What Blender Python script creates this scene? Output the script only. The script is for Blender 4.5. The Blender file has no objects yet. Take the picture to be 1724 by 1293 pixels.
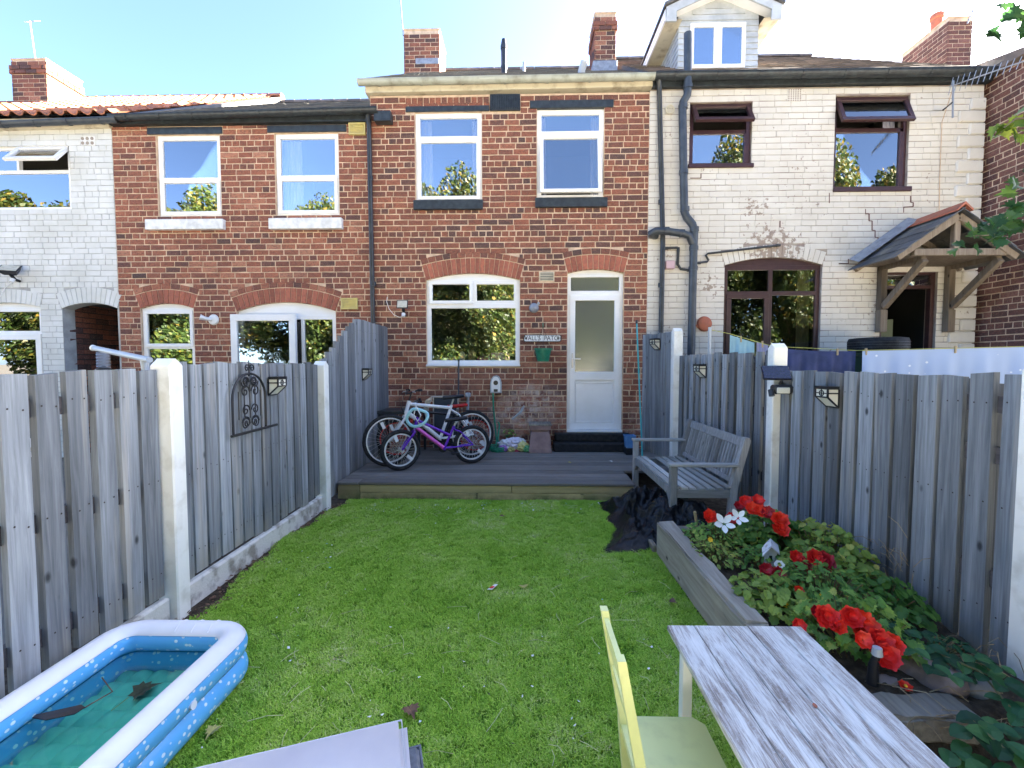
import bpy, bmesh, math, random
from mathutils import Vector, Matrix, Euler
random.seed(7)
R = math.radians
scene = bpy.context.scene
COL = scene.collection
# ------------------------------------------------------------------ camera
CAMZ = 1.49; FPX = 740.0
YAW = math.atan(18/FPX); PIT = math.atan(34.5/FPX)
cam_d = bpy.data.cameras.new('camera'); cam = bpy.data.objects.new('camera', cam_d); COL.objects.link(cam)
cam.location = (0, 0, CAMZ); cam.rotation_euler = (math.pi/2-PIT, 0, YAW)
cam_d.sensor_width = 36; cam_d.lens = FPX/1724*36; cam_d.clip_start = .02; cam_d.clip_end = 3000
scene.camera = cam
# ------------------------------------------------------------------ light
SUN_EL, SUN_AZ = R(25), R(57)          # azimuth from +Y (away from the camera) towards +X
world = bpy.data.worlds.new('World'); scene.world = world; world.use_nodes = True
wn = world.node_tree.nodes; wl = world.node_tree.links; wn.clear()
wo = wn.new('ShaderNodeOutputWorld'); bg = wn.new('ShaderNodeBackground'); sky = wn.new('ShaderNodeTexSky')
sky.sky_type = 'NISHITA'; sky.sun_disc = False; sky.sun_elevation = SUN_EL; sky.sun_rotation = SUN_AZ
sky.air_density = .45; sky.dust_density = 1.0; sky.ozone_density = 2.5; sky.altitude = 50
bg.inputs[1].default_value = .05
wl.new(sky.outputs[0], bg.inputs[0]); wl.new(bg.outputs[0], wo.inputs[0])
sd = bpy.data.lights.new('sun', 'SUN'); so = bpy.data.objects.new('sun', sd); COL.objects.link(so)
sd.energy = 5.0; sd.angle = R(.55); sd.color = (1, .9, .74)
SDIR = Vector((math.sin(SUN_AZ)*math.cos(SUN_EL), math.cos(SUN_AZ)*math.cos(SUN_EL), math.sin(SUN_EL)))
so.rotation_euler = (-SDIR).to_track_quat('-Z', 'Y').to_euler(); so.location = SDIR*60
vs = scene.view_settings
vs.view_transform = 'Standard'; vs.look = 'None'; vs.gamma = 1; vs.use_curve_mapping = False
vs.exposure = 4.5
scene.cycles.max_bounces = 6; scene.cycles.diffuse_bounces = 3; scene.cycles.glossy_bounces = 3; scene.cycles.transparent_max_bounces = 24
scene.cycles.use_denoising = True
# ------------------------------------------------------------------ measuring: pixel of the photograph -> point on a known plane
_f = Vector((-math.sin(YAW)*math.cos(PIT), math.cos(YAW)*math.cos(PIT), -math.sin(PIT)))
_r = Vector((math.cos(YAW), math.sin(YAW), 0)); _u = _r.cross(_f)
C0 = Vector((0, 0, CAMZ))
def ray(px, py): return _f*FPX + _r*(px-862) + _u*(646.5-py)
def onY(px, py, Y): d = ray(px, py); return C0 + d*(Y/d.y)
def onX(px, py, X): d = ray(px, py); return C0 + d*(X/d.x)
def onZ(px, py, Z=0): d = ray(px, py); return C0 + d*((Z-CAMZ)/d.z)
YF = 6.75                                   # the brick face of the terrace
def F(px, py, Y=YF): p = onY(px, py, Y); return p.x, p.z
def FR(xa, ya, xb, yb, Y=YF):               # facade rectangle from two corners -> x0,x1,z0,z1
    a = onY(xa, yb, Y); b = onY(xb, ya, Y); c = onY(xa, ya, Y); d = onY(xb, yb, Y)
    return (a.x+c.x)/2, (b.x+d.x)/2, (a.z+d.z)/2, (b.z+c.z)/2
# ------------------------------------------------------------------ materials
def nmat(name):
    m = bpy.data.materials.new(name); m.use_nodes = True
    return m, m.node_tree.nodes, m.node_tree.links, m.node_tree.nodes['Principled BSDF']
def sset(b, **k):
    for a, v in k.items(): b.inputs[a.replace('_', ' ')].default_value = v
def rgba(c): return (c[0], c[1], c[2], 1)
class NG:
    """tiny node DSL"""
    def __init__(s, n, l): s.n, s.l = n, l
    def new(s, t, **k):
        x = s.n.new(t)
        for a, v in k.items(): setattr(x, a, v)
        return x
    def put(s, sock, v):
        if hasattr(v, 'is_output'): s.l.new(v, sock)
        else: sock.default_value = v
    def pos(s): return s.new('ShaderNodeNewGeometry').outputs['Position']
    def objc(s): return s.new('ShaderNodeTexCoord').outputs['Object']
    def mapping(s, v, scale=(1, 1, 1), rot=(0, 0, 0), loc=(0, 0, 0)):
        m = s.new('ShaderNodeMapping'); s.put(m.inputs[0], v); m.inputs['Scale'].default_value = scale
        m.inputs['Rotation'].default_value = rot; s.put(m.inputs['Location'], loc); return m.outputs[0]
    def noise(s, v, scale, detail=4, rough=.55, dist=0):
        t = s.new('ShaderNodeTexNoise'); s.put(t.inputs['Vector'], v); t.inputs['Scale'].default_value = scale
        t.inputs['Detail'].default_value = detail; t.inputs['Roughness'].default_value = rough; t.inputs['Distortion'].default_value = dist
        return t.outputs['Fac']
    def voro(s, v, scale, out='Distance', feature='F1', rnd=1):
        t = s.new('ShaderNodeTexVoronoi', feature=feature); s.put(t.inputs['Vector'], v); t.inputs['Scale'].default_value = scale
        t.inputs['Randomness'].default_value = rnd; return t.outputs[out]
    def math(s, op, a, b=0.0, c=None, clamp=False):
        m = s.new('ShaderNodeMath', operation=op, use_clamp=clamp); s.put(m.inputs[0], a); s.put(m.inputs[1], b)
        if c is not None: s.put(m.inputs[2], c)
        return m.outputs[0]
    def ramp(s, f, stops, interp='LINEAR'):
        r = s.new('ShaderNodeValToRGB'); r.color_ramp.interpolation = interp; s.put(r.inputs[0], f)
        e = r.color_ramp.elements
        while len(e) < len(stops): e.new(.5)
        for i, (p, c) in enumerate(stops):
            e[i].position = p; e[i].color = rgba(c) if not isinstance(c, (int, float)) else (c, c, c, 1)
        return r.outputs[0]
    def mix(s, f, a, b, mode='MIX'):
        m = s.new('ShaderNodeMix', data_type='RGBA', blend_type=mode); s.put(m.inputs[0], f)
        s.put(m.inputs[6], rgba(a) if isinstance(a, tuple) else a); s.put(m.inputs[7], rgba(b) if isinstance(b, tuple) else b)
        return m.outputs[2]
    def bump(s, h, strength=.3, dist=.01):
        b = s.new('ShaderNodeBump'); s.put(b.inputs['Height'], h); b.inputs['Strength'].default_value = strength
        b.inputs['Distance'].default_value = dist; return b.outputs[0]
    def tone(s):
        a = s.new('ShaderNodeAttribute', attribute_name='tone', attribute_type='OBJECT')
        g = s.new('ShaderNodeAttribute', attribute_name='tone', attribute_type='GEOMETRY')
        return s.math('ADD', a.outputs['Fac'], g.outputs['Fac'])
    def sep(s, v):
        x = s.new('ShaderNodeSeparateXYZ'); s.put(x.inputs[0], v); return x.outputs
def M(name, col, rough=.6, col2=None, nscale=6, lo=.4, hi=.65, bump=None, metal=0, spec=.5, tonevar=0, stretch=(1, 1, 1), sub=0):
    m, n, l, b = nmat(name); g = NG(n, l); p = g.mapping(g.pos(), stretch)
    c = rgba(col)
    if col2 is not None:
        c = g.mix(g.ramp(g.noise(p, nscale), [(lo, 0), (hi, 1)]), tuple(col), tuple(col2))
    if tonevar:
        t = g.math('MULTIPLY_ADD', g.tone(), tonevar, 1-tonevar/2)
        c = g.mix(1.0, c if not isinstance(c, tuple) else tuple(col), t, 'MULTIPLY')
    g.put(b.inputs['Base Color'], c)
    b.inputs['Roughness'].default_value = rough; b.inputs['Metallic'].default_value = metal; b.inputs['Specular IOR Level'].default_value = spec
    if bump: g.put(b.inputs['Normal'], g.bump(g.noise(p, bump[0], 6), bump[1], bump[2] if len(bump) > 2 else .004))
    return m
def brick_mat(name, stops, chalk=(.6, .5, .42), lowband=True):
    m, n, l, b = nmat(name); g = NG(n, l); p = g.pos(); t = g.tone()
    base = g.ramp(t, stops)
    n1 = g.noise(g.mapping(p, (1, 1, 1.5)), 34, 6, .75)
    base = g.mix(g.math('MULTIPLY', g.ramp(n1, [(.46, 0), (.62, 1)]), .62), base, (.06, .04, .038))
    n5 = g.noise(p, 75, 4, .7)
    base = g.mix(g.math('MULTIPLY', g.ramp(n5, [(.52, 0), (.66, 1)]), .3), base, (.5, .33, .22))
    n2 = g.noise(g.mapping(p, (1, 1, 2.2)), 17, 3)
    base = g.mix(g.math('MULTIPLY', g.ramp(n2, [(.55, 0), (.75, 1)]), .35), base, (.38, .15, .09))
    # lime bloom: a broken patch low on the wall
    if lowband:
        n3 = g.noise(p, 3.1, 5, .7); z = g.sep(p)
        band = g.math('MULTIPLY', g.ramp(z[2], [(.0, 1), (.48, .7), (.92, 0)]), g.ramp(n3, [(.52, 0), (.66, 1)]))
        base = g.mix(g.math('MULTIPLY', band, .8), base, chalk)
        for px, py, rad, cc in ((880, 690, .75, chalk), (905, 668, .45, chalk), (790, 640, .9, (.42, .2, .12))):     # salt bloom and a worn patch
            q = F(px, py); d = g.math('SQRT', g.math('ADD', g.math('POWER', g.math('SUBTRACT', z[0], q[0]), 2.0), g.math('POWER', g.math('MULTIPLY', g.math('SUBTRACT', z[2], q[1]), 1.7), 2.0)))
            f = g.math('MULTIPLY', g.ramp(g.math('DIVIDE', d, rad), [(.25, 1), (1, 0)]), g.ramp(g.noise(p, 9, 6, .75), [(.42, 0), (.6, 1)]))
            base = g.mix(g.math('MULTIPLY', f, .8), base, cc)
    n4 = g.noise(p, 1.3, 4, .6)
    base = g.mix(g.math('MULTIPLY', g.ramp(n4, [(.45, 0), (.8, 1)]), .4), base, (.06, .04, .038))
    g.put(b.inputs['Base Color'], base); sset(b, Roughness=.85, Specular_IOR_Level=.25)
    g.put(b.inputs['Normal'], g.bump(g.noise(p, 90, 6, .7), .5, .004)); return m
def painted_brick(name, col, dirt, under, chip=.66, spots=()):
    m, n, l, b = nmat(name); g = NG(n, l); p = g.pos(); t = g.tone()
    c = g.mix(g.ramp(g.noise(p, 2.4, 5, .6), [(.35, 0), (.75, 1)]), col, dirt)
    c = g.mix(g.math('MULTIPLY', t, .35), c, dirt)
    ch = g.math('MULTIPLY', g.noise(p, 12, 6, .65), g.math('MULTIPLY_ADD', g.noise(p, .9, 2), .55, .78))
    z = g.sep(p)
    for px, py, rad in spots:                # places where the paint has peeled
        q = F(px, py); d = g.math('SQRT', g.math('ADD', g.math('POWER', g.math('SUBTRACT', z[0], q[0]), 2.0), g.math('POWER', g.math('MULTIPLY', g.math('SUBTRACT', z[2], q[1]), 1.6), 2.0)))
        ch = g.math('MULTIPLY_ADD', g.ramp(g.math('DIVIDE', d, rad), [(.2, 1), (1, 0)]), .17, ch)
    c = g.mix(g.ramp(ch, [(chip, 0), (chip+.015, 1)]), c, under)
    g.put(b.inputs['Base Color'], c); sset(b, Roughness=.7, Specular_IOR_Level=.3)
    g.put(b.inputs['Normal'], g.bump(g.noise(p, 60, 5), .3, .003)); return m
def wood_mat(name, stops, axis=2, grain=(38, 2.2), rough=.8, green=None, wear=None):
    m, n, l, b = nmat(name); g = NG(n, l); t = g.tone()
    sc = [grain[0]]*3; sc[axis] = grain[1]
    off = g.new('ShaderNodeCombineXYZ'); 
    for i in range(3): g.put(off.inputs[i], g.math('MULTIPLY', t, 37.0+i*11))
    va = g.new('ShaderNodeVectorMath', operation='ADD'); g.put(va.inputs[0], g.pos()); g.put(va.inputs[1], off.outputs[0])
    p = va.outputs[0]; v = g.mapping(p, tuple(sc))
    n1 = g.noise(v, 1, 6, .65, .6)
    w2 = [x*.28 for x in sc]; n2 = g.noise(g.mapping(p, tuple(w2)), 1, 3, .5, 1.5)
    c = g.ramp(g.math('MULTIPLY_ADD', n1, .75, g.math('MULTIPLY_ADD', n2, .45, -.1)), stops)
    c = g.mix(1.0, c, g.math('MULTIPLY_ADD', t, .85, .5), 'MULTIPLY')
    # knots
    ks = [6.5]*3; ks[axis] = 3.4
    kd = g.voro(g.mapping(p, tuple(ks)), 1)
    c = g.mix(g.ramp(kd, [(.045, .9), (.11, 0)]), c, tuple(x*.35 for x in stops[0][1]))
    if wear: c = g.mix(g.math('MULTIPLY', g.ramp(g.noise(g.mapping(p, tuple(x*.12 for x in sc)), 1, 5, .7), [(.56, 0), (.66, 1)]), wear[1]), c, wear[0])
    if green:
        z = g.sep(g.pos())
        f = g.math('MULTIPLY', g.ramp(z[2], [(green[1], 1), (green[2], 0)]), g.ramp(g.noise(p, 5, 5, .7), [(.35, 0), (.6, 1)]))
        c = g.mix(f, c, green[0])
    g.put(b.inputs['Base Color'], c); sset(b, Roughness=rough, Specular_IOR_Level=.3)
    g.put(b.inputs['Normal'], g.bump(n1, .45, .004)); return m
def glass_mat(name, tint=(.93, .95, .94), refl=.2, rough=.0):
    m = bpy.data.materials.new(name); m.use_nodes = True; n = m.node_tree.nodes; l = m.node_tree.links; n.clear(); g = NG(n, l)
    o = n.new('ShaderNodeOutputMaterial'); t = n.new('ShaderNodeBsdfTransparent'); t.inputs[0].default_value = rgba(tint)
    gl = n.new('ShaderNodeBsdfGlossy'); gl.inputs['Roughness'].default_value = rough; gl.inputs['Color'].default_value = (1, 1, 1, 1)
    lw = n.new('ShaderNodeLayerWeight'); lw.inputs[0].default_value = .35
    f = g.math('MULTIPLY_ADD', lw.outputs['Fresnel'], .8, refl, clamp=True)
    x = n.new('ShaderNodeMixShader'); l.new(f, x.inputs[0]); l.new(t.outputs[0], x.inputs[1]); l.new(gl.outputs[0], x.inputs[2])
    # slight waviness of old double glazing
    l.new(g.bump(g.noise(g.pos(), 1.6, 1), .02, .05), gl.inputs['Normal'])
    l.new(x.outputs[0], o.inputs[0]); return m
def leaf_mat(name, stops, trans=.35, rough=.5):
    m, n, l, b = nmat(name); g = NG(n, l); t = g.tone(); p = g.pos()
    c = g.ramp(t, stops); c = g.mix(g.ramp(g.noise(p, 30, 3), [(.4, 0), (.8, .35)]), c, tuple(x*.5 for x in stops[0][1]))
    g.put(b.inputs['Base Color'], c); sset(b, Roughness=rough, Specular_IOR_Level=.4)
    tr = n.new('ShaderNodeBsdfTranslucent'); l.new(c, tr.inputs[0]); x = n.new('ShaderNodeMixShader'); x.inputs[0].default_value = trans
    o = n['Material Output']; l.new(b.outputs[0], x.inputs[1]); l.new(tr.outputs[0], x.inputs[2]); l.new(x.outputs[0], o.inputs[0]); return m
K = {}
K['brick'] = brick_mat('red_brick', [(0, (.075, .048, .045)), (.22, (.14, .062, .05)), (.42, (.22, .078, .05)), (.75, (.32, .112, .066)), (1, (.42, .18, .105))])
K['brick2'] = brick_mat('red_brick_old', [(0, (.07, .045, .042)), (.15, (.14, .06, .048)), (.4, (.26, .09, .056)), (.8, (.36, .13, .076)), (1, (.46, .21, .13))])
K['brick3'] = brick_mat('brown_brick', [(0, (.10, .045, .04)), (.4, (.17, .07, .055)), (1, (.26, .12, .09))], lowband=False)
K['arch'] = M('rubbed_brick', (.36, .115, .065), .85, (.25, .085, .055), 30, bump=(90, .4), tonevar=.45)
K['mortar'] = M('mortar', (.68, .51, .36), .95, (.48, .35, .24), 8, bump=(120, .5), spec=.1)
K['white_brick'] = painted_brick('white_painted_brick', (.74, .74, .71), (.58, .58, .53), (.3, .17, .13), .8)
K['white_joint'] = M('white_joint', (.45, .45, .42), .9, (.33, .32, .3), 6)
K['cream_brick'] = painted_brick('cream_painted_brick', (.68, .645, .575), (.58, .54, .47), (.33, .265, .215), .69, spots=((1300, 420, .75), (1190, 480, .5), (1270, 345, .35), (1500, 520, .4), (1125, 430, .3)))
K['cream_joint'] = M('cream_joint', (.36, .31, .25), .9, (.26, .2, .17), 6)
K['upvc'] = M('white_upvc', (.88, .87, .85), .28, (.82, .81, .78), 3, spec=.5)
K['stone_white'] = M('white_sill_paint', (.8, .8, .78), .6, (.6, .6, .57), 9, bump=(40, .3))
K['black_paint'] = M('black_paint', (.018, .022, .027), .45, (.035, .045, .05), 14, bump=(60, .2))
K['black_pipe'] = M('black_pipe', (.02, .022, .026), .35, (.035, .04, .045), 10)
K['grey_pipe'] = M('dark_grey_pipe', (.035, .043, .055), .4, (.06, .07, .08), 7)
K['gutter_pale'] = M('pale_gutter', (.42, .44, .38), .5, (.16, .15, .1), 5, .45, .8)
K['fascia_cream'] = M('cream_fascia', (.62, .56, .42), .7, (.3, .24, .16), 5, .5, .75, bump=(30, .3))
K['brown'] = M('brown_upvc', (.045, .018, .02), .35, (.06, .026, .026), 10)
K['glass'] = glass_mat('window_glass')
K['glass_dark'] = glass_mat('dark_window_glass', (.7, .72, .7), .10)
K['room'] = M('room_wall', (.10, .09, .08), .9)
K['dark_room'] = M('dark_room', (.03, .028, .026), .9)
K['curtain'] = M('curtain', (.55, .52, .56), .9, (.42, .4, .46), 20, stretch=(6, 6, .2))
K['blind'] = M('beige_blind', (.50, .42, .26), .8)
K['slate'] = M('roof_slate', (.075, .08, .09), .6, (.14, .13, .11), 5, bump=(30, .4), tonevar=.6)
K['pantile'] = M('clay_pantile', (.42, .15, .07), .8, (.26, .11, .07), 7, bump=(40, .4), tonevar=.5)
K['concrete_tile'] = M('brown_tile', (.2, .15, .12), .85, (.12, .1, .085), 6, tonevar=.5)
K['lead'] = M('lead_flashing', (.33, .35, .38), .5, (.22, .23, .26), 12, metal=.3)
K['clay'] = M('terracotta', (.42, .13, .07), .75, (.32, .11, .065), 15, bump=(50, .2))
K['fence'] = wood_mat('weathered_fence', [(.2, (.075, .08, .084)), (.45, (.20, .212, .22)), (.7, (.35, .368, .378)), (1, (.54, .55, .54))], 2, (46, 2.0), wear=((.50, .45, .37), .5), green=((.27, .24, .17), .0, .34))
K['fence_rail'] = wood_mat('fence_rail', [(.2, (.05, .042, .04)), (.8, (.12, .1, .09))], 1)
K['bench'] = wood_mat('weathered_bench', [(.15, (.15, .15, .145)), (.5, (.28, .275, .265)), (.85, (.45, .44, .42)), (1, (.55, .54, .5))], 2, (60, 6))
K['benchy'] = wood_mat('weathered_bench_seat', [(.15, (.24, .23, .2)), (.5, (.42, .41, .37)), (.85, (.6, .59, .53)), (1, (.68, .66, .58))], 1, (60, 5))
K['benchx'] = wood_mat('weathered_bench_arm', [(.15, (.2, .195, .18)), (.5, (.36, .355, .33)), (.85, (.52, .51, .47)), (1, (.6, .59, .53))], 0, (60, 5))
K['sleeper'] = wood_mat('old_sleeper', [(.1, (.08, .065, .05)), (.45, (.22, .19, .15)), (.75, (.38, .34, .27)), (1, (.5, .46, .37))], 1, (26, 1.8), wear=((.42, .37, .28), .6))
K['timber'] = wood_mat('treated_timber', [(.1, (.2, .15, .07)), (.5, (.42, .33, .17)), (1, (.56, .45, .26))], 0, (30, 1.2), green=((.11, .12, .04), .0, .12))
K['oak'] = wood_mat('porch_oak', [(.1, (.07, .05, .035)), (.5, (.19, .15, .11)), (1, (.34, .3, .25))], 2)
K['post'] = M('white_concrete', (.86, .84, .76), .8, (.56, .52, .42), 7, .5, .85, bump=(50, .25))
K['gravel_board'] = M('whitewashed_gravel_board', (.66, .63, .56), .85, (.3, .27, .22), 9, .45, .62, bump=(40, .5, .01))
K['soil'] = M('soil', (.055, .04, .028), .95, (.11, .085, .06), 18, bump=(40, .9, .02), spec=.1)
K['ground'] = M('yard_ground', (.14, .13, .11), .95, (.2, .18, .15), 3, bump=(20, .4))
K['white_metal'] = M('white_paint_metal', (.82, .82, .8), .3)
K['black_metal'] = M('black_iron', (.012, .012, .014), .5)
K['rubber'] = M('black_rubber', (.014, .014, .016), .75, (.03, .03, .03), 20, spec=.3)
K['alu'] = M('bare_alloy', (.6, .6, .6), .3, metal=.9)
K['plastic_black'] = M('black_plastic', (.015, .015, .017), .4)
K['plastic_grey'] = M('grey_plastic', (.4, .43, .45), .4)
K['plastic_white'] = M('white_plastic', (.78, .78, .76), .35)
# ------------------------------------------------------------------ geometry helpers
def wmat(o):
    m = o.matrix_basis.copy()
    if o.parent: m = wmat(o.parent) @ o.matrix_parent_inverse @ m
    return m
class MB:
    def __init__(s): s.v = []; s.f = []; s.t = []; s.tone = .5
    def add(s, vs_, fs):
        k = len(s.v); s.v += [tuple(x) for x in vs_]
        for q in fs: s.f.append(tuple(i+k for i in q)); s.t.append(s.tone)
        return s
    def quad(s, *p): return s.add(p, [tuple(range(len(p)))])
    def box(s, x0, x1, y0, y1, z0, z1, mat=None, ch=0):
        x0, x1 = min(x0, x1), max(x0, x1); y0, y1 = min(y0, y1), max(y0, y1); z0, z1 = min(z0, z1), max(z0, z1)
        if ch:
            ch = min(ch, (x1-x0)*.45, (y1-y0)*.45, (z1-z0)*.45)
            bm = bmesh.new(); bmesh.ops.create_cube(bm, size=1)
            for w in bm.verts: w.co = Vector(((x0+x1)/2+w.co.x*(x1-x0), (y0+y1)/2+w.co.y*(y1-y0), (z0+z1)/2+w.co.z*(z1-z0)))
            bmesh.ops.bevel(bm, geom=bm.edges[:], offset=ch, segments=1, affect='EDGES')
            bm.verts.index_update(); V = [w.co.copy() for w in bm.verts]; Fc = [tuple(w.index for w in q.verts) for q in bm.faces]; bm.free()
        else:
            V = [Vector(p) for p in ((x0,y0,z0),(x1,y0,z0),(x1,y1,z0),(x0,y1,z0),(x0,y0,z1),(x1,y0,z1),(x1,y1,z1),(x0,y1,z1))]
            Fc = [(0,3,2,1),(4,5,6,7),(0,1,5,4),(1,2,6,5),(2,3,7,6),(3,0,4,7)]
        if mat is not None: V = [mat @ w for w in V]
        return s.add(V, Fc)
    def bar(s, a, b, w, h, up=(0, 0, 1), ch=0):      # rectangular bar from a to b; w across, h along up
        a = Vector(a); b = Vector(b); d = b-a; L = d.length; d.normalize(); u = Vector(up); x = d.cross(u)
        if x.length < 1e-4: x = d.cross(Vector((0, 1, 0)))
        x.normalize(); u = x.cross(d)
        m = Matrix((x, d, u)).transposed().to_4x4(); m.translation = a
        return s.box(-w/2, w/2, 0, L, -h/2, h/2, m, ch)
    def tube(s, pts, r, n=8, closed=False, cap=True):
        P = [Vector(p) for p in pts]; N = len(P); rr = r if isinstance(r, (list, tuple)) else [r]*N
        V = []; prev = None
        for i, p in enumerate(P):
            d = (P[(i+1) % N]-P[i-1]) if (closed or 0 < i < N-1) else (P[1]-P[0] if i == 0 else P[-1]-P[-2])
            d.normalize()
            if prev is None: x = d.orthogonal().normalized()
            else:
                x = prev - d*prev.dot(d); x = x.normalized() if x.length > 1e-5 else d.orthogonal().normalized()
            prev = x; y = d.cross(x)
            for k in range(n):
                a = 2*math.pi*k/n; V.append(p+x*math.cos(a)*rr[i]+y*math.sin(a)*rr[i])
        Fc = []
        for i in range(N if closed else N-1):
            j = (i+1) % N
            for k in range(n): Fc.append((i*n+k, i*n+(k+1) % n, j*n+(k+1) % n, j*n+k))
        if cap and not closed: Fc.append(tuple(range(n))[::-1]); Fc.append(tuple((N-1)*n+k for k in range(n)))
        return s.add(V, Fc)
    def lathe(s, prof, n=24, mat=None):
        V = []; m = len(prof)
        for k in range(n):
            a = 2*math.pi*k/n
            for r, z in prof: V.append(Vector((r*math.cos(a), r*math.sin(a), z)))
        Fc = [(k*m+i, ((k+1) % n)*m+i, ((k+1) % n)*m+i+1, k*m+i+1) for k in range(n) for i in range(m-1)]
        if mat is not None: V = [mat @ w for w in V]
        return s.add(V, Fc)
    def prism(s, poly, fn0, fn1):                    # poly of 2d pts, two maps to 3d
        n = len(poly); V = [Vector(fn0(*p)) for p in poly]+[Vector(fn1(*p)) for p in poly]
        Fc = [tuple(range(n))[::-1], tuple(range(n, 2*n))]+[(i, (i+1) % n, n+(i+1) % n, n+i) for i in range(n)]
        return s.add(V, Fc)
    def mesh(s, name, mat, smooth=False):
        me = bpy.data.meshes.new(name); me.from_pydata([tuple(p) for p in s.v], [], s.f)
        a = me.attributes.new('tone', 'FLOAT', 'FACE'); a.data.foreach_set('value', s.t)
        if mat is not None: me.materials.append(K[mat] if isinstance(mat, str) else mat)
        bm = bmesh.new(); bm.from_mesh(me); bmesh.ops.recalc_face_normals(bm, faces=bm.faces[:]) if len(bm.faces) < 60000 else None
        bm.to_mesh(me); bm.free()
        if smooth:
            me.polygons.foreach_set('use_smooth', [True]*len(me.polygons))
            try: me.set_sharp_from_angle(angle=R(40))
            except Exception: pass
        me.update(); return me
    def build(s, name, mat, parent=None, smooth=False, local=False, zero_tone=False):
        if zero_tone: s.t = [0.0]*len(s.t)
        return link(name, s.mesh(name, mat, smooth), parent, local)
def link(name, me, parent=None, local=False):
    o = bpy.data.objects.new(name, me); COL.objects.link(o)
    if parent:
        o.parent = parent
        if not local: o.matrix_parent_inverse = wmat(parent).inverted()
    return o
def tag(o, label=None, cat=None, group=None, kind=None):
    if label: o['label'] = label
    if cat: o['category'] = cat
    if group: o['group'] = group
    if kind: o['kind'] = kind
    return o
def thing(name, label, cat, loc=(0, 0, 0), rotz=0, group=None):
    o = bpy.data.objects.new(name, None); COL.objects.link(o); o.empty_display_size = .1
    o.location = loc; o.rotation_euler = (0, 0, rotz); return tag(o, label, cat, group)
def copy_tree(o, parent=None):
    c = o.copy(); COL.objects.link(c); c.parent = parent
    for ch in list(o.children): copy_tree(ch, c)
    return c
def bx(name, mat, parent, x0, x1, y0, y1, z0, z1, ch=.003): return MB().box(x0, x1, y0, y1, z0, z1, None, ch).build(name, mat, parent)
def rnd(a, b): return random.uniform(a, b)
def arc(cx, cy, r, a0, a1, n): return [(cx+r*math.cos(a0+(a1-a0)*i/n), cy+r*math.sin(a0+(a1-a0)*i/n)) for i in range(n+1)]

# ------------------------------------------------------------------ walls of the terrace
BC, BJ = .0864, .0145                       # course height, joint
_bm_cache = {}
def brick_geo(L, H, ch=.006, dep=.03, jit=0):
    a, b = L/2, H/2; q = lambda: rnd(-jit, jit) if jit else 0
    V = [(-a, dep, -b), (a, dep, -b), (a, dep, b), (-a, dep, b)]
    V += [(-a+q(), ch*.8, -b+q()), (a+q(), ch*.8, -b+q()), (a+q(), ch*.8, b+q()), (-a+q(), ch*.8, b+q())]
    V += [(-a+ch+q(), q(), -b+ch+q()), (a-ch+q(), q(), -b+ch+q()), (a-ch+q(), q(), b-ch+q()), (-a+ch+q(), q(), b-ch+q())]
    Fc = [(8, 9, 10, 11)]
    for o1, o2 in ((4, 8), (0, 4)):
        for i in range(4): j = (i+1) % 4; Fc.append((o1+i, o1+j, o2+j, o2+i))
    return V, Fc
def shared_brick(L, H, mat, ch, kind):
    k = (round(L/.006), round(H/.006), mat, kind)
    if k not in _bm_cache:
        m = MB(); m.tone = 0.0; V, Fc = brick_geo(k[0]*.006, k[1]*.006, ch, .03, .003); m.add(V, Fc); _bm_cache[k] = m.mesh('brick', mat)
    return _bm_cache[k]
class Opening:
    def __init__(s, x0, x1, z0, z1, rise=0, thick=.235, ring=True, nv=None, mat='arch', ringmat=None):
        s.x0, s.x1, s.z0, s.z1, s.rise, s.thick, s.ring, s.nv, s.mat, s.ringmat = x0, x1, z0, z1, rise, thick, ring, nv, mat, ringmat
        s.w = (x1-x0)/2; s.cx = (x0+x1)/2
        if rise: s.Rr = (s.w**2+rise**2)/(2*rise); s.cz = z1+rise-s.Rr; s.al = math.asin(s.w/s.Rr); s.Ro = s.Rr+thick+(.095 if ring else 0)
    def block(s, zlo, zhi):
        zc = (zlo+zhi)/2
        if zc > s.z0 and zc < s.z1+.001: return (s.x0, s.x1)
        if s.rise and zc >= s.z1 and zc-s.cz < s.Ro:
            h = min(math.sqrt(max(0, s.Ro**2-(zc-s.cz)**2)), (zc-s.cz)*math.tan(s.al)+.006)
            if h > .02: return (s.cx-h, s.cx+h)
        return None
    def toparc(s, n=12): return [(s.cx+s.Rr*math.sin(-s.al+2*s.al*i/n), s.cz+s.Rr*math.cos(-s.al+2*s.al*i/n)) for i in range(n+1)]
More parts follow.
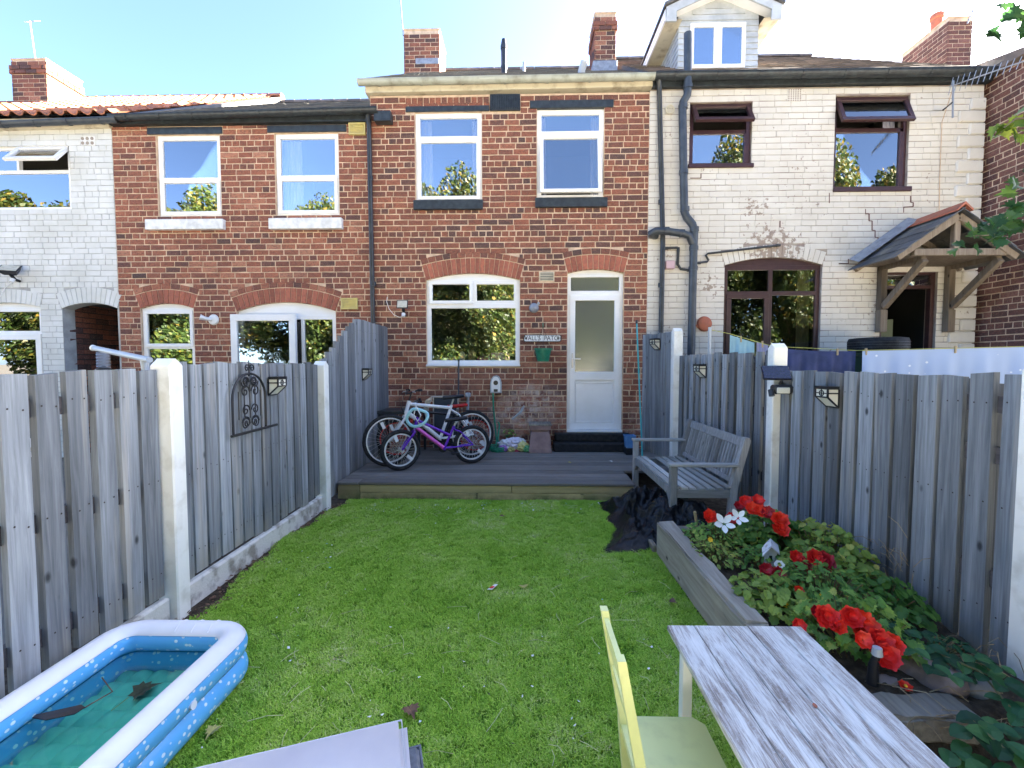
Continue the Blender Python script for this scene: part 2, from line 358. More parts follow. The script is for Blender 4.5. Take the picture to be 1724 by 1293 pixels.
def wall(house, x0, x1, z0, z1, ops, blocks, bmat, jmat, xform=None, tonef=None, joint=BJ, recess=.008, keep=300, hide=None, header=4, visf=None, ch=.006, jmul=1.0, vj=None):
    vj = joint if vj is None else vj
    """mortar bed with openings + every brick; xform maps local (x, y, z), y = 0 being the brick face, to the world"""
    T = xform or Matrix.Translation((0, YF, 0))
    xs = sorted({x0, x1, *[min(max(o.x0, x0), x1) for o in ops], *[min(max(o.x1, x0), x1) for o in ops]})
    top = lambda o: o.z1+(o.rise or 0)
    zs = sorted({z0, z1, *[min(max(o.z0, z0), z1) for o in ops], *[min(max(top(o), z0), z1) for o in ops]})
    m = MB()
    for i in range(len(xs)-1):
        for j in range(len(zs)-1):
            xc, zc = (xs[i]+xs[i+1])/2, (zs[j]+zs[j+1])/2
            if any(o.x0 < xc < o.x1 and o.z0 < zc < top(o) for o in ops): continue
            m.quad(*[T @ Vector(p) for p in ((xs[i], recess, zs[j]), (xs[i+1], recess, zs[j]), (xs[i+1], recess, zs[j+1]), (xs[i], recess, zs[j+1]))])
    for o in ops:
        D = .2
        pts = [(o.x0, o.z0)]+(o.toparc() if o.rise else [(o.x0, o.z1), (o.x1, o.z1)])+[(o.x1, o.z0)]
        for a, b in zip(pts[:-1], pts[1:]): m.quad(*[T @ Vector(p) for p in ((a[0], recess, a[1]), (b[0], recess, b[1]), (b[0], D, b[1]), (a[0], D, a[1]))])
        if o.rise:
            A = o.toparc()
            for a, b in zip(A[:-1], A[1:]): m.quad(*[T @ Vector(p) for p in ((a[0], recess, a[1]), (b[0], recess, b[1]), (b[0], recess, top(o)), (a[0], recess, top(o)))])
    m.build('mortar_bed', jmat, house)
    # ---- bricks
    items = []
    nC = int((z1-z0)/BC)
    for c in range(nC+1):
        za, zb = z0+c*BC, min(z0+(c+1)*BC-joint, z1)
        if zb-za < .02: continue
        blk = sorted([b for b in [o.block(za, zb) for o in ops] if b]+[(b[0], b[1]) for b in blocks if b[2] < (za+zb)/2 < b[3]])
        segs = []; x = x0
        for a, b in blk:
            if a > x: segs.append((x, min(a, x1)))
            x = max(x, b)
        if x < x1: segs.append((x, x1))
        head = header and c % header == header-1
        step0 = .2285 if not head else .114
        off = (c % 2)*step0/2+(random.random()*.03)
        cuts = []; x = x0-off
        while x < x1:
            x += step0*rnd(.96, 1.04) if not (not head and random.random() < .05) else step0/2
            cuts.append(x)
        for a, b in segs:
            cs = [a]+[q for q in cuts if a+.05 < q < b-.05]+[b]
            for q0, q1 in zip(cs[:-1], cs[1:]):
                L = q1-q0-vj
                if L < .03: continue
                items.append(((q0+q1)/2, (za+zb)/2, L, zb-za, head))
    # arch bricks
    arch_items = []
    for o in ops:
        if not o.rise: continue
        nv = o.nv or max(7, int(2*o.al*o.Rr/.079))
        rings = [(o.Rr, o.Rr+o.thick-.01, nv, o.mat)]
        if o.ring: rings.append((o.Rr+o.thick+.004, o.Rr+o.thick+.085, max(5, int(nv*.7)), o.ringmat or bmat))
        for r0, r1, nn, mt in rings:
            for k in range(nn):
                a0 = -o.al+2*o.al*k/nn+.004/o.Rr; a1 = -o.al+2*o.al*(k+1)/nn-.004/o.Rr
                P = [(o.cx+r*math.sin(a), o.cz+r*math.cos(a)) for r, a in ((r0, a0), (r0, a1), (r1, a1), (r1, a0))]
                mm = MB(); mm.tone = random.random(); y = -.002+rnd(-.002, .002)
                cx_ = sum(p[0] for p in P)/4; cz_ = sum(p[1] for p in P)/4
                In = [(cx_+(p[0]-cx_)*.9, cz_+(p[1]-cz_)*.96) for p in P]
                V = [T @ Vector((p[0], .06, p[1])) for p in P]+[T @ Vector((p[0], y+.004, p[1])) for p in P]+[T @ Vector((p[0], y, p[1])) for p in In]
                Fc = [(8, 9, 10, 11)]+[(o1+i, o1+(i+1) % 4, o2+(i+1) % 4, o2+i) for o1, o2 in ((4, 8), (0, 4)) for i in range(4)]
                mm.add(V, Fc); mm.build('arch_brick', mt, house)
    def vis(it):
        p = T @ Vector((it[0], 0, it[1])); ok = True
        if hide: ok = not hide(p)
        q = p-C0; dep = q.dot(_f); px = 862+FPX*q.dot(_r)/dep; py = 646-FPX*q.dot(_u)/dep
        if not (-20 < px < 1744 and -20 < py < 1313): ok = False
        return (0 if ok else 1, q.length/(it[2]**.5))
    items.sort(key=vis)
    rest = MB()
    for i, (xc, zc, L, H, head) in enumerate(items):
        tn = tonef(T @ Vector((xc, 0, zc)), head) if tonef else random.random()
        if head and not tonef: tn *= .7
        dy = rnd(-.003, .003)*jmul
        if i < keep:
            o = link('brick', shared_brick(L, H, bmat, ch, random.randrange(5)), house)
            mw = T @ Matrix.Translation((xc+rnd(-.001, .001), dy, zc+rnd(-.0015, .0015)*jmul)) @ Matrix.Rotation(rnd(-.008, .008)*jmul, 4, 'Y')
            o.matrix_basis = mw; o['tone'] = tn
        else:
            rest.tone = tn; V, Fc = brick_geo(L, H, ch, .03, .0032*jmul)
            q = T @ Matrix.Translation((xc, dy, zc)); rest.add([q @ Vector(p) for p in V], Fc)
    if rest.f: tag(rest.build('brickwork', bmat, house), kind='stuff')
# ------------------------------------------------------------------ windows
def ring(m, x0, x1, y0, y1, z0, z1, w, ch=.004, wb=None):
    wb = wb or w
    m.box(x0, x1, y0, y1, z1-w, z1, None, ch); m.box(x0, x1, y0, y1, z0, z0+wb, None, ch)
    m.box(x0, x0+w, y0+.0008, y1, z0+wb, z1-w, None, ch); m.box(x1-w, x1, y0+.0008, y1, z0+wb, z1-w, None, ch)
def window(house, r, lights, fr='upvc', gl='glass', yb=.04, w=.068, bars=(), room='room', depth=1.6, arch=None, label=None, curtain=None):
    """r = x0,x1,z0,z1 of the outer frame; lights = list of dicts rect + sash/open; facade at YF"""
    x0, x1, z0, z1 = r; y = YF+yb
    m = MB(); ring(m, x0, x1, y, y+.06, z0, z1, w)
    for b in bars: m.box(b[0], b[1], y+.0015, y+.058, b[2], b[3], None, .003)
    if arch is not None:                      # white infill under the segmental arch
        A = arch.toparc(); poly = [(p[0]*.998+arch.cx*.002, p[1]-.002) for p in A]
        m.prism([(poly[0][0], z1-.002)]+poly+[(poly[-1][0], z1-.002)], lambda a, b: (a, y+.012, b), lambda a, b: (a, y+.05, b))
    win = m.build('window', fr, house)
    if label: win['label'] = label
    for d in lights:
        a0, a1, c0, c1 = d['r']; op = d.get('open', 0); sw = d.get('sw', .052)
        if d.get('sash'):
            s = MB(); ring(s, a0, a1, -.018, .03, c0, c1, sw)
            g = MB().box(a0+sw-.004, a1-sw+.004, .004, .010, c0+sw-.004, c1-sw+.004)
            hinge = Matrix.Translation((0, y, c1)) @ Matrix.Rotation(-op, 4, 'X') @ Matrix.Translation((0, 0, -c1))
            s.v = [tuple(hinge @ Vector(p)) for p in s.v]; g.v = [tuple(hinge @ Vector(p)) for p in g.v]
            so_ = s.build('sash', fr, win); g.build('pane', d.get('gl', gl), win)
        else:
            MB().box(a0, a1, y+.022, y+.028, c0, c1).build('pane', d.get('gl', gl), win)
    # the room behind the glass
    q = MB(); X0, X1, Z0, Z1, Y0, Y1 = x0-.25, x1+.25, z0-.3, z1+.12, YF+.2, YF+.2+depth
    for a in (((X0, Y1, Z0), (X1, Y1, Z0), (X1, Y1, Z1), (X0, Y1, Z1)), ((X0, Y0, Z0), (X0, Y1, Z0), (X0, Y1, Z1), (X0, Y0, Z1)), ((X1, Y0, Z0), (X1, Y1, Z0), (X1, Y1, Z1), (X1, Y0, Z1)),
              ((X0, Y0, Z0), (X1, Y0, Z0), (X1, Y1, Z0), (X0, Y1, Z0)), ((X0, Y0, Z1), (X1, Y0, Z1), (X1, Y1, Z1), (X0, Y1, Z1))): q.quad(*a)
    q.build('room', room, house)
    if curtain:
        for side, wd, cm in curtain:
            c = MB(); n = 14; xa = x0 if side < 0 else x1-wd; top = []; bot = []
            for i in range(n+1):
                x = xa+wd*i/n; yy = YF+.2+.02*math.sin(i*1.9)+.06
                top.append((x, yy, z1)); bot.append((x+(.02*math.sin(i)), yy+.01*math.cos(i*1.3), z0))
            for i in range(n): c.quad(bot[i], bot[i+1], top[i+1], top[i])
            c.build('curtain', cm, win, True)
    return win
def sill(house, win, r, mat, proj=.05, name='sill'):
    x0, x1, z0, z1 = r; return bx(name, mat, win or house, x0, x1, YF-proj, YF+.1, z0, z1, .006)
def stack(house, name, x0, x1, y0, y1, z0, z1, mat, jm, cap=True):
    """brick chimney stack built brick by brick"""
    m = MB().box(x0+.008, x1-.008, y0+.008, y1-.008, z0, z1-.01); ch = m.build(name, jm, house)
    n = int((z1-z0)/BC)
    for c in range(n):
        za = z0+c*BC; out = .025 if (cap and c in (n-2, n-3)) else 0
        for face in range(4):
            La, Lb = (x0-out, x1+out) if face < 2 else (y0-out, y1+out)
            x = La+(.0 if c % 2 else -.11)
            while x < Lb-.03:
                a, b = max(x, La), min(x+.2285, Lb)-.012; x += .2285
                if b-a < .03: continue
                o = MB(); o.tone = random.random(); V, Fc = brick_geo(b-a, BC-.012, .006, .03+out, .002); xc = (a+b)/2; zc = za+BC/2
                T = [Matrix.Translation((xc, y0-out, zc)), Matrix.Translation((xc, y1+out, zc)) @ Matrix.Rotation(math.pi, 4, 'Z'),
                     Matrix.Translation((x0-out, xc, zc)) @ Matrix.Rotation(-math.pi/2, 4, 'Z'), Matrix.Translation((x1+out, xc, zc)) @ Matrix.Rotation(math.pi/2, 4, 'Z')][face]
                if face in (1,): continue
                o.add([T @ Vector(p) for p in V], Fc); o.build('brick', mat, ch)
    bx('capping', 'mortar', ch, x0-.01, x1+.01, y0-.01, y1+.01, z1-.012, z1+.03, .015)
    return ch
def pitched_roof(house, x0, x1, ze, zr, mat, ye=YF-.12, yr=YF+4.2, rows=24, tile='slate', name='roof', both=True):
    """courses of slates or pantiles as real geometry"""
    m = MB(); sl = Vector((0, yr-ye, zr-ze)); L = sl.length; d = sl/L; nrm = Vector((0, -d.z, d.y))
    step = L/rows
    if tile == 'slate':
        for k in range(rows):
            x = x0-(.12 if k % 2 else 0)
            while x < x1:
                a, b = max(x, x0), min(x+.25, x1)-.006; x += .25
                if b-a < .03: continue
                p0 = Vector((0, ye, ze))+d*(k*step); p1 = p0+d*(step*1.25); j = rnd(0, .004)
                m.tone = random.random()
                q = [Vector((a, 0, 0))+p0+nrm*(.022+j), Vector((b, 0, 0))+p0+nrm*(.022+j), Vector((b, 0, 0))+p1+nrm*.006, Vector((a, 0, 0))+p1+nrm*.006]
                q2 = [p-nrm*.012 for p in q]; m.add(q+q2, [(0, 1, 2, 3), (4, 5, 1, 0), (5, 6, 2, 1), (7, 4, 0, 3)])
    else:
        pw = .21; nx = int((x1-x0)/pw)
        for k in range(rows):
            p0 = Vector((0, ye, ze))+d*(k*step); p1 = p0+d*(step*1.18)
            for i in range(nx):
                m.tone = random.random(); prof = [(t/6, .045*math.sin(math.pi*t/6*2) if t < 3.1 else -.02*math.sin(math.pi*(t/6-.5)*2)) for t in range(7)]
                for (u0, h0), (u1, h1) in zip(prof[:-1], prof[1:]):
                    a, b = x0+(i+u0)*pw, x0+(i+u1)*pw
                    A = Vector((a, 0, 0))+p0+nrm*(h0+.035); B = Vector((b, 0, 0))+p0+nrm*(h1+.035)
                    m.quad(A, B, Vector((b, 0, 0))+p1+nrm*(h1+.012), Vector((a, 0, 0))+p1+nrm*(h0+.012)); m.quad(A-nrm*.02, B-nrm*.02, B, A)
    ro = tag(m.build(name, mat, house), kind='stuff')
    dk = MB(); yb = 2*yr-ye
    dk.quad((x0, ye, ze), (x1, ye, ze), (x1, yr, zr), (x0, yr, zr)); dk.quad((x0, yr, zr), (x1, yr, zr), (x1, yb, ze), (x0, yb, ze))
    yw = YF+3.2; zw_ = ze+(zr-ze)*(yw-ye)/(yr-ye)
    for xx in (x0, x1): dk.quad((xx, yw, ze-6), (xx, yb, ze-6), (xx, yb, ze), (xx, yr, zr), (xx, yw, zw_)); dk.quad((xx, ye, ze), (xx, yw, zw_), (xx, yw, ze-.1), (xx, YF+.2, ze-.1), (xx, ye, ze-.03))
    dk.quad((x0, yb, ze-6), (x1, yb, ze-6), (x1, yb, ze), (x0, yb, ze))
    dk.build('roof_deck', 'slate', house)
    n = int((x1-x0)/.3)
    for i in range(n):
        a = x0+(x1-x0)*i/n; b = x0+(x1-x0)*(i+1)/n
        r = MB(); r.tone = random.random(); P = arc(0, 0, .1, math.pi, 0, 6)
        r.prism(P, lambda u, v: (a+.004, yr+u*1.1, zr-.03+v), lambda u, v: (b-.004, yr+u*1.1, zr-.03+v+.004)); r.build('ridge_tile', mat if tile != 'slate' else 'concrete_tile', house)
    return ro
def gutter(house, x0, z0, x1, z1, r, mat, y=YF-.13, brackets=6, name='gutter'):
    m = MB(); n = 10
    for k in range(n):
        a0, a1 = math.pi+math.pi*k/n, math.pi+math.pi*(k+1)/n
        for rr in (r, r-.006):
            m.quad((x0, y+rr*math.cos(a0), z0+rr*math.sin(a0)), (x1, y+rr*math.cos(a0), z1+rr*math.sin(a0)), (x1, y+rr*math.cos(a1), z1+rr*math.sin(a1)), (x0, y+rr*math.cos(a1), z0+rr*math.sin(a1)))
    for s_ in (-1, 1): m.bar((x0, y+s_*r, z0), (x1, y+s_*r, z1), .012, .012)
    g = m.build(name, mat, house, True)
    for i in range(brackets):
        t = (i+.5)/brackets; x = x0+(x1-x0)*t; z = z0+(z1-z0)*t
        b = MB(); P = [(x, y+(r+.006)*math.cos(a), z+(r+.006)*math.sin(a)) for a in [math.pi+math.pi*k/8 for k in range(9)]]
        for p, q in zip(P[:-1], P[1:]): b.bar(p, q, .03, .006)
        b.build('bracket', mat, g)
    return g
def pipe(house, name, pts, r, mat, collars=(), n=14):
    p = MB().tube(pts, r, n).build(name, mat, house, True)
    for c, d in collars:
        c = Vector(c); d = Vector(d).normalized()*.03; MB().tube([c-d, c+d], r*1.16, n).build('collar', mat, p, True)
    return p
# ------------------------------------------------------------------ ground
g_ = MB(); g_.quad((-400, -400, -.03), (400, -400, -.03), (400, 400, -.03), (-400, 400, -.03)); tag(g_.build('ground', 'ground'), kind='structure')
XL, XR1 = -2.05, 2.2                        # fence faces
# ------------------------------------------------------------------ the middle brick house
def hide_back(p):                          # hidden behind the fences for the camera
    if p.x < F(652, 600)[0] and p.z < 1.45: return True
    if p.x > F(1076, 600)[0] and p.z < 1.5: return True
    return False
xm0, xm1 = F(626, 400)[0], F(1091, 400)[0]
HM = thing('brick_house', 'tall middle red brick terraced house with white back door and kitchen window', 'house', ((xm0+xm1)/2, YF, 0), 0, 'terraced houses in a row')
zt = F(860, 158)[1]
wA = FR(699, 188, 811, 338); wB = FR(904, 182, 1017, 334); wK = FR(718, 471, 875, 617); dR = FR(955, 459, 1049, 727)
oA = Opening(*wA); oB = Opening(*wB)
oK = Opening(*wK, rise=.10, nv=21); oD = Opening(dR[0], dR[1], .05, dR[3], rise=.055, nv=11, thick=.225)
lA = FR(683, 178.5, 824, 188); lB = FR(892, 168.5, 1033, 182)
vA = FR(825, 160, 876, 187); gv = FR(908, 458, 933, 473)
def tone_main(p, head):
    t = random.betavariate(1.7, 1.35)
    if p.z > 2.9: t = t*.82
    if p.z < 1.0 or (p.z < 1.9 and random.random() < .4): t = min(1, t*.8+.3)
    if head: t *= .75
    return t
wall(HM, xm0, xm1, .05, zt, [oA, oB, oK, oD], [lA, lB, vA, gv, FR(683, 163, 824, 176)], 'brick', 'mortar', tonef=tone_main, hide=hide_back)
# soldier course over the first window
sx = FR(683, 163, 824, 176.5); nS = 14
for i in range(nS):
    a = sx[0]+(sx[1]-sx[0])*i/nS; b = sx[0]+(sx[1]-sx[0])*(i+1)/nS-.012
    m = MB(); m.tone = rnd(.2, .7); V, Fc = brick_geo(b-a, sx[3]-sx[2]-.012, .005, .03, .002); m.add([Vector(p)+Vector(((a+b)/2, YF, (sx[2]+sx[3])/2)) for p in V], Fc); m.build('brick', 'brick', HM)
for l_ in (lA, lB): sill(HM, None, l_, 'black_paint', .012, 'lintel')
def inner(r, w): return (r[0]+w, r[1]-w, r[2]+w, r[3]-w)
def zof(py, px=860): return F(px, py)[1]
# upper windows
zb = zof(229)
win = window(HM, wA, [dict(r=(wA[0]+.05, wA[1]-.05, zof(226), wA[3]-.05)), dict(r=(wA[0]+.03, wA[1]-.03, wA[2]+.03, zof(231)), sash=1)], bars=[(wA[0]+.05, wA[1]-.05, zof(231.5), zof(225.5))], curtain=[(-1, .2, 'curtain'), (1, .17, 'curtain')])
sill(HM, win, FR(697, 338, 813, 354), 'black_paint', .05)
win = window(HM, wB, [dict(r=(wB[0]+.05, wB[1]-.05, zof(220), wB[3]-.05)), dict(r=(wB[0]+.045, wB[1]-.045, wB[2]+.04, zof(227)), sash=1, open=R(9))], bars=[(wB[0]+.05, wB[1]-.05, zof(227), zof(219.5))], curtain=[(-1, .14, 'curtain'), (1, .16, 'curtain')])
sill(HM, win, FR(901, 334, 1022, 350), 'black_paint', .05)
# black louvred vent
vn = bx('vent', 'black_paint', HM, vA[0], vA[1], YF-.03, YF+.02, vA[2], vA[3])
for i in range(13):
    x = vA[0]+.02+(vA[1]-vA[0]-.04)*i/12; bx('vent_slat', 'black_paint', vn, x-.006, x+.006, YF-.05, YF-.03, vA[2]+.02, vA[3]-.02, .002)
gg = bx('vent', 'fascia_cream', HM, gv[0], gv[1], YF-.006, YF+.02, gv[2], gv[3])
for i in range(5):
    z = gv[2]+.018+(gv[3]-gv[2]-.036)*i/4; bx('vent_slat', 'black_paint', gg, gv[0]+.015, gv[1]-.015, YF-.009, YF-.006, z-.006, z+.006, .002)
# kitchen window
kx = (wK[0]+wK[1])/2; zc1, zc0 = zof(473), zof(511)
win = window(HM, (wK[0], wK[1], wK[2]+.03, wK[3]), [dict(r=(wK[0]+.04, kx-.004, zc0, zc1+.01), sash=1, open=R(1.2), sw=.05), dict(r=(kx+.004, wK[1]-.04, zc0, zc1+.01), sash=1, open=R(-3.5), sw=.05), dict(r=(wK[0]+.06, wK[1]-.06, wK[2]+.09, zof(518)))],
             bars=[(wK[0]+.05, wK[1]-.05, zof(518), zof(510)), (kx-.02, kx+.02, zof(510), wK[3]-.05)], arch=oK, w=.065)
bx('sill', 'upvc', win, wK[0]-.01, wK[1]+.01, YF-.03, YF+.07, wK[2], wK[2]+.03, .006)
# back door
dj = MB(); dz0 = dR[2]; y = YF+.06
ring(dj, dR[0], dR[1], y, y+.07, dz0, dR[3], .055, wb=.03); dj.box(dR[0]+.05, dR[1]-.05, y+.002, y+.068, zof(497), zof(489), None, .004)
A = oD.toparc(); dj.prism([(A[0][0], dR[3]-.002)]+[(a, b-.002) for a, b in A]+[(A[-1][0], dR[3]-.002)], lambda a, b: (a, y+.012, b), lambda a, b: (a, y+.05, b))
K['frosted'] = None
def frosted():
    m, n, l, b = nmat('frosted_glass'); g = NG(n, l); sset(b, Base_Color=(.35, .36, .33, 1), Roughness=.16, Metallic=.75)
    g.put(b.inputs['Normal'], g.bump(g.noise(g.pos(), 70, 3), .12, .004)); return m
K['frosted'] = frosted()
door = dj.build('door', 'upvc', HM); door['label'] = 'white back door with a tall frosted pane'
dx0, dx1 = dR[0]+.06, dR[1]-.06
MB().box(dx0, dx1, y+.03, y+.036, zof(488), zof(464)).build('pane', 'frosted', door)
lf = MB(); gp = FR(970, 503, 1026, 626)
ring(lf, dx0-.02, dx1+.02, y-.012, y+.045, dz0+.03, zof(496), .085); lf.box(dx0, dx1, y-.011, y+.044, zof(640), zof(626), None, .003); lf.box(dx0+.05, dx1-.05, y+.01, y+.03, dz0+.1, zof(636))
ring(lf, dx0+.075, dx1-.075, y+.002, y+.012, dz0+.135, zof(644), .014)
lf.build('door_leaf', 'upvc', door)
MB().box(dx0+.05, dx1-.05, y+.012, y+.02, zof(628), zof(501)).build('pane', 'frosted', door)
hz = zof(604); hx = dR[0]+.085
MB().box(hx-.014, hx+.014, y-.024, y-.012, hz-.14, hz+.09, None, .006).tube([(hx, y-.02, hz), (hx, y-.06, hz), (hx+.12, y-.062, hz-.005)], .009).build('handle', 'alu', door, True)
bx('threshold', 'upvc', door, dR[0]+.004, dR[1]-.004, YF-.03, YF+.059, dz0-.005, dz0+.028)
# eaves: cream fascia, pale gutter, slate roof
ge0, ge1 = F(603, 139, YF-.13), F(1102, 129, YF-.13)
zf0 = zof(160)
fm = MB(); fm.prism([(xm0-.05, F(616, 160)[1]), (xm1+.02, F(1095, 149)[1]), (xm1+.02, F(1095, 138)[1]+.03), (xm0-.05, F(616, 148)[1]+.03)], lambda a, b: (a, YF-.055, b), lambda a, b: (a, YF+.2, b)); fm.build('fascia', 'fascia_cream', HM)
gutter(HM, ge0[0], ge0[1]+.015, ge1[0], ge1[1]+.015, .062, 'gutter_pale', brackets=7)
pitched_roof(HM, xm0, xm1, ge0[1]+.06, 8.55, 'slate', ye=YF-.1, rows=22)
a = FR(680, 50, 740, 132, 9.6); chm = stack(HM, 'chimney', a[0], a[1], 9.6, 10.35, 7.0, a[3], 'brick', 'mortar', cap=False)
bx('flashing', 'lead', chm, a[0]+.25, a[1]-.02, 9.585, 9.6, zof(125)*1.0+2.05, zof(125)*1.0+2.05+.12, .004)
a = FR(1001, 22, 1037, 122, 8.7); ch2 = stack(HM, 'chimney', a[0], a[1], 8.7, 9.35, 6.6, a[3], 'brick', 'mortar')
bx('flashing', 'lead', ch2, a[0]-.03, a[1]+.03, 8.67, 9.0, 7.0, 7.25, .01)
p = onY(848, 130, 8.4); q = onY(848, 68, 8.4)
pipe(HM, 'flue', [(p.x, 8.4, p.z-.8), (q.x, 8.4, q.z-.15)], .05, 'black_pipe', [((q.x, 8.4, q.z-.12), (0, 0, 1)), ((q.x, 8.4, q.z-.5), (0, 0, 1))])
MB().lathe([(.001, .02), (.035, .02), (.05, -.06), (.06, -.1), (.06, -.16), (.05, -.16)], 16, Matrix.Translation((q.x, 8.4, q.z))).build('flue_cowl', 'black_pipe', HM, True)
p = onY(978, 128, 7.6); pipe(HM, 'vent_pipe', [(p.x, 7.6, p.z-.4), (p.x+.01, 7.6, p.z+.08), (p.x+.05, 7.54, p.z+.2)], .06, 'plastic_grey')
for px_, y_, r_ in ((882, 9.2, .03),):
    p = onY(px_, 125, y_); q = onY(px_, 105, y_); pipe(HM, 'vent_pipe', [(p.x, y_, p.z-.5), (q.x, y_, q.z)], r_, 'plastic_grey')
# ------------------------------------------------------------------ the left brick house
xl0 = F(195, 400)[0]
HL = thing('brick_house', 'lower red brick terraced house with two white sills and open patio door', 'house', ((xl0+xm0)/2, YF, 0), 0, 'terraced houses in a row')
wa = FR(264, 226, 371, 364); wb = FR(463, 223, 570, 362); wc = FR(238, 519, 327, 640); wd = FR(398, 530, 566, 660)
oc = Opening(wc[0], wc[1], wc[2], wc[3], rise=.075, nv=11, thick=.22); od = Opening(wd[0]+.02, wd[1], .1, F(480, 524)[1], rise=.14, nv=20, thick=.225)
zl = F(400, 211)[1]
la = FR(248, 214, 374, 226); lb = FR(450, 210.5, 583, 222.5)
def tone_left(p, head):
    t = random.betavariate(1.9, 1.2)
    return t*.75 if head or random.random() < .12 else t
wall(HL, xl0, xm0, .05, zl, [Opening(*wa), Opening(*wb), oc, od], [la, lb], 'brick2', 'mortar', tonef=tone_left, hide=lambda p: p.z < 1.5)
for l_ in (la, lb): sill(HL, None, l_, 'black_paint', .012, 'lintel')
for r_, s_, zz in ((wa, FR(250, 371, 380, 388), 300), (wb, FR(456, 369, 578, 387), 298)):
    zz = F(420, zz)[1]
    win = window(HL, r_, [dict(r=(r_[0]+.05, r_[1]-.05, zz+.03, r_[3]-.05)), dict(r=(r_[0]+.03, r_[1]-.03, r_[2]+.03, zz), sash=1)], bars=[(r_[0]+.05, r_[1]-.05, zz-.012, zz+.035)], curtain=[(-1, .28, 'curtain'), (1, .12, 'curtain')])
    sill(HL, win, s_, 'stone_white', .07)
    bx('window_board', 'fascia_cream', win, r_[0]+.02, r_[1]-.02, YF+.03, YF+.1, s_[3], r_[2], .003)
zz = F(280, 584)[1]
window(HL, wc, [dict(r=(wc[0]+.03, wc[1]-.03, zz, wc[3]-.03), sash=1), dict(r=(wc[0]+.05, wc[1]-.05, wc[2]+.05, zz-.03))], bars=[(wc[0]+.05, wc[1]-.05, zz-.03, zz+.01)], arch=oc)
xd = F(505, 570)[0]
win = window(HL, (wd[0]+.02, wd[1], .12, F(480, 530)[1]), [dict(r=(xd+.06, wd[1]-.05, .2, F(530, 537)[1])), dict(r=(wd[0]+.07, xd-.02, .2, F(430, 542)[1]), gl='glass_dark')], bars=[(xd, xd+.05, .2, F(530, 530)[1]-.05)], arch=od, label='white patio door frame')
od_ = MB(); ring(od_, wd[0]-.02, xd-.02, YF-.1, YF-.04, .15, F(430, 530)[1], .1); od_.build('door_leaf', 'upvc', win)
MB().box(wd[0]+.07, xd-.11, YF-.075, YF-.069, .25, F(430, 530)[1]-.095).build('pane', 'glass', win)
# eaves
e0, e1 = F(187, 199, YF-.13), F(636, 186, YF-.13)
fm = MB(); fm.prism([(xl0+.02, F(190, 213)[1]), (xm0+.02, F(620, 207)[1]), (xm0+.02, F(620, 190)[1]), (xl0+.02, F(190, 198)[1])], lambda a, b: (a, YF-.06, b), lambda a, b: (a, YF+.2, b)); fm.build('fascia', 'black_paint', HL)
gutter(HL, e0[0], e0[1]+.02, e1[0], e1[1]+.02, .065, 'black_paint', brackets=8)
b_ = FR(632, 191, 660, 208, YF-.06); bx('box_end', 'black_paint', HL, b_[0], b_[1], YF-.14, YF-.006, b_[2], b_[3], .006)
xs_ = F(330, 180, 8)[0]
pitched_roof(HL, xs_, xm0-.01, e1[1]+.0, 7.86, 'slate', ye=YF-.1, rows=20)
p0 = F(621, 196, YF-.05); p1 = F(631, 560, YF-.05)
pipe(HL, 'downpipe', [(p0[0], YF-.1, p0[1]+.02), (p0[0], YF-.05, p0[1]-.15), (p1[0]-.02, YF-.05, 1.2)], .034, 'black_pipe', [((p1[0]-.01, YF-.05, zof(478)), (0, 0, 1)), ((p0[0]+.01, YF-.05, zof(300)), (0, 0, 1))])
K['yellow_plastic'] = M('faded_yellow_plastic', (.62, .52, .18), .5, (.5, .42, .18), 10)
for v_ in ((588, 208, 616, 228), (575, 502, 603, 521)):
    r_ = FR(*v_); vv = MB(); ring(vv, r_[0], r_[1], YF-.035, YF+.01, r_[2], r_[3], .025); vv.box(r_[0]+.02, r_[1]-.02, YF-.012, YF+.005, r_[2]+.02, r_[3]-.02); vo = vv.build('vent', 'yellow_plastic', HL)
    for i in range(5):
        z = r_[2]+.04+(r_[3]-r_[2]-.08)*i/4; bx('vent_slat', 'yellow_plastic', vo, r_[0]+.026, r_[1]-.026, YF-.03, YF-.013, z-.006, z+.006, .002)
# ------------------------------------------------------------------ the white painted house
XW = -9.6
HW = thing('white_house', 'white painted brick house with pantile roof and dark arched passage', 'house', (XW, YF, 0), 0, 'terraced houses in a row')
ww = FR(-75, 243, 118, 355); wdo = FR(-40, 517, 72, 700); oP = Opening(F(106, 560)[0], F(199, 560)[0], -.02, F(150, 519)[1], rise=.085, nv=13, thick=.25, mat='white_brick', ring=False)
oW = Opening(wdo[0], wdo[1], .1, wdo[3], rise=.07, thick=.22, nv=14, mat='white_brick', ring=False)
zw = F(100, 214)[1]
wall(HW, XW-1.5, xl0, .0, zw, [Opening(*ww), oW, oP], [], 'white_brick', 'white_joint', joint=.009, recess=.0055, ch=.004, hide=lambda p: p.z < 1.5, jmul=.6)
zs_ = F(60, 285)[1]; xq = F(25, 280)[0]
win = window(HW, ww, [dict(r=(xq+.02, ww[1]-.03, zs_+.0, ww[3]-.03), sash=1, open=R(38), sw=.06), dict(r=(ww[0]+.05, xq-.02, zs_, ww[3]-.05)), dict(r=(ww[0]+.05, ww[1]-.05, ww[2]+.05, zs_-.04))], bars=[(ww[0]+.05, ww[1]-.05, zs_-.045, zs_+.005), (xq-.02, xq+.02, zs_, ww[3]-.05)])
zd = F(30, 560)[1]
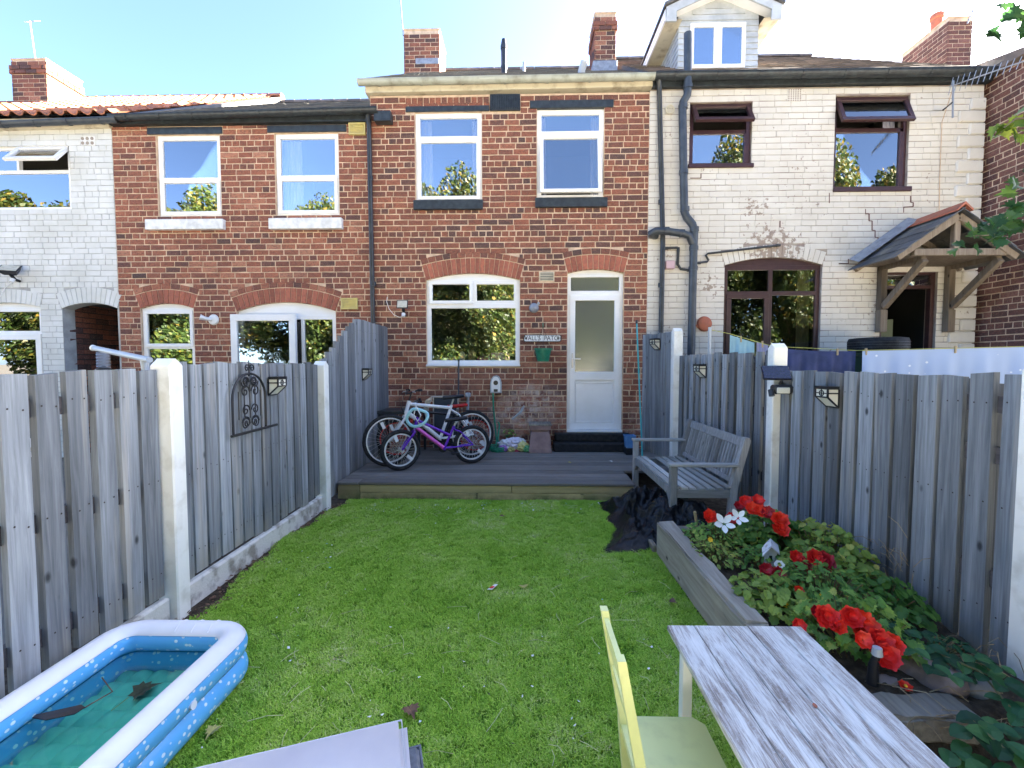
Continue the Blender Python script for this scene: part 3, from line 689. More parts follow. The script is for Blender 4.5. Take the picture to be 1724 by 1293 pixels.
window(HW, (wdo[0], wdo[1], .15, wdo[3]), [dict(r=(wdo[0]+.05, wdo[1]-.05, zd+.03, wdo[3]-.05)), dict(r=(wdo[0]+.05, wdo[1]-.04, .2, zd-.02), sash=1, sw=.09)], bars=[(wdo[0]+.05, wdo[1]-.05, zd-.02, zd+.03)], arch=oW, room='blind', depth=.15)
# the passage: brick-sided tunnel
pz = oP.z1+oP.rise
for side in (0, 1):
    xx = oP.x0 if side == 0 else oP.x1
    T = Matrix.Translation((xx, YF+.21, 0)) @ Matrix.Rotation(math.pi/2 if side == 0 else -math.pi/2, 4, 'Z')
    if side == 0:
        m = MB()
        for c in range(int(2.6/BC)):
            x = -.11*(c % 2)
            while x < 2.4:
                L = .2165; m.tone = random.random()*.7; V, Fc = brick_geo(L, BC-.012, .005, .03, .002)
                Tm = Matrix.Translation((xx-.0, YF+.21+x+.11, .04+c*BC)) @ Matrix.Rotation(math.pi/2, 4, 'Z'); m.add([Tm @ Vector(p) for p in V], Fc); x += .2285
        tag(m.build('passage_brickwork', 'brick', HW), kind='stuff')
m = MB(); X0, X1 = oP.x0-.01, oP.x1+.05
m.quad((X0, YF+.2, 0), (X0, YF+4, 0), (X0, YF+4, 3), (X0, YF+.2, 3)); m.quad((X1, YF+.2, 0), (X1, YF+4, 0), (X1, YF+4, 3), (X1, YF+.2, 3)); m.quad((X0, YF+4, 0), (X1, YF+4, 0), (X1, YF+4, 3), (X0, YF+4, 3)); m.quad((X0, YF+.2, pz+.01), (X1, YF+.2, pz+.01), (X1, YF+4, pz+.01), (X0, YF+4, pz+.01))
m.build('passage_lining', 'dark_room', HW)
e0, e1 = F(-60, 214, YF-.13), F(187, 200, YF-.13)
fm = MB(); fm.prism([(XW-1.5, zw-.08), (xl0, F(187, 217)[1]), (xl0, F(187, 200)[1]), (XW-1.5, zw+.09)], lambda a, b: (a, YF-.05, b), lambda a, b: (a, YF+.2, b)); fm.build('fascia', 'fascia_cream', HW)
gutter(HW, XW-1.5, e0[1]-.03, e1[0]+.1, e1[1], .06, 'grey_pipe', brackets=10)
pitched_roof(HW, XW-1.5, xs_, F(150, 203)[1]+.02, 8.02, 'pantile', ye=YF-.12, rows=13, tile='pantile')
a = FR(20, 100, 79, 180, 9.0); chm = stack(HW, 'chimney', a[0], a[1], 9.0, 9.75, 6.0, a[3], 'brick2', 'mortar')
bx('flashing', 'lead', chm, a[0]-.02, a[1]+.03, 8.97, 9.3, 6.4, 6.82, .01)
r_ = FR(136, 230, 160, 245); vo = bx('vent', 'stone_white', HW, r_[0], r_[1], YF-.008, YF+.02, r_[2], r_[3])
for i in range(3):
    for j in range(2): MB().tube([(r_[0]+(r_[1]-r_[0])*(i+.5)/3, YF-.012, r_[2]+(r_[3]-r_[2])*(j+.5)/2), (r_[0]+(r_[1]-r_[0])*(i+.5)/3, YF-.004, r_[2]+(r_[3]-r_[2])*(j+.5)/2)], .025, 12).build('vent_hole', 'cream_joint', vo)
# ------------------------------------------------------------------ the cream painted house on the right
xc1 = F(1650, 300)[0]
HC = thing('cream_house', 'cream painted brick house with brown windows and a dormer', 'house', ((xm1+xc1)/2, YF, 0), 0, 'terraced houses in a row')
ca = FR(1161, 172, 1266, 280); cb = FR(1405, 160, 1530, 321); cc = FR(1218, 446, 1381, 660); cd = FR(1480, 455, 1574, 720)
oCc = Opening(cc[0], cc[1], .9, cc[3], rise=.11, nv=19, thick=.2, mat='cream_brick', ring=False); oCd = Opening(cd[0], cd[1], .0, cd[3])
zc_ = F(1400, 146)[1]
wall(HC, xm1, xc1, .0, zc_, [Opening(*ca), Opening(*cb), oCc, oCd], [], 'cream_brick', 'cream_joint', joint=.009, recess=.005, ch=.004, hide=lambda p: p.z < 1.55, jmul=.6, header=0, vj=.003)
zs_ = F(1210, 217)[1]
window(HC, ca, [dict(r=(ca[0]+.03, ca[1]-.03, zs_-.0, ca[3]-.02), sash=1, open=R(30), sw=.06), dict(r=(ca[0]+.05, ca[1]-.07, ca[2]+.06, zs_-.03))], fr='brown', bars=[(ca[0]+.05, ca[1]-.05, zs_-.05, zs_+.005), (ca[1]-.09, ca[1]-.05, ca[2]+.05, zs_)], depth=.9, curtain=[(-1, .12, 'curtain')])
sill(HC, None, FR(1158, 276, 1268, 283), 'brown', .03)
zs_ = F(1460, 214)[1]
window(HC, cb, [dict(r=(cb[0]+.02, cb[1]-.02, zs_-.0, cb[3]-.02), sash=1, open=R(22), sw=.06), dict(r=(cb[0]+.03, cb[1]-.08, cb[2]+.05, zs_-.03))], fr='brown', bars=[(cb[0]+.03, cb[1]-.05, zs_-.05, zs_+.005), (cb[1]-.1, cb[1]-.05, cb[2]+.05, zs_)], w=.05, depth=.9, curtain=[(1, .18, 'curtain')])
sill(HC, None, FR(1402, 315, 1533, 323), 'brown', .03)
xmid = F(1298, 540)[0]; zt_ = F(1298, 493)[1]
win = window(HC, (cc[0], cc[1], .95, cc[3]), [dict(r=(cc[0]+.06, xmid-.03, zt_+.03, cc[3]-.05)), dict(r=(xmid+.03, cc[1]-.06, zt_+.03, cc[3]-.05)), dict(r=(cc[0]+.05, xmid-.02, 1.05, zt_-.01), sash=1, sw=.07), dict(r=(xmid+.03, cc[1]-.06, 1.05, zt_-.03))], fr='brown', gl='glass_dark', bars=[(xmid-.03, xmid+.03, 1.0, cc[3]-.05), (cc[0]+.05, xmid-.03, zt_-.03, zt_+.03), (xmid+.03, cc[1]-.05, zt_-.03, zt_+.03)], arch=oCc, room='dark_room', w=.065, curtain=[(1, .2, 'blind')])
# door behind the porch: open brown frame, pale interior wall
dr = MB(); ring(dr, cd[0], cd[1], YF+.04, YF+.12, 0, cd[3], .06); dr.box(cd[0]+.05, cd[1]-.05, YF+.045, YF+.115, F(1500, 483)[1]-.02, F(1500, 483)[1]+.03); dob = dr.build('door', 'brown', HC)
MB().box(cd[0]+.06, cd[1]-.06, YF+.07, YF+.076, F(1500, 483)[1]+.03, cd[3]-.06).build('pane', 'glass', dob)
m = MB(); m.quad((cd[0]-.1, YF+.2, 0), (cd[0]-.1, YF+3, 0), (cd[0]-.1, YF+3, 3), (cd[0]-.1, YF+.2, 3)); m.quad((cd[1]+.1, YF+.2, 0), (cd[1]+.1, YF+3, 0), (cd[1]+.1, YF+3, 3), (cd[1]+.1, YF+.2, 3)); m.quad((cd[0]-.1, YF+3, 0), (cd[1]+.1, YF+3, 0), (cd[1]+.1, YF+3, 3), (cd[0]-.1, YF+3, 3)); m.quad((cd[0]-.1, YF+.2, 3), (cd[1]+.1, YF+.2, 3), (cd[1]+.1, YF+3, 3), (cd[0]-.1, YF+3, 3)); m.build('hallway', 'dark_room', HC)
K['sage'] = M('sage_plaster', (.30, .34, .24), .9); m = MB(); m.quad((cd[0]+.12, YF+.9, 0), (cd[1]-.22, YF+.5, 0), (cd[1]-.22, YF+.5, 2.2), (cd[0]+.12, YF+.9, 2.2)); m.build('hall_panel', 'sage', HC)
# CRACKS: stepped cracks through the paint
K['crack'] = M('open_crack', (.16, .09, .075), .95)
for path in ([(1457, 352), (1457, 360), (1463, 360), (1463, 372), (1468, 372), (1468, 388), (1473, 388), (1473, 400), (1478, 400), (1478, 412)], [(1533, 330), (1533, 341), (1537, 341), (1537, 348), (1521, 349), (1521, 358)], [(1313, 372), (1313, 383)], [(1396, 325), (1396, 342)], [(1180, 292), (1180, 300), (1162, 300)], [(1428, 436), (1428, 444), (1412, 444), (1450, 445)]):
    m = MB(); Q = [F(*q) for q in path]
    for a, b in zip(Q[:-1], Q[1:]): m.bar((a[0], YF-.003, a[1]), (b[0], YF-.003, b[1]), .006, rnd(.008, .017), (1, 0, 0) if abs(a[0]-b[0]) < .02 else (0, 0, 1))
    m.build('crack', 'crack', HC)
# quoins
z = .02; i = 0
while z < zc_-.2:
    w_ = .36 if i % 2 == 0 else .2; h_ = .178
    q = MB(); q.tone = random.random()*.4; q.box(xc1-w_, xc1+.02, YF-.03, YF+.2, z, z+h_-.014, None, .014); q.build('quoin', 'cream_brick', HC); z += .178; i += 1
# eaves
e0, e1 = F(1100, 126, YF-.13), F(1672, 118, YF-.13)
fm = MB(); fm.prism([(xm1+.02, F(1110, 150)[1]), (xc1+.06, F(1650, 140)[1]), (xc1+.06, F(1650, 126)[1]+.04), (xm1+.02, F(1110, 134)[1]+.04)], lambda a, b: (a, YF-.06, b), lambda a, b: (a, YF+.2, b)); fm.build('fascia', 'black_paint', HC)
gutter(HC, e0[0]+.02, e0[1], e1[0], e1[1], .075, 'black_paint', brackets=8)
pitched_roof(HC, xm1+.01, xc1+.1, e0[1]+.03, 8.75, 'concrete_tile', ye=YF-.1, rows=16, tile='slate')
def chim_r():
    a = onY(1597, 25, 9.4); b = onY(1630, 25, 9.4)
    c = stack(HC, 'chimney', a.x, b.x+.1, 9.4, 10.5, 7.0, a.z-.05, 'brick3', 'mortar', cap=False)
    p = onY(1562, 40, 10.2)
    MB().lathe([(.09, -.5), (.1, -.1), (.12, -.08), (.12, .0), (.1, .02), (.085, .02), (.085, -.3)], 16, Matrix.Translation((p.x+.1, 10.1, p.z+.1))).build('chimney_pot', 'clay', c, True)
chim_r()
# dormer
DY = 7.35
def dorm():
    r = FR(1142, 44, 1276, 116, DY); x0, x1, z0 = r[0], r[1], r[2]-.15; zap = F(1206, -4, DY)[1]; xa = (x0+x1)/2; zsh = F(1206, 26, DY)[1]
    K['shiplap'] = M('white_shiplap', (.5, .52, .53), .5, (.38, .4, .41), 5)
    c = MB(); c.prism([(x0, z0), (x1, z0), (x1, zsh), (xa, zap), (x0, zsh)], lambda a, b: (a, DY, b), lambda a, b: (a, 10.2, b)); d = c.build('dormer', 'shiplap', HC)
    wn_ = FR(1161, 40, 1254, 116, DY)
    z = z0; n = 0
    while z < zap-.08:
        for s0, s1 in ((x0, wn_[0]), (wn_[1], x1)) if z < wn_[3] else ((x0, x1),):
            if z > zsh-.08:
                f = max(0, (zap-z-.08)/(zap-zsh)); s0, s1 = max(s0, xa-(xa-x0)*f), min(s1, xa+(x1-xa)*f)
            if s1-s0 < .03: continue
            b = MB(); b.prism([(0, z), (-.016, z), (-.003, z+.088), (0, z+.088)], lambda u, v: (s0+.001, DY+u, v), lambda u, v: (s1-.001, DY+u, v)); b.build('cladding_board', 'shiplap', d)
        if z < zsh:
            b = MB(); b.prism([(0, z), (-.016, z), (-.003, z+.088), (0, z+.088)], lambda u, v: (x0+u, DY+.001, v), lambda u, v: (x0+u, 9.5, v)); b.build('cladding_board', 'shiplap', d)
        z += .09
    w = MB(); xk = (wn_[0]+wn_[1])/2
    ring(w, wn_[0], xk-.005, DY-.03, DY+.03, wn_[2], wn_[3], .06); ring(w, xk+.005, wn_[1], DY-.03, DY+.03, wn_[2], wn_[3], .06); w.box(xk-.03, xk+.03, DY-.036, DY-.02, wn_[2], wn_[3]); w = w.build('window', 'upvc', d)
    for u, v in ((wn_[0]+.055, xk-.06), (xk+.06, wn_[1]-.055)): MB().box(u, v, DY-.012, DY-.006, wn_[2]+.055, wn_[3]-.055).build('pane', K['dormer_glass'], w)
    # overhanging roof with barge boards
    ov, ev = .2, .26
    for s_ in (-1, 1):
        xe = xa+s_*((x1-x0)/2+ev); sl = (zap-zsh)/((x1-x0)/2); ze = zap+.06-sl*abs(xe-xa)
        b = MB(); b.prism([(xa, zap+.12), (xe, ze+.05), (xe, ze-.08), (xa, zap-.02)], lambda a, b2: (a, DY-ov, b2), lambda a, b2: (a, DY-ov+.025, b2)); b.build('barge_board', 'shiplap', d)
        b = MB(); b.box(min(xe, xe-s_*.16), max(xe, xe-s_*.16), DY-ov-.004, DY-ov+.03, ze-.17, ze+.035, None, .004); b.build('barge_end', 'shiplap', d)
        b = MB(); b.prism([(xa, zap+.17), (xe+s_*.03, ze+.10), (xe+s_*.03, ze+.055), (xa, zap+.125)], lambda a, b2: (a, DY-ov-.03, b2), lambda a, b2: (a, 10.6, b2)); b.build('dormer_roof', 'slate', d)
        b = MB(); b.quad((xa, DY-ov+.026, zap-.015), (xe, DY-ov+.026, ze-.055), (xe, DY-.001, ze-.055), (xa, DY-.001, zap-.015)); b.build('soffit', 'upvc', d)
        b = MB(); b.quad((xe, DY-ov+.03, ze-.12), (xe-s_*ev, DY-ov+.03, ze-.12), (xe-s_*ev, 10.2, ze-.12), (xe, 10.2, ze-.12)); b.build('soffit', 'fascia_cream', d)
        b = MB(); b.box(xe-.012, xe+.012, DY-ov+.032, 10.2, ze-.13, ze+.03); b.build('fascia', 'upvc', d)
K['dormer_glass'] = glass_mat('dormer_glass', (.4, .5, .6), .42)
dorm()
# pipes on the cream wall
def FP(px, py, off): p = onY(px, py, YF-off); return (p.x, YF-off, p.z)
pipe(HC, 'downpipe', [FP(1109, 132, .12), FP(1110, 150, .05), FP(1116, 400, .05), (FP(1112, 600, .05)[0], YF-.05, 1.0)], .036, 'black_pipe', [(FP(1113, 340, .05), (0, 0, 1)), (FP(1113, 480, .05), (0, 0, 1))])
pipe(HC, 'soil_pipe', [FP(1158, 56, .13), FP(1158, 148, .13), FP(1157, 160, .12), FP(1150, 172, .09), FP(1149, 182, .09), FP(1152, 356, .09), FP(1156, 366, .09), FP(1166, 378, .1), FP(1169, 388, .1), FP(1168, 410, .1), (FP(1163, 600, .1)[0], YF-.1, .8)], .056, 'grey_pipe',
     [(FP(1158, 146, .13), (0, 0, 1)), (FP(1150, 180, .09), (0, 0, 1)), (FP(1151, 290, .09), (0, 0, 1)), (FP(1153, 352, .09), (0, 0, 1)), (FP(1169, 386, .1), (0, 0, 1)), (FP(1168, 418, .1), (0, 0, 1)), (FP(1167, 452, .1), (0, 0, 1))], 18)
pipe(HC, 'branch_pipe', [FP(1104, 398, -.02), FP(1097, 396, .05), FP(1096, 393, .1), FP(1103, 389, .14), FP(1120, 389, .15), FP(1148, 393, .15), FP(1160, 397, .13), FP(1166, 410, .11)], .052, 'grey_pipe', [(FP(1122, 389, .15), (1, 0, 0)), (FP(1148, 393, .15), (1, 0, 0))], 16)
pipe(HC, 'waste_pipe', [FP(1119, 418, .03), FP(1140, 417, .03), FP(1142, 422, .03), FP(1141, 445, .03), FP(1146, 453, .03), FP(1164, 455, .08)], .019, 'black_pipe', [(FP(1121, 418, .03), (1, 0, 0)), (FP(1142, 420, .03), (0, 0, 1)), (FP(1160, 455, .07), (1, 0, 0))])
pipe(HC, 'waste_pipe', [FP(1172, 443, .08), FP(1190, 441, .03), FP(1193, 438, .03), FP(1188, 430, .03), FP(1192, 427, .03), FP(1312, 413, .03)], .016, 'black_pipe', [(FP(1176, 443, .07), (1, 0, 0)), (FP(1310, 413, .03), (1, 0, 0))])
K['pink_box'] = M('faded_pink_plastic', (.5, .34, .36), .6); r_ = FR(1119, 440, 1134, 454); bx('junction_box', 'pink_box', HC, r_[0], r_[1], YF-.07, YF+.01, r_[2], r_[3], .01)
p = onY(1128, 184, YF-.03)
o = MB().tube([(p.x+.06*math.cos(a), YF-.03, p.z+.06*math.sin(a)) for a in [k*math.pi/8 for k in range(16)]], .012, 6, True)
for k in range(5): o.bar((p.x-.05+.025*k, YF-.03, p.z-.05), (p.x-.05+.025*k, YF-.03, p.z+.05), .008, .01)
o.build('round_vent', 'fascia_cream', HC)
r_ = FR(1326, 150, 1349, 171); vo = bx('vent', 'cream_brick', HC, r_[0], r_[1], YF-.006, YF+.02, r_[2], r_[3])
for i in range(6):
    for j in range(6): x, z = r_[0]+(r_[1]-r_[0])*(i+.5)/6, r_[2]+(r_[3]-r_[2])*(j+.5)/6; bx('vent_hole', 'cream_joint', vo, x-.009, x+.009, YF-.009, YF-.005, z-.009, z+.009, .001)
# ------------------------------------------------------------------ the brick gable beyond
xg = xc1+.1; HG = thing('brick_house', 'brown brick side wall of the neighbouring house at the right edge', 'house', (xg, YF, 0), 0, 'terraced houses in a row')
yg0 = 5.75; Tg = Matrix.Translation((xg, YF+.3, 0)) @ Matrix.Rotation(-math.pi/2, 4, 'Z')
wall(HG, 0, YF+.3-yg0, .0, 5.66, [], [], 'brick3', 'mortar', xform=Tg, keep=230, hide=lambda p: p.z < 1.5)
m = MB(); m.box(xg+.012, xg+2.4, yg0, YF+.6, 0, 5.65); m.box(xg+.02, xg+8, YF+.1, YF+8.4, 0, 5.95); m.build('core_and_sun_block', 'mortar', HG)  # gable core, plus an unseen terrace body added to shade the garden
m = MB(); m.prism([(YF-.1, 6.1), (YF+4.2, 7.3), (YF+8.5, 6.1), (YF+8.5, 5.96), (YF-.1, 5.96)], lambda a, b: (xg+.6, a, b), lambda a, b: (xg+8, a, b)); m.build('sun_block_roof', 'concrete_tile', HG)  # roof of the added body, eave set high enough to block the sun
m = MB(); m.prism([(xg-.1, 5.72), (xg+1.2, 6.3), (xg+2.5, 5.72), (xg+2.5, 5.64), (xg-.1, 5.64)], lambda a, b: (a, yg0-.1, b), lambda a, b: (a, YF+.7, b)); m.build('roof', 'concrete_tile', HG)
# ------------------------------------------------------------------ lawn, soil, deck
EDGE = 1.05                                 # left face of the raised bed
m = MB(); m.quad((-2.6, -2, -.012), (2.6, -2, -.012), (2.6, YF+.05, -.012), (-2.6, YF+.05, -.012)); tag(m.build('soil', 'soil'), kind='structure')
def lawn_mat():
    m, n, l, b = nmat('turf_backing'); g = NG(n, l); p = g.pos()
    c = g.ramp(g.noise(p, 160, 4, .7), [(.3, (.06, .14, .012)), (.7, (.14, .29, .028))]); g.put(b.inputs['Base Color'], c); sset(b, Roughness=.9, Specular_IOR_Level=.1)
    g.put(b.inputs['Normal'], g.bump(g.noise(p, 200, 3), .8, .01)); return m
K['turf'] = lawn_mat()
def lawn_left(y): return -1.96+.05*math.sin(y*3.1)+.035*math.sin(y*9.7+1)
bm = bmesh.new(); ys = [-.6+i*.1 for i in range(54)]; ys[-1] = 4.715
rows = []
for y in ys: rows.append([bm.verts.new((lawn_left(y)+(EDGE+.0-lawn_left(y))*k/12, y, .004*math.sin(y*2.3+k))) for k in range(13)])
for a, b in zip(rows[:-1], rows[1:]):
    for k in range(12): bm.faces.new((a[k], a[k+1], b[k+1], b[k]))
me = bpy.data.meshes.new('lawn'); bm.to_mesh(me); bm.free(); me.materials.append(K['turf']); lawn = link('lawn', me); tag(lawn, kind='structure')
# blades: three tufts scattered with geometry nodes
def blade_mat():
    m, n, l, b = nmat('turf_blade'); g = NG(n, l); t = g.tone()
    oi = n.new('ShaderNodeObjectInfo').outputs['Random']; p = g.pos()
    f = g.math('MULTIPLY_ADD', oi, .32, g.math('MULTIPLY_ADD', t, .4, g.math('MULTIPLY', g.ramp(g.noise(p, 1.7, 6, .7), [(.35, 0), (.65, 1)]), .42)))
    c = g.ramp(f, [(.1, (.15, .30, .022)), (.42, (.27, .49, .045)), (.7, (.39, .59, .08)), (.9, (.52, .64, .17)), (1, (.68, .64, .36))])
    g.put(b.inputs['Base Color'], c); sset(b, Roughness=.6, Specular_IOR_Level=.12); return m
K['blade'] = blade_mat()
def tuft(seed):
    rg = random.Random(seed); m = MB()
    for i in range(34):
        a = rg.uniform(0, 6.28); r = .03*math.sqrt(rg.random()); x, y = r*math.cos(a), r*math.sin(a); m.tone = rg.random()
        h = rg.uniform(.006, .015); d = rg.uniform(0, 6.28); w = rg.uniform(.0010, .0018); ln = rg.uniform(.5, 1.9)*h
        dx, dy = math.cos(d), math.sin(d); sx_, sy_ = -dy*w, dx*w
        p1 = (x+dx*ln*.35, y+dy*ln*.35, h*.7); p2 = (x+dx*ln, y+dy*ln, h)
        m.add([(x-sx_, y-sy_, -.002), (x+sx_, y+sy_, -.002), (p1[0]+sx_, p1[1]+sy_, p1[2]), (p1[0]-sx_, p1[1]-sy_, p1[2]), p2], [(0, 1, 2, 3), (3, 2, 4)])
    me = m.mesh('tuft_%d' % seed, 'blade'); return me
tcol = bpy.data.collections.new('turf_tufts')
for s_ in range(4):
    tcol.objects.link(bpy.data.objects.new('turf_tuft', tuft(s_)))
gn = bpy.data.node_groups.new('turf_scatter', 'GeometryNodeTree')
gn.interface.new_socket('Geometry', in_out='INPUT', socket_type='NodeSocketGeometry'); gn.interface.new_socket('Geometry', in_out='OUTPUT', socket_type='NodeSocketGeometry')
N = gn.nodes; Lk = gn.links.new
gi = N.new('NodeGroupInput'); go = N.new('NodeGroupOutput'); ds = N.new('GeometryNodeDistributePointsOnFaces'); ip = N.new('GeometryNodeInstanceOnPoints'); ci = N.new('GeometryNodeCollectionInfo')
ci.inputs['Collection'].default_value = tcol; ci.inputs['Separate Children'].default_value = True; ci.inputs['Reset Children'].default_value = True
ds.inputs['Density'].default_value = 2300
rv = N.new('FunctionNodeRandomValue'); rv.data_type = 'FLOAT_VECTOR'; rv.inputs[0].default_value = (-.12, -.12, 0); rv.inputs[1].default_value = (.12, .12, 6.28)
rs = N.new('FunctionNodeRandomValue'); rs.data_type = 'FLOAT'; rs.inputs[2].default_value = .75; rs.inputs[3].default_value = 1.2
Lk(gi.outputs[0], ds.inputs[0]); Lk(ds.outputs[0], ip.inputs['Points']); Lk(ci.outputs[0], ip.inputs['Instance']); ip.inputs['Pick Instance'].default_value = True
Lk(rv.outputs[0], ip.inputs['Rotation']); Lk(rs.outputs[1], ip.inputs['Scale']); Lk(ip.outputs[0], go.inputs[0])
me2 = me.copy(); grass = link('artificial_grass', me2); tag(grass, 'bright green artificial grass pile covering the lawn', 'grass', kind='stuff')
md = grass.modifiers.new('scatter', 'NODES'); md.node_group = gn
# deck
DZ, DYF = .19, 4.73
def deck_mat():
    m, n, l, b = nmat('grey_composite_deck'); g = NG(n, l); p = g.pos(); t = g.tone()
    gr = g.noise(g.mapping(p, (1.2, 70, 70)), 1, 4, .6); st = g.noise(p, 2.2, 5, .65)
    c = g.ramp(gr, [(.3, (.135, .122, .108)), (.7, (.23, .21, .188))]); c = g.mix(g.ramp(st, [(.48, 0), (.75, .6)]), c, (.24, .23, .215))
    c = g.mix(1.0, c, g.math('MULTIPLY_ADD', t, .4, .8), 'MULTIPLY'); g.put(b.inputs['Base Color'], c); sset(b, Roughness=.6, Specular_IOR_Level=.35)
    w = g.new('ShaderNodeTexWave', bands_direction='Y', wave_profile='SIN'); g.put(w.inputs[0], p); w.inputs['Scale'].default_value = 38
    g.put(b.inputs['Normal'], g.bump(w.outputs[1], .6, .004)); return m
K['deck'] = deck_mat()
DK = thing('deck', 'low dark grey boarded deck below the back door', 'deck', (-.2, 5.7, 0))
y = DYF; bw = .146
while y < YF-.02:
    x1 = 1.22 if y < 5.25 else 1.95
    o = MB(); o.tone = random.random()
    if y == DYF: o.box(-1.8, x1, y-.012, y+bw-.014, DZ-.03, DZ, None, .006)
    else: o.box(-2.03, x1+rnd(-.01, .01), y, min(y+bw-.014, YF-.005), DZ-.03, DZ+rnd(-.001, .001), None, .004)
    o.build('deck_board', 'deck', DK); y += bw
o = MB(); o.tone = .8; o.box(-2.035, -1.805, DYF-.012, DYF+bw-.007, DZ-.03, DZ+.001, None, .005); o.build('deck_board', 'deck', DK)
for x0, x1, z0, z1 in ((-2.035, -1.79, .0, .158), (-1.786, -.12, .075, .158), (-.115, 1.2, .075, .158), (-1.786, -.5, -.01, .072), (-.494, 1.2, -.01, .072)):
    o = MB(); o.tone = random.random(); o.box(x0, x1, DYF, DYF+.045, z0, z1, None, .004); o.build('fascia_board', 'timber', DK)
o = MB(); o.box(1.175, 1.2, DYF+.05, 5.25, 0, .158); o.build('side_board', 'timber', DK)
# black rubber door steps
zd_ = dR[2]-.008
ST = thing('door_step', 'two black rubber covered steps under the white back door', 'steps', ((dR[0]+dR[1])/2, 6.6, DZ)); sx0, sx1 = F(930, 740)[0], F(1060, 740)[0]
bx('tread', 'rubber', ST, sx0, sx1, 6.42, 6.735, DZ+.002, DZ+.125, .012); bx('tread', 'rubber', ST, sx0+.03, sx1-.02, 6.6, 6.738, DZ+.126, zd_, .012)
# ------------------------------------------------------------------ fences
NAILS = {}
def slat(fence, c, w, z0, z1, along, nrm, th=.03, tn=None):
    """vertical board centred at c (xy), width along 'along'; top edge slightly out of square"""
    o = MB(); o.tone = 0.0
    a = Vector((along[0], along[1], 0)).normalized(); n = Vector((nrm[0], nrm[1], 0)).normalized()
    lean = rnd(-.008, .008); t1, t2 = rnd(-.008, .008), rnd(-.008, .008); P = []
    for z, k in ((z0, 0), (z0+(z1-z0)*.5, .5), (z1, 1)):
        for s_, d in ((-1, 0), (1, 0), (1, 1), (-1, 1)):
            zz = z+(t1 if s_ < 0 else t2)*(k == 1); wob = rnd(-.002, .002)
            P.append(Vector((c[0], c[1], zz))+a*(s_*w/2+lean*k+wob)-n*(th*d)+n*rnd(-.002, .002))
    Fc = [(0, 1, 2, 3), (8, 9, 10, 11)]+[(i*4+k, i*4+(k+1) % 4, i*4+4+(k+1) % 4, i*4+4+k) for i in range(2) for k in range(4)]
    nb = NAILS.setdefault(fence.name, MB())
    for zz in (.3, .82, z1-.14):
        for sd in (-1, 1):
            q = Vector((c[0], c[1], zz+rnd(-.015, .015)))+a*(sd*w*.26+rnd(-.006, .006))+n*.0035
            nb.add([q+a*.0045*math.cos(k)+Vector((0, 0, .0045*math.sin(k))) for k in [i*math.pi/3 for i in range(6)]], [tuple(range(6))])
    o.add(P, Fc); s = o.build('slat', 'fence', fence); s['tone'] = random.random() if tn is None else tn; return s
def post(fence, x, y, z0, z1, w=.1, d=.12):
    o = MB(); o.box(x-d/2, x+d/2, y-w/2, y+w/2, z0, z1-.03, None, .008)
    o.prism([(-w/2+.006, 0), (w/2-.006, 0), (0, .035)], lambda a, b: (x-d/2+.006, y+a, z1-.031+b), lambda a, b: (x+d/2-.006, y+a, z1-.031+b)); return o.build('post', 'post', fence)
LF = thing('slatted_fence', 'grey slatted fence with white posts along the left of the lawn', 'fence', (XL, 3, 0), 0, 'garden fences')
LP = [.56, 2.49, 4.43]
for yy, zt2 in zip(LP, (1.5, 1.515, 1.51)): post(LF, XL-.005, yy, -.02, zt2)
def lrow(y0, y1, ztop, pitch, wf, zb=.15):
    n = int(round((y1-y0)/pitch)); p = (y1-y0)/n
    for i in range(n):
        y = y0+(i+.5)*p; zt3 = ztop(y) if callable(ztop) else ztop
        slat(LF, (XL-.012, y), p*rnd(*wf), zb+rnd(-.01, .02), zt3+rnd(-.008, .008), (0, 1), (1, 0))
lrow(.62, 2.44, 1.455, .128, (.74, .84)); lrow(2.545, 4.38, 1.49, .122, (.76, .88))
lrow(4.48, 6.7, lambda y: min(2.045, 1.53+max(0, y-4.52)*.58), .111, (.93, .99), .05)
for y0, y1, zs in ((.6, 2.45, (.3, .8, 1.3)), (2.54, 4.4, (.3, .8, 1.36)), (4.48, 6.7, (.3, .85, 1.42))):
    for z in zs: o = MB(); o.tone = random.random(); o.box(XL-.075, XL-.036, y0, y1, z-.04, z+.04); o.build('rail', 'fence_rail', LF)
for y0, y1 in ((.61, 2.44), (2.54, 4.38)): bx('gravel_board', 'gravel_board', LF, XL-.04, XL+.012, y0, y1, -.03, .14, .012)
# right fence in three runs
RF = thing('slatted_fence', 'grey slatted fence with white posts behind the bench and flower bed', 'fence', (XR1, 3.5, 0), 0, 'garden fences')
RP = [(F(1077, 600)[0], 6.74), (2.0, 5.8), (2.197, 3.87), (2.23, 1.93), (2.24, 0.0)]
def rrow(a, b, ztop, pitch, wf, zb, back=False):
    a = Vector(a); b = Vector(b); d = b-a; L = d.length; d /= L; nrm = Vector((d.y, -d.x)); nrm = nrm if nrm.x < 0 else -nrm
    n = int(round((L-.1)/pitch)); p = (L-.1)/n
    for i in range(n):
        c = a+d*(.05+(i+.5)*p); slat(RF, c-nrm*.012, p*rnd(*wf), zb+rnd(-.01, .02), ztop+rnd(-.01, .01), d, nrm)
    if back:
        for i in range(n-1):
            c = a+d*(.05+(i+1)*p); slat(RF, c-nrm*.098, p*.8, zb, ztop-.03+rnd(-.02, .01), d, nrm, tn=.0)  # rear boards take the darkest tone, painting in the shadow behind the gaps
    for z in (.45, 1.05, ztop-.14):
        o = MB(); o.tone = random.random(); o.bar((*(a+d*.05-nrm*.055), z), (*(b-d*.05-nrm*.055), z), .04, .08); o.build('rail', 'fence_rail', RF)
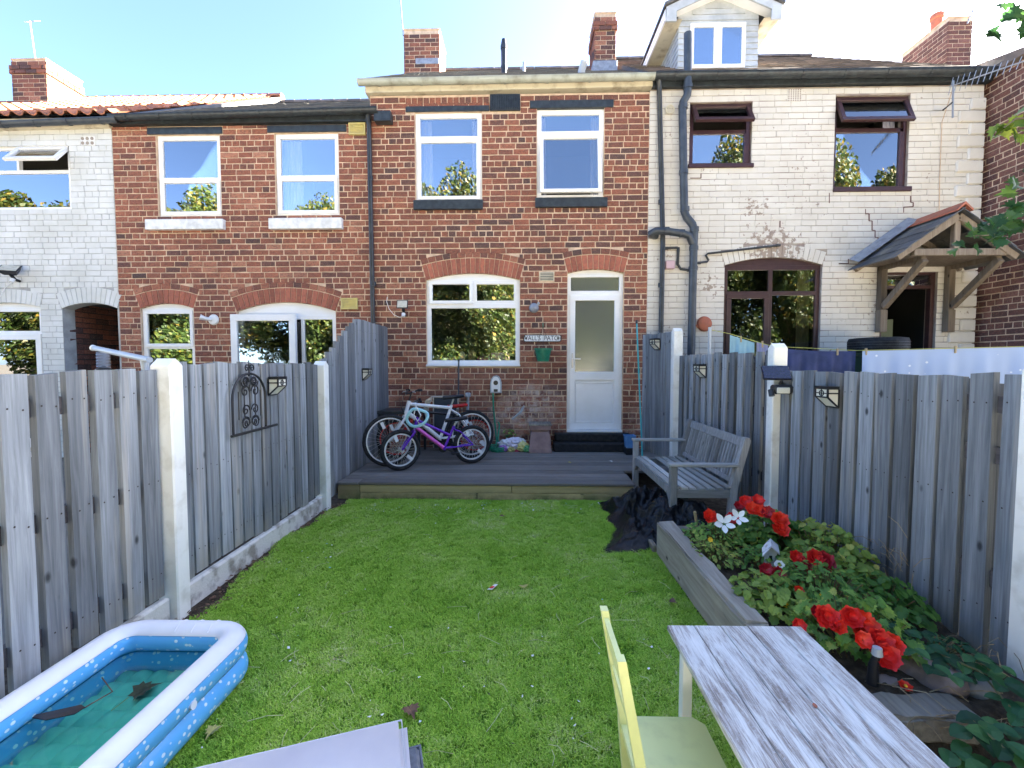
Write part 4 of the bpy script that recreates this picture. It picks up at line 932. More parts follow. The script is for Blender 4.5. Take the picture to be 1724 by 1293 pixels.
rrow(RP[0], RP[1], 1.915, .108, (.9, .97), .1); rrow(RP[1], RP[2], 1.6, .138, (.58, .68), .1, back=True); rrow(RP[2], RP[3], 1.435, .142, (.76, .84), .06, back=True); rrow(RP[3], RP[4], 1.43, .142, (.76, .84), .06, back=True)
for (x, y), zt2 in zip(RP[1:], (1.945, 1.66, 1.5, 1.5)): post(RF, x+.01, y, -.02, zt2)
# second skin: the closer boards seen through the gaps of the middle run
K['nail'] = M('rusty_nail', (.035, .025, .02), .7)
for ff in (LF, RF): tag(NAILS[ff.name].build('nails', 'nail', ff), kind='stuff')
# ------------------------------------------------------------------ raised bed of old sleepers
BZ = .265
RB = thing('raised_bed', 'raised flower bed edged with weathered old sleepers', 'planter', (1.6, 2.6, 0))
def sleeper(x0, x1, y0, y1, z0, z1, nm='sleeper', sub=10, axis=1, amp=.006):
    bm = bmesh.new(); bmesh.ops.create_cube(bm, size=1)
    for v in bm.verts: v.co = Vector(((x0+x1)/2+v.co.x*(x1-x0), (y0+y1)/2+v.co.y*(y1-y0), (z0+z1)/2+v.co.z*(z1-z0)))
    bmesh.ops.bevel(bm, geom=bm.edges[:], offset=.012, segments=2, affect='EDGES'); ed = [e for e in bm.edges if abs((e.verts[0].co-e.verts[1].co)[axis]) > .3]
    bmesh.ops.subdivide_edges(bm, edges=ed, cuts=sub, use_grid_fill=True)
    for v in bm.verts: v.co += Vector((rnd(-amp, amp), rnd(-amp, amp), rnd(-amp, amp)))
    me = bpy.data.meshes.new(nm); bm.to_mesh(me); bm.free(); me.materials.append(K['sleeper']); a = me.attributes.new('tone', 'FLOAT', 'FACE'); t = random.random(); a.data.foreach_set('value', [t]*len(me.polygons))
    return link(nm, me, RB)
sleeper(EDGE, EDGE+.125, 2.05, 3.4, .0, BZ); sleeper(EDGE+.004, EDGE+.122, 1.28, 2.042, .0, BZ-.012); sleeper(EDGE+.128, 2.15, 3.29, 3.395, .0, BZ-.03, axis=0)
sleeper(1.18, 1.68, 1.575, 1.71, .1, .2, axis=0)
# bed soil: an uneven mound
def bedz(x, y): return .205-.075*max(0, x-1.15)
bm = bmesh.new(); nx, ny = 22, 34; rows = []
for j in range(ny+1):
    y = 1.3+j*(3.3-1.3)/ny; rows.append([])
    for i in range(nx+1):
        x = EDGE+.1+i*(2.19-EDGE-.1)/nx; z = bedz(x, y)+.02*math.sin(x*13+y*7)+rnd(-.012, .012)
        if y < 1.66: z -= .14*min(1, (1.66-y)*9)
        rows[-1].append(bm.verts.new((x, y, z)))
for a, b in zip(rows[:-1], rows[1:]):
    for i in range(nx): bm.faces.new((a[i], a[i+1], b[i+1], b[i]))
me = bpy.data.meshes.new('soil'); bm.to_mesh(me); bm.free(); me.materials.append(K['soil']); o = link('bed_soil', me, RB)
for p in me.polygons: p.use_smooth = True
# timber edging that carries on towards the bench
o = thing('edging_board', 'narrow dark timber edging between the grass and the bench', 'edging', (1.02, 4, 0)); e = MB(); e.tone = .2; e.bar((1.04, 3.41, .02), (1.02, 4.7, .02), .035, .09, ch=.006); e.build('board', 'sleeper', o)
# ------------------------------------------------------------------ garden bench
def bench():
    t = thing('garden_bench', 'weathered grey slatted wooden garden bench beside the fence', 'bench', (1.6, 4.5, 0))
    y0, y1 = 3.86, 5.14; xf, xb = 1.325, 1.86
    def leg(a, b, w=.06, h=.06, nm='leg', mt='bench'):
        o = MB(); o.tone = random.random(); o.bar(a, b, w, h, (0, 1, 0), .005); return o.build(nm, mt, t)
    for y in (y0, y1):
        leg((xf, y, 0), (xf, y, .585)); 
        o = MB(); o.tone = random.random()          # swept rear leg
        P = [(-.03, 0), (.03, 0), (.045, .4), (.15, .82), (.135, .845), (.10, .845), (-.01, .42)]
        o.prism(P, lambda a, b: (xb+a-.03, y-.03, b), lambda a, b: (xb+a-.03, y+.03, b)); o.build('leg', 'bench', t)
        o = MB(); o.tone = .6; o.box(xf-.045, xb+.03, y-.038, y+.038, .587, .615, None, .006); o.build('armrest', 'benchx', t)
        o = MB(); o.tone = .3; o.box(xf+.03, xb-.03, y-.018, y+.018, .31, .385, None, .004); o.build('side_rail', 'benchx', t)
    # front apron with curved ends
    N = 16; prof = []
    for i in range(N+1):
        s = i/N; e = min(s, 1-s); prof.append((y0+.03+(y1-y0-.06)*s, .325-.075*max(0, 1-e/.1)**2))
    o = MB(); o.tone = .5; o.prism(prof+[(y1-.03, .39), (y0+.03, .39)], lambda a, b: (xf-.02, a, b), lambda a, b: (xf+.012, a, b)); o.build('apron', 'bench', t)
    o = MB(); o.tone = .4; o.box(xb-.06, xb-.03, y0+.03, y1-.03, .31, .385); o.build('apron', 'bench', t)
    n = 7
    for i in range(n):
        x = xf+.02+i*(xb-xf-.07)/(n-1); o = MB(); o.tone = random.random(); dz = -.012*math.sin(math.pi*i/(n-1))
        if i == 2:
            o.box(x-.026, x+.026, y0-.01, y0+.55, .391+dz, .409+dz, None, .004); o.build('seat_slat', 'benchy', t); continue
        o.box(x-.028, x+.028, y0-.02, y1+.02, .391+dz, .41+dz, None, .004); o.build('seat_slat', 'benchy', t)
    def back(z): return xb-.03+.03+max(0, z-.4)*.25
    o = MB(); o.tone = .6; o.bar((back(.79), y0+.03, .79), (back(.79), y1-.03, .79), .028, .085, (.24, 0, 1), .006); o.build('top_rail', 'bench', t)
    o = MB(); o.tone = .5; o.bar((back(.445), y0+.03, .445), (back(.445), y1-.03, .445), .028, .045, (.24, 0, 1), .005); o.build('bottom_rail', 'bench', t)
    for i in range(21):
        y = y0+.075+(y1-y0-.15)*i/20; o = MB(); o.tone = random.random(); o.bar((back(.46), y, .46), (back(.755), y, .755), .032, .013, (1, 0, 0), .003); o.build('back_slat', 'bench', t)
    MB().lathe([(0, .004), (.028, .003), (.03, 0)], 16, Matrix.Translation((back(.79)-.0185, 4.72, .79)) @ Matrix.Rotation(-math.pi/2, 4, 'Y') @ Matrix.Scale(1.6, 4, (0, 1, 0))).build('plaque', 'lead', t, True)
bench()
# ------------------------------------------------------------------ black plastic sheeting under the bench
def sheet():
    m, n, l, b = nmat('black_polythene'); g = NG(n, l); sset(b, Base_Color=(.006, .0065, .008, 1), Roughness=.16, Specular_IOR_Level=.3)
    g.put(b.inputs['Normal'], g.bump(g.noise(g.mapping(g.pos(), (1, 1, 1.4)), 26, 5, .7, 1.6), .5, .012)); K['polythene'] = m
    rg = random.Random(3); V = []; Fc = []; nu, nv = 130, 110
    from mathutils import noise as nz
    for j in range(nv+1):
        for i in range(nu+1):
            u, v = i/nu, j/nv
            x = .80+.95*u; y = 3.42+1.3*v
            ax = (u-.5)*2; ay = (v-.5)*2
            h = .30*max(0, 1-(abs(ax)**2.2))*max(0, 1-abs(ay)**2.6)
            h *= .55+.5*min(1, (u+.15)*1.2)
            q = Vector((x*3.2, y*3.2, 1.3)); w = nz.turbulence(q, 4, False, noise_basis='PERLIN_ORIGINAL')
            f = abs(nz.noise(Vector((x*7+3, y*5, 2))))
            rd = (1-abs(nz.noise(Vector((x*5.5+2, y*4.5, 7)))*2))**3*.07+(1-min(1, abs(nz.noise(Vector((x*12, y*10+4, 3)))*2.4)))**2*.035; z = h*(.5+.6*w+.3*f)+.012+rd*min(1, h*6+.12)
            if x > 1.22: z = min(z, .27+.02*w)
            e = min(u, 1-u, v, 1-v)
            if e < .08: z *= .25+.75*e/.08
            x += .06*nz.noise(Vector((x*5, y*5, 9))); y += .07*nz.noise(Vector((x*5, y*5, 19)))
            # a tongue of sheet running out on to the grass
            if u < .3 and v < .35: x -= (.3-u)*.55*(1-v/.35)
            V.append((x, y, z))
    for j in range(nv):
        for i in range(nu): a = j*(nu+1)+i; Fc.append((a, a+1, a+nu+2, a+nu+1))
    m = MB(); m.add(V, Fc); o = m.build('plastic_sheet', 'polythene', None, True); tag(o, 'crumpled black plastic sheeting heaped under the garden bench', 'sheet')
    pass
sheet()
# ------------------------------------------------------------------ paddling pool
def pool():
    x0, x1, y0, y1 = -1.985, -1.285, 1.08, 2.09
    def rr(inset, n=8, rad=.17):
        a0, a1, b0, b1 = x0+inset, x1-inset, y0+inset, y1-inset; r = max(.03, rad-inset); P = []
        for cx, cy, s in ((a1-r, b1-r, 0), (a0+r, b1-r, 1), (a0+r, b0+r, 2), (a1-r, b0+r, 3)):
            P += [(cx+r*math.cos(math.pi/2*(s+k/n)), cy+r*math.sin(math.pi/2*(s+k/n))) for k in range(n+1)]
        return P
    t = thing('paddling_pool', 'blue spotted inflatable paddling pool with a white rim', 'pool', ((x0+x1)/2, (y0+y1)/2, 0))
    def pool_mat():
        m, n, l, b = nmat('blue_spotted_vinyl'); g = NG(n, l); p = g.pos()
        d = g.voro(g.mapping(p, (1, 1, 1.25)), 30, 'Distance', rnd=.75); c = g.mix(g.ramp(d, [(.23, 1), (.28, 0)]), (.13, .48, .88), (.74, .86, .95))
        g.put(b.inputs['Base Color'], c); sset(b, Roughness=.3); return m
    K['pool_blue'] = pool_mat(); K['pool_white'] = M('white_vinyl', (.84, .84, .86), .35, (.79, .79, .82), 8, bump=(14, .08))
    def sweep(prof, mat, nm):          # prof: list of (inset, z)
        m = MB(); loops = [rr(i) for i, z in prof]; n = len(loops[0]); V = [(x, y, z) for lp, (i, z) in zip(loops, prof) for x, y in lp]
        Fc = [(a*n+k, a*n+(k+1) % n, (a+1)*n+(k+1) % n, (a+1)*n+k) for a in range(len(prof)-1) for k in range(n)]; m.add(V, Fc); return m.build(nm, mat, t, True)
    W = .125
    def tubeprof(zc, h, a0, a1, n=12): return [(W/2-W/2*math.cos(R(a)), zc+h*math.sin(R(a))) for a in [a0+(a1-a0)*k/n for k in range(n+1)]]
    sweep(tubeprof(.065, .065, -90, 55), 'pool_blue', 'lower_ring'); sweep(tubeprof(.065, .065, 125, 230), 'pool_blue', 'lower_ring')
    sweep(tubeprof(.175, .065, -55, 28), 'pool_blue', 'upper_ring'); sweep(tubeprof(.175, .065, 152, 235), 'pool_blue', 'upper_ring')
    sweep(tubeprof(.177, .066, 28, 152, 18), 'pool_white', 'rim')
    def bot_mat():
        m, n, l, b = nmat('pool_bottom'); g = NG(n, l); p = g.pos(); v = g.voro(g.mapping(p, (1, 1, 1)), 13, 'Distance', rnd=0)
        c = g.mix(g.ramp(v, [(.1, 1), (.45, 0)]), (.16, .60, .50), (.30, .76, .64)); c = g.mix(g.ramp(g.noise(p, 7, 5, .7), [(.5, 0), (.8, .5)]), c, (.09, .16, .10))
        g.put(b.inputs['Base Color'], c); g.put(b.inputs['Normal'], g.bump(v, .7, .02)); sset(b, Roughness=.5); return m
    K['pool_bottom'] = bot_mat()
    # quilted floor: real dimples
    nx, ny = 60, 84; V = []; i0 = .10; a0, a1, b0, b1 = x0+i0, x1-i0, y0+i0, y1-i0
    for j in range(ny+1):
        for i in range(nx+1):
            x = a0+(a1-a0)*i/nx; y = b0+(b1-b0)*j/ny; V.append((x, y, .03+.023*(abs(math.sin(x*38))*abs(math.sin(y*38)))**.6))
    m = MB(); m.add(V, [(j*(nx+1)+i, j*(nx+1)+i+1, (j+1)*(nx+1)+i+1, (j+1)*(nx+1)+i) for j in range(ny) for i in range(nx)]); m.build('pool_floor', 'pool_bottom', t, True)
    wm = bpy.data.materials.new('pool_water'); wm.use_nodes = True; n = wm.node_tree.nodes; l = wm.node_tree.links; n.clear(); g = NG(n, l)
    o = n.new('ShaderNodeOutputMaterial'); tr = n.new('ShaderNodeBsdfTransparent'); tr.inputs[0].default_value = (.68, .92, .82, 1); gl = n.new('ShaderNodeBsdfGlossy'); gl.inputs['Roughness'].default_value = .02
    fr = n.new('ShaderNodeFresnel'); fr.inputs[0].default_value = 1.33; x = n.new('ShaderNodeMixShader'); l.new(fr.outputs[0], x.inputs[0]); l.new(tr.outputs[0], x.inputs[1]); l.new(gl.outputs[0], x.inputs[2]); l.new(x.outputs[0], o.inputs[0])
    l.new(g.bump(g.noise(g.pos(), 6, 2), .08, .02), gl.inputs['Normal']); l.new(g.bump(g.noise(g.pos(), 6, 2), .08, .02), fr.inputs['Normal'])
    K['water'] = wm; P = rr(.115); m = MB(); m.quad(*[(x_, y_, .135) for x_, y_ in P]); m.build('water', 'water', t)
    vx, vy = x1-.004, 1.62; MB().tube([(vx, vy, .16), (vx+.012, vy, .162)], .016, 12).build('valve', 'pool_white', t, True)
    # valve and seam welds on the rim
    for k in range(3):
        xx = x1-.2-.08*k; pts = [(xx, y1-W/2-W/2*math.cos(R(a)), .178+.067*math.sin(R(a))) for a in range(40, 141, 20)]; MB().tube(pts, .0022, 5).build('weld', 'pool_white', t, True)
pool()
# ------------------------------------------------------------------ leaves: outlines used everywhere
MAPLE = [(0, -.5), (.05, -.32), (.26, -.42), (.24, -.26), (.5, -.2), (.36, -.06), (.42, .08), (.26, .08), (.24, .26), (.12, .18), (.0, .5)]
MAPLE = MAPLE+[(-x, y) for x, y in MAPLE[-2:0:-1]]
OVAL = [(0, -.5), (.16, -.36), (.28, -.1), (.27, .12), (.15, .36), (0, .5), (-.15, .36), (-.27, .12), (-.28, -.1), (-.16, -.36)]
ROUND = [(0, -.36), (.14, -.5), (.24, -.4), (.4, -.36), (.38, -.18), (.5, 0), (.38, .12), (.36, .32), (.2, .34), (.06, .5)]
ROUND = ROUND+[(-x, y) for x, y in ROUND[:0:-1]]
def leaf_into(m, shape, c, size, nrm, tdir, fold=.18, curl=.15):
    n = Vector(nrm).normalized(); t = Vector(tdir); t = t-n*t.dot(n)
    t = t.normalized() if t.length > 1e-4 else n.orthogonal().normalized(); s = t.cross(n); c = Vector(c)
    V = [c+n*0]; 
    for x, y in shape: V.append(c+s*x*size+t*y*size+n*(fold*abs(x)*size-curl*y*y*size))
    k = len(shape); m.add(V, [(0, 1+i, 1+(i+1) % k) for i in range(k)])
K['leaf_green'] = leaf_mat('begonia_leaf', [(0, (.04, .11, .022)), (.5, (.15, .32, .05)), (.8, (.30, .46, .08)), (1, (.55, .54, .11))])
K['leaf_pale'] = leaf_mat('yellowing_leaf', [(0, (.13, .24, .035)), (.5, (.32, .43, .07)), (1, (.60, .53, .12))])
K['leaf_bramble'] = leaf_mat('bramble_leaf', [(0, (.015, .06, .022)), (.6, (.035, .14, .045)), (1, (.10, .24, .06))], .25)
K['leaf_tree'] = leaf_mat('tree_leaf', [(0, (.012, .028, .008)), (.45, (.035, .065, .012)), (.75, (.09, .10, .016)), (1, (.22, .14, .02))], .3)
K['leaf_maple'] = leaf_mat('maple_leaf', [(0, (.02, .06, .02)), (.5, (.04, .11, .03)), (.85, (.12, .22, .04)), (1, (.45, .5, .06))], .45)
K['leaf_brown'] = M('fallen_leaf_brown', (.12, .06, .04), .8, (.2, .11, .06), 30)
K['leaf_dark'] = M('sodden_leaf', (.03, .022, .018), .5, (.05, .035, .03), 30)
K['leaf_yellow'] = M('fallen_leaf_yellow', (.5, .42, .12), .7, (.35, .33, .1), 40)
K['stem'] = M('green_stem', (.14, .17, .05), .7, (.22, .12, .06), 20)
K['bark'] = M('bark', (.09, .07, .05), .95, (.16, .13, .1), 8, bump=(25, .9, .02), stretch=(1, 1, .3))
K['petal'] = M('red_petal', (.60, .008, .008), .5, (.72, .02, .012), 25)
K['petal_dark'] = M('crimson_petal', (.32, .006, .016), .45, (.45, .012, .02), 25)
K['petal_orange'] = M('scarlet_petal', (.74, .018, .008), .45, (.80, .04, .012), 25)
K['petal_white'] = M('white_petal', (.85, .84, .78), .5)
K['petal_yellow'] = M('yellow_petal', (.85, .55, .03), .5)
def fallen(px, py, size, mt, label, shape=MAPLE, z=.03, stem=True, rot=None):
    c = onZ(px, py, z); o = MB(); a = rnd(0, 6.28) if rot is None else rot
    leaf_into(o, shape, (0, 0, 0), size, (rnd(-.25, .25), rnd(-.25, .25), 1), (math.cos(a), math.sin(a), 0), .25, .5)
    t = thing('fallen_leaf', label, 'leaf', (c.x, c.y, z), 0, 'fallen leaves'); o.build('blade', mt, t, local=True)
    if stem: MB().tube([Vector((math.cos(a), math.sin(a), 0))*(-size*.45), Vector((math.cos(a+.2), math.sin(a+.2), .05))*(-size*.95)], size*.012, 5).build('stalk', 'leaf_yellow', t, local=True)
    return t
fallen(692, 1196, .085, 'leaf_brown', 'curled brown leaf on the grass above the grey lounger', rot=-.9); fallen(358, 1230, .075, 'leaf_yellow', 'yellow maple leaf on the grass right of the paddling pool')
fallen(881, 986, .07, 'leaf_yellow', 'pale maple leaf lying in the middle of the lawn'); fallen(1133, 1012, .06, 'leaf_brown', 'small brown leaf on the grass beside the raised bed')
fallen(1083, 914, .06, 'leaf_yellow', 'yellow leaf lying by the black plastic sheeting', OVAL); fallen(958, 778, .06, 'leaf_yellow', 'yellow leaf lying on the grey deck', OVAL, DZ+.008); fallen(1028, 776, .07, K['petal_white'], 'pale leaf on the deck in front of the steps', OVAL, DZ+.008, False)
fallen(845, 868, .05, 'leaf_brown', 'dark twiggy leaf on the grass near the deck', OVAL)
fallen(245, 1160, .13, 'leaf_brown', 'brown maple leaf sunk in the paddling pool', z=.06, rot=1.0)
o = MB(); c = onZ(95, 1225, .08); a = onZ(145, 1150, .13)
t = thing('floating_leaf', 'dark curled leaf with a long thin stalk floating in the pool', 'leaf', (c.x, c.y, .12))
o.prism([(-.09, -.02), (.06, .04), (.085, .03), (.075, .0), (.0, -.035)], lambda u, v: (c.x+u, c.y+v, .134+.1*abs(v)), lambda u, v: (c.x+u, c.y+v, .138+.1*abs(v))); o.build('blade', 'leaf_dark', t)
MB().tube([(c.x+.08, c.y+.03, .135), (c.x+.13, c.y+.1, .15), (a.x+.05, a.y+.02, .14)], .0025, 5).build('stalk', 'leaf_brown', t)
# ------------------------------------------------------------------ bicycles
K['purple'] = M('purple_enamel', (.13, .02, .42), .25); K['pink'] = M('pink_enamel', (.7, .12, .5), .3); K['bike_white'] = M('white_enamel', (.75, .74, .72), .28); K['bike_red'] = M('red_enamel', (.5, .02, .015), .3); K['bike_black'] = M('black_enamel', (.015, .015, .018), .25)
K['spoke'] = M('steel_spoke', (.62, .62, .62), .35, metal=.6); K['rim_white'] = M('silver_rim', (.72, .72, .7), .35, metal=.2)
def wheel(t, c, r, tr, rimmat, spokemat, steer=0, nsp=28, seed=0):
    rg = random.Random(seed); A = Matrix.Translation(c) @ Matrix.Rotation(steer, 4, 'Z'); N = 40
    def circ(rad, y=0, n=N): return [A @ Vector((rad*math.cos(2*math.pi*k/n), y, rad*math.sin(2*math.pi*k/n))) for k in range(n)]
    w = MB().tube(circ(r-tr), tr, 10, True).build('wheel', 'rubber', t, True, True)
    m = MB()
    for y0, y1, r0, r1 in ((-.011, .011, r-2*tr-.002, r-2*tr-.002), (-.012, -.012, r-2*tr+.012, r-2*tr-.012), (.012, .012, r-2*tr+.012, r-2*tr-.012)):
        a, b = circ(r0, y0), circ(r1, y1); k0 = len(m.v); m.add(a+b, [(k, (k+1) % N, N+(k+1) % N, N+k) for k in range(N)])
    m.build('rim', rimmat, w, True, True)
    s = MB()
    for k in range(nsp):
        a = 2*math.pi*k/nsp; b = a+(.5 if (k//2) % 2 else -.5); y = .028 if k % 2 else -.028
        s.tube([A @ Vector((.02*math.cos(b), y, .02*math.sin(b))), A @ Vector(((r-2*tr)*math.cos(a), 0, (r-2*tr)*math.sin(a)))], .0017, 4)
    s.build('spokes', spokemat, w, False, True)
    MB().tube([A @ Vector((0, -.045, 0)), A @ Vector((0, .045, 0))], .017, 10).build('hub', 'alu', w, True, True)
    for k in (3.9, 1.2):
        q = A @ Vector(((r*.62)*math.cos(k), .01, (r*.62)*math.sin(k))); MB().box(-.02, .02, -.004, .004, -.045, .045, Matrix.Translation(q) @ Matrix.Rotation(-k+1.57, 4, 'Y'), .006).build('reflector', 'plastic_white', w, False, True)
def bicycle(label, rear, front, r, fm, rim, spk, z0=DZ, lean=.04, steer=0, style=0, saddle='plastic_black', bar=True, mud=False, forkm=None, down=None, tyre=.025):
    rear = Vector(rear); front = Vector(front); d = front-rear; L = d.length
    t = thing('bicycle', label, 'bicycle', (rear.x, rear.y, z0), math.atan2(d.y, d.x), 'bicycles parked on the deck'); t.rotation_euler = (lean, 0, math.atan2(d.y, d.x))
    k = r/.33; P = lambda x, z, y=0: Vector((x*L/1.07, y, z*k))
    BB = P(.43, .30); ST = P(.27, .74 if style == 0 else .66); HB = P(.86, .66); HT = P(.815, .82 if style == 0 else .84); RA = Vector((0, 0, r)); FA = Vector((L, 0, r)); q = .018*k+.004
    m = MB()
    m.tube([HT, HB], q*1.15, 10); m.tube([BB, ST], q*.95, 10)
    top0 = ST.lerp(BB, .08) if style == 0 else ST.lerp(BB, .42)
    m.tube([top0, HT.lerp(HB, .25)], q, 10)
    if down is None: m.tube([BB, HB.lerp(HT, .15)], q*1.25, 10)
    for s in (-1, 1):
        m.tube([BB+Vector((0, s*.03, 0)), RA+Vector((0, s*.055, 0))], q*.55, 8); m.tube([ST.lerp(BB, .12)+Vector((0, s*.015, 0)), ST.lerp(RA, .3)+Vector((0, s*.045, 0)), RA+Vector((0, s*.055, 0))], q*.5, 8)
    m.tube([BB-Vector((0, .035, 0)), BB+Vector((0, .035, 0))], .022, 10)
    f = m.build('frame', fm, t, True, True)
    if down: MB().tube([BB, HB.lerp(HT, .15)], q*1.3, 10).build('down_tube', down, f, True, True)
    S = Matrix.Translation(FA) @ Matrix.Rotation(steer, 4, 'Z') @ Matrix.Translation(-FA)
    m = MB(); cr = HB+(HB-HT).normalized()*.04
    for s in (-1, 1): m.tube([cr+Vector((0, s*.055, 0)), FA+Vector((-.01, s*.055, 0))], [q*.8, q*.6], 8)
    m.tube([cr-Vector((0, .06, 0)), cr+Vector((0, .06, 0))], q*.9, 8); m.tube([HB, cr], q*.8, 8)
    m.build('fork', forkm or fm, t, True, True)
    wheel(t, RA, r, tyre, rim, spk, 0, seed=1); wheel(t, FA, r, tyre, rim, spk, steer, seed=2)
    up = (HT-HB).normalized(); sp = ST+(ST-BB).normalized()*.09*k
    MB().tube([ST, sp], .012, 8).build('seat_post', 'alu', t, True, True)
    V = []; sm = MB(); prof = [(.15, .012, 0), (.08, .02, .004), (.0, .03, .008), (-.06, .062, .012), (-.11, .07, .02), (-.135, .05, .018)]; rings = []
    for x, w, z in prof: rings.append([(sp.x+x, w*math.cos(a), sp.z+.02+z+(.022*math.sin(a) if math.sin(a) > 0 else .03*math.sin(a))) for a in [2*math.pi*i/10 for i in range(10)]])
    sm.add([v for rg in rings for v in rg], [(a*10+i, a*10+(i+1) % 10, (a+1)*10+(i+1) % 10, (a+1)*10+i) for a in range(len(rings)-1) for i in range(10)]+[tuple(range(10)), tuple(range(50, 60))]); sm.build('saddle', saddle, t, True, True)
    if bar:
        h = HT+up*.09*k; rot = Matrix.Translation(HT) @ Matrix.Rotation(steer, 4, 'Z') @ Matrix.Translation(-HT); fw = .05
        b = MB(); b.tube([rot @ HT, rot @ h, rot @ (h+Vector((fw, 0, .01)))], .013, 8)
        pts = [(-.04, -.29, .05), (-.02, -.2, .045), (fw, -.07, .01), (fw, .07, .01), (-.02, .2, .045), (-.04, .29, .05)]
        b.tube([rot @ (h+Vector(p)*1.0) for p in pts], .011, 8); hb = b.build('handlebar', 'plastic_black', t, True, True)
        for s in (-1, 1):
            MB().tube([rot @ (h+Vector((-.035, s*.2, .047))), rot @ (h+Vector((-.04, s*.31, .05)))], .017, 10).build('grip', 'rubber', hb, True, True)
            MB().tube([rot @ (h+Vector((-.01, s*.17, .04))), rot @ (h+Vector((.04, s*.2, .03))), rot @ (h+Vector((.03, s*.29, .02)))], .006, 6).build('brake_lever', 'alu', hb, True, True)
            MB().tube([rot @ (h+Vector((.03, s*.16, .03))), rot @ (h+Vector((.13, s*.1, -.02))), cr+Vector((.04, s*.02, .1)), cr], .003, 5).build('brake_cable', 'plastic_black', hb, True, True)
    m = MB(); m.lathe([(.03, -.004), (.08*k, -.004), (.082*k, .0), (.08*k, .004), (.03, .004)], 24, Matrix.Translation(BB+Vector((0, -.05, 0))) @ Matrix.Rotation(math.pi/2, 4, 'X'))
    for s, a in ((-1, .5), (1, .5+math.pi)):
        e = BB+Vector((.16*k*math.cos(a), s*.075, .16*k*math.sin(a))); m.bar(BB+Vector((0, s*.06, 0)), e, .016, .02); m.box(-.045, .045, -.04, .04, -.012, .012, Matrix.Translation(e+Vector((0, s*.055, 0))))
    m.build('crank', 'plastic_black', t, False, True)
    if mud: MB().bar(ST+Vector((.02, 0, -.06)), RA+Vector((-.34, 0, r*.9)), .045, .01, ch=.003).build('mudguard', 'plastic_black', t, False, True)
    return t
def gp(px, py): p = onZ(px, py, DZ); return (p.x, p.y)
bicycle('small purple child bicycle at the front of the parked group', gp(795, 780), gp(675, 792), .25, 'purple', 'rim_white', 'spoke', lean=.06, steer=.12, style=1, bar=False, down='pink', tyre=.027)
bicycle('larger white bicycle behind the purple child bicycle', gp(795, 771), gp(656, 785), .33, 'bike_white', 'rim_white', 'spoke', lean=.05, steer=.06, mud=True, tyre=.024)
bicycle('black bicycle with red rims and red fork against the wall', (F(800, 760, 6.28)[0], 6.28), (F(668, 760, 5.95)[0], 5.95), .27, 'bike_black', 'bike_red', 'bike_red', lean=.02, steer=-.05, saddle='bike_red', forkm='bike_red')
K['aqua'] = M('pale_aqua_plastic', (.38, .68, .72), .4)
p = onY(703, 703, 5.28); hz_ = []
for k in range(26): a = 2*math.pi*k/26; hz_.append((p.x+.125*math.cos(a)*(1+.12*math.sin(2*a)), 5.26+.015*math.sin(a*2), p.z+.105*math.sin(a)*(1+.1*math.cos(3*a))))
t = thing('bike_lock', 'pale aqua coiled cable lock hanging on the purple bicycle', 'bike lock', (p.x, 5.27, p.z-.1)); MB().tube(hz_, .019, 8, True).build('cable', 'aqua', t, True)
MB().tube([(p.x-.02, 5.25, p.z+.16), (p.x+.05, 5.24, p.z+.03), (p.x+.01, 5.25, p.z-.04), (p.x-.04, 5.25, p.z+.03), (p.x-.01, 5.25, p.z+.15)], .008, 6).build('strap', 'plastic_white', t, True)
# ------------------------------------------------------------------ things against the back wall
t = thing('folded_chair', 'folded metal patio chair with grey mesh back against the brick wall', 'chair', (F(742, 700, 6.45)[0], 6.45, DZ))
a = onY(728, 667, 6.45); b = onY(772, 667, 6.45); K['mesh_grey'] = M('grey_mesh_fabric', (.05, .055, .06), .8, bump=(300, .4))
for k in range(4):
    x0 = a.x-.02+.0*k; MB().tube([(x0-.02, 6.4-.02*k, DZ+.3), (x0-.10+.025*k, 6.42-.02*k, a.z-.18), (x0-.07+.025*k, 6.44-.02*k, a.z-.06), (x0+.02, 6.45-.02*k, a.z-.005-.02*k)], .009, 7).build('arm', 'alu', t, True)
m = MB(); ring(m, a.x, b.x, 6.46, 6.475, DZ+.05, a.z, .02); m.build('frame', 'alu', t); bx('back', 'mesh_grey', t, a.x+.02, b.x-.02, 6.462, 6.470, DZ+.3, a.z-.02, .002); bx('seat', 'mesh_grey', t, a.x+.02, b.x-.02, 6.44, 6.455, DZ+.05, DZ+.32, .002)
t = thing('low_table', 'low black metal table behind the bicycles at the fence', 'table', (-1.75, 6.4, DZ)); a = onY(640, 690, 6.3); b = onY(700, 690, 6.3)
bx('top', 'black_paint', t, a.x, b.x+.1, 6.15, 6.6, a.z-.05, a.z, .006)
for x in (a.x+.03, b.x+.07):
    for y in (6.18, 6.57): bx('leg', 'black_paint', t, x-.018, x+.018, y-.018, y+.018, DZ, a.z-.051, .003)
a = onY(771, 608, 6.55); t = thing('broom_handle', 'thin dark pole leaning upright against the wall below the kitchen window', 'pole', (a.x, 6.5, DZ)); MB().tube([(a.x, 6.5, DZ), (a.x, 6.62, a.z)], .012, 8).build('shaft', 'grey_pipe', t, True); MB().tube([(a.x, 6.62, a.z-.003), (a.x, 6.622, a.z+.03)], .015, 8).build('end_cap', 'plastic_black', t, True)
t = thing('outdoor_tap', 'small grey outdoor tap and pipe on the wall beside the hose', 'tap', (*F(788, 690), 0)); a = onY(788, 661, YF-.03); b = onY(787, 688, YF-.03); t.location = (a.x, YF-.03, b.z)
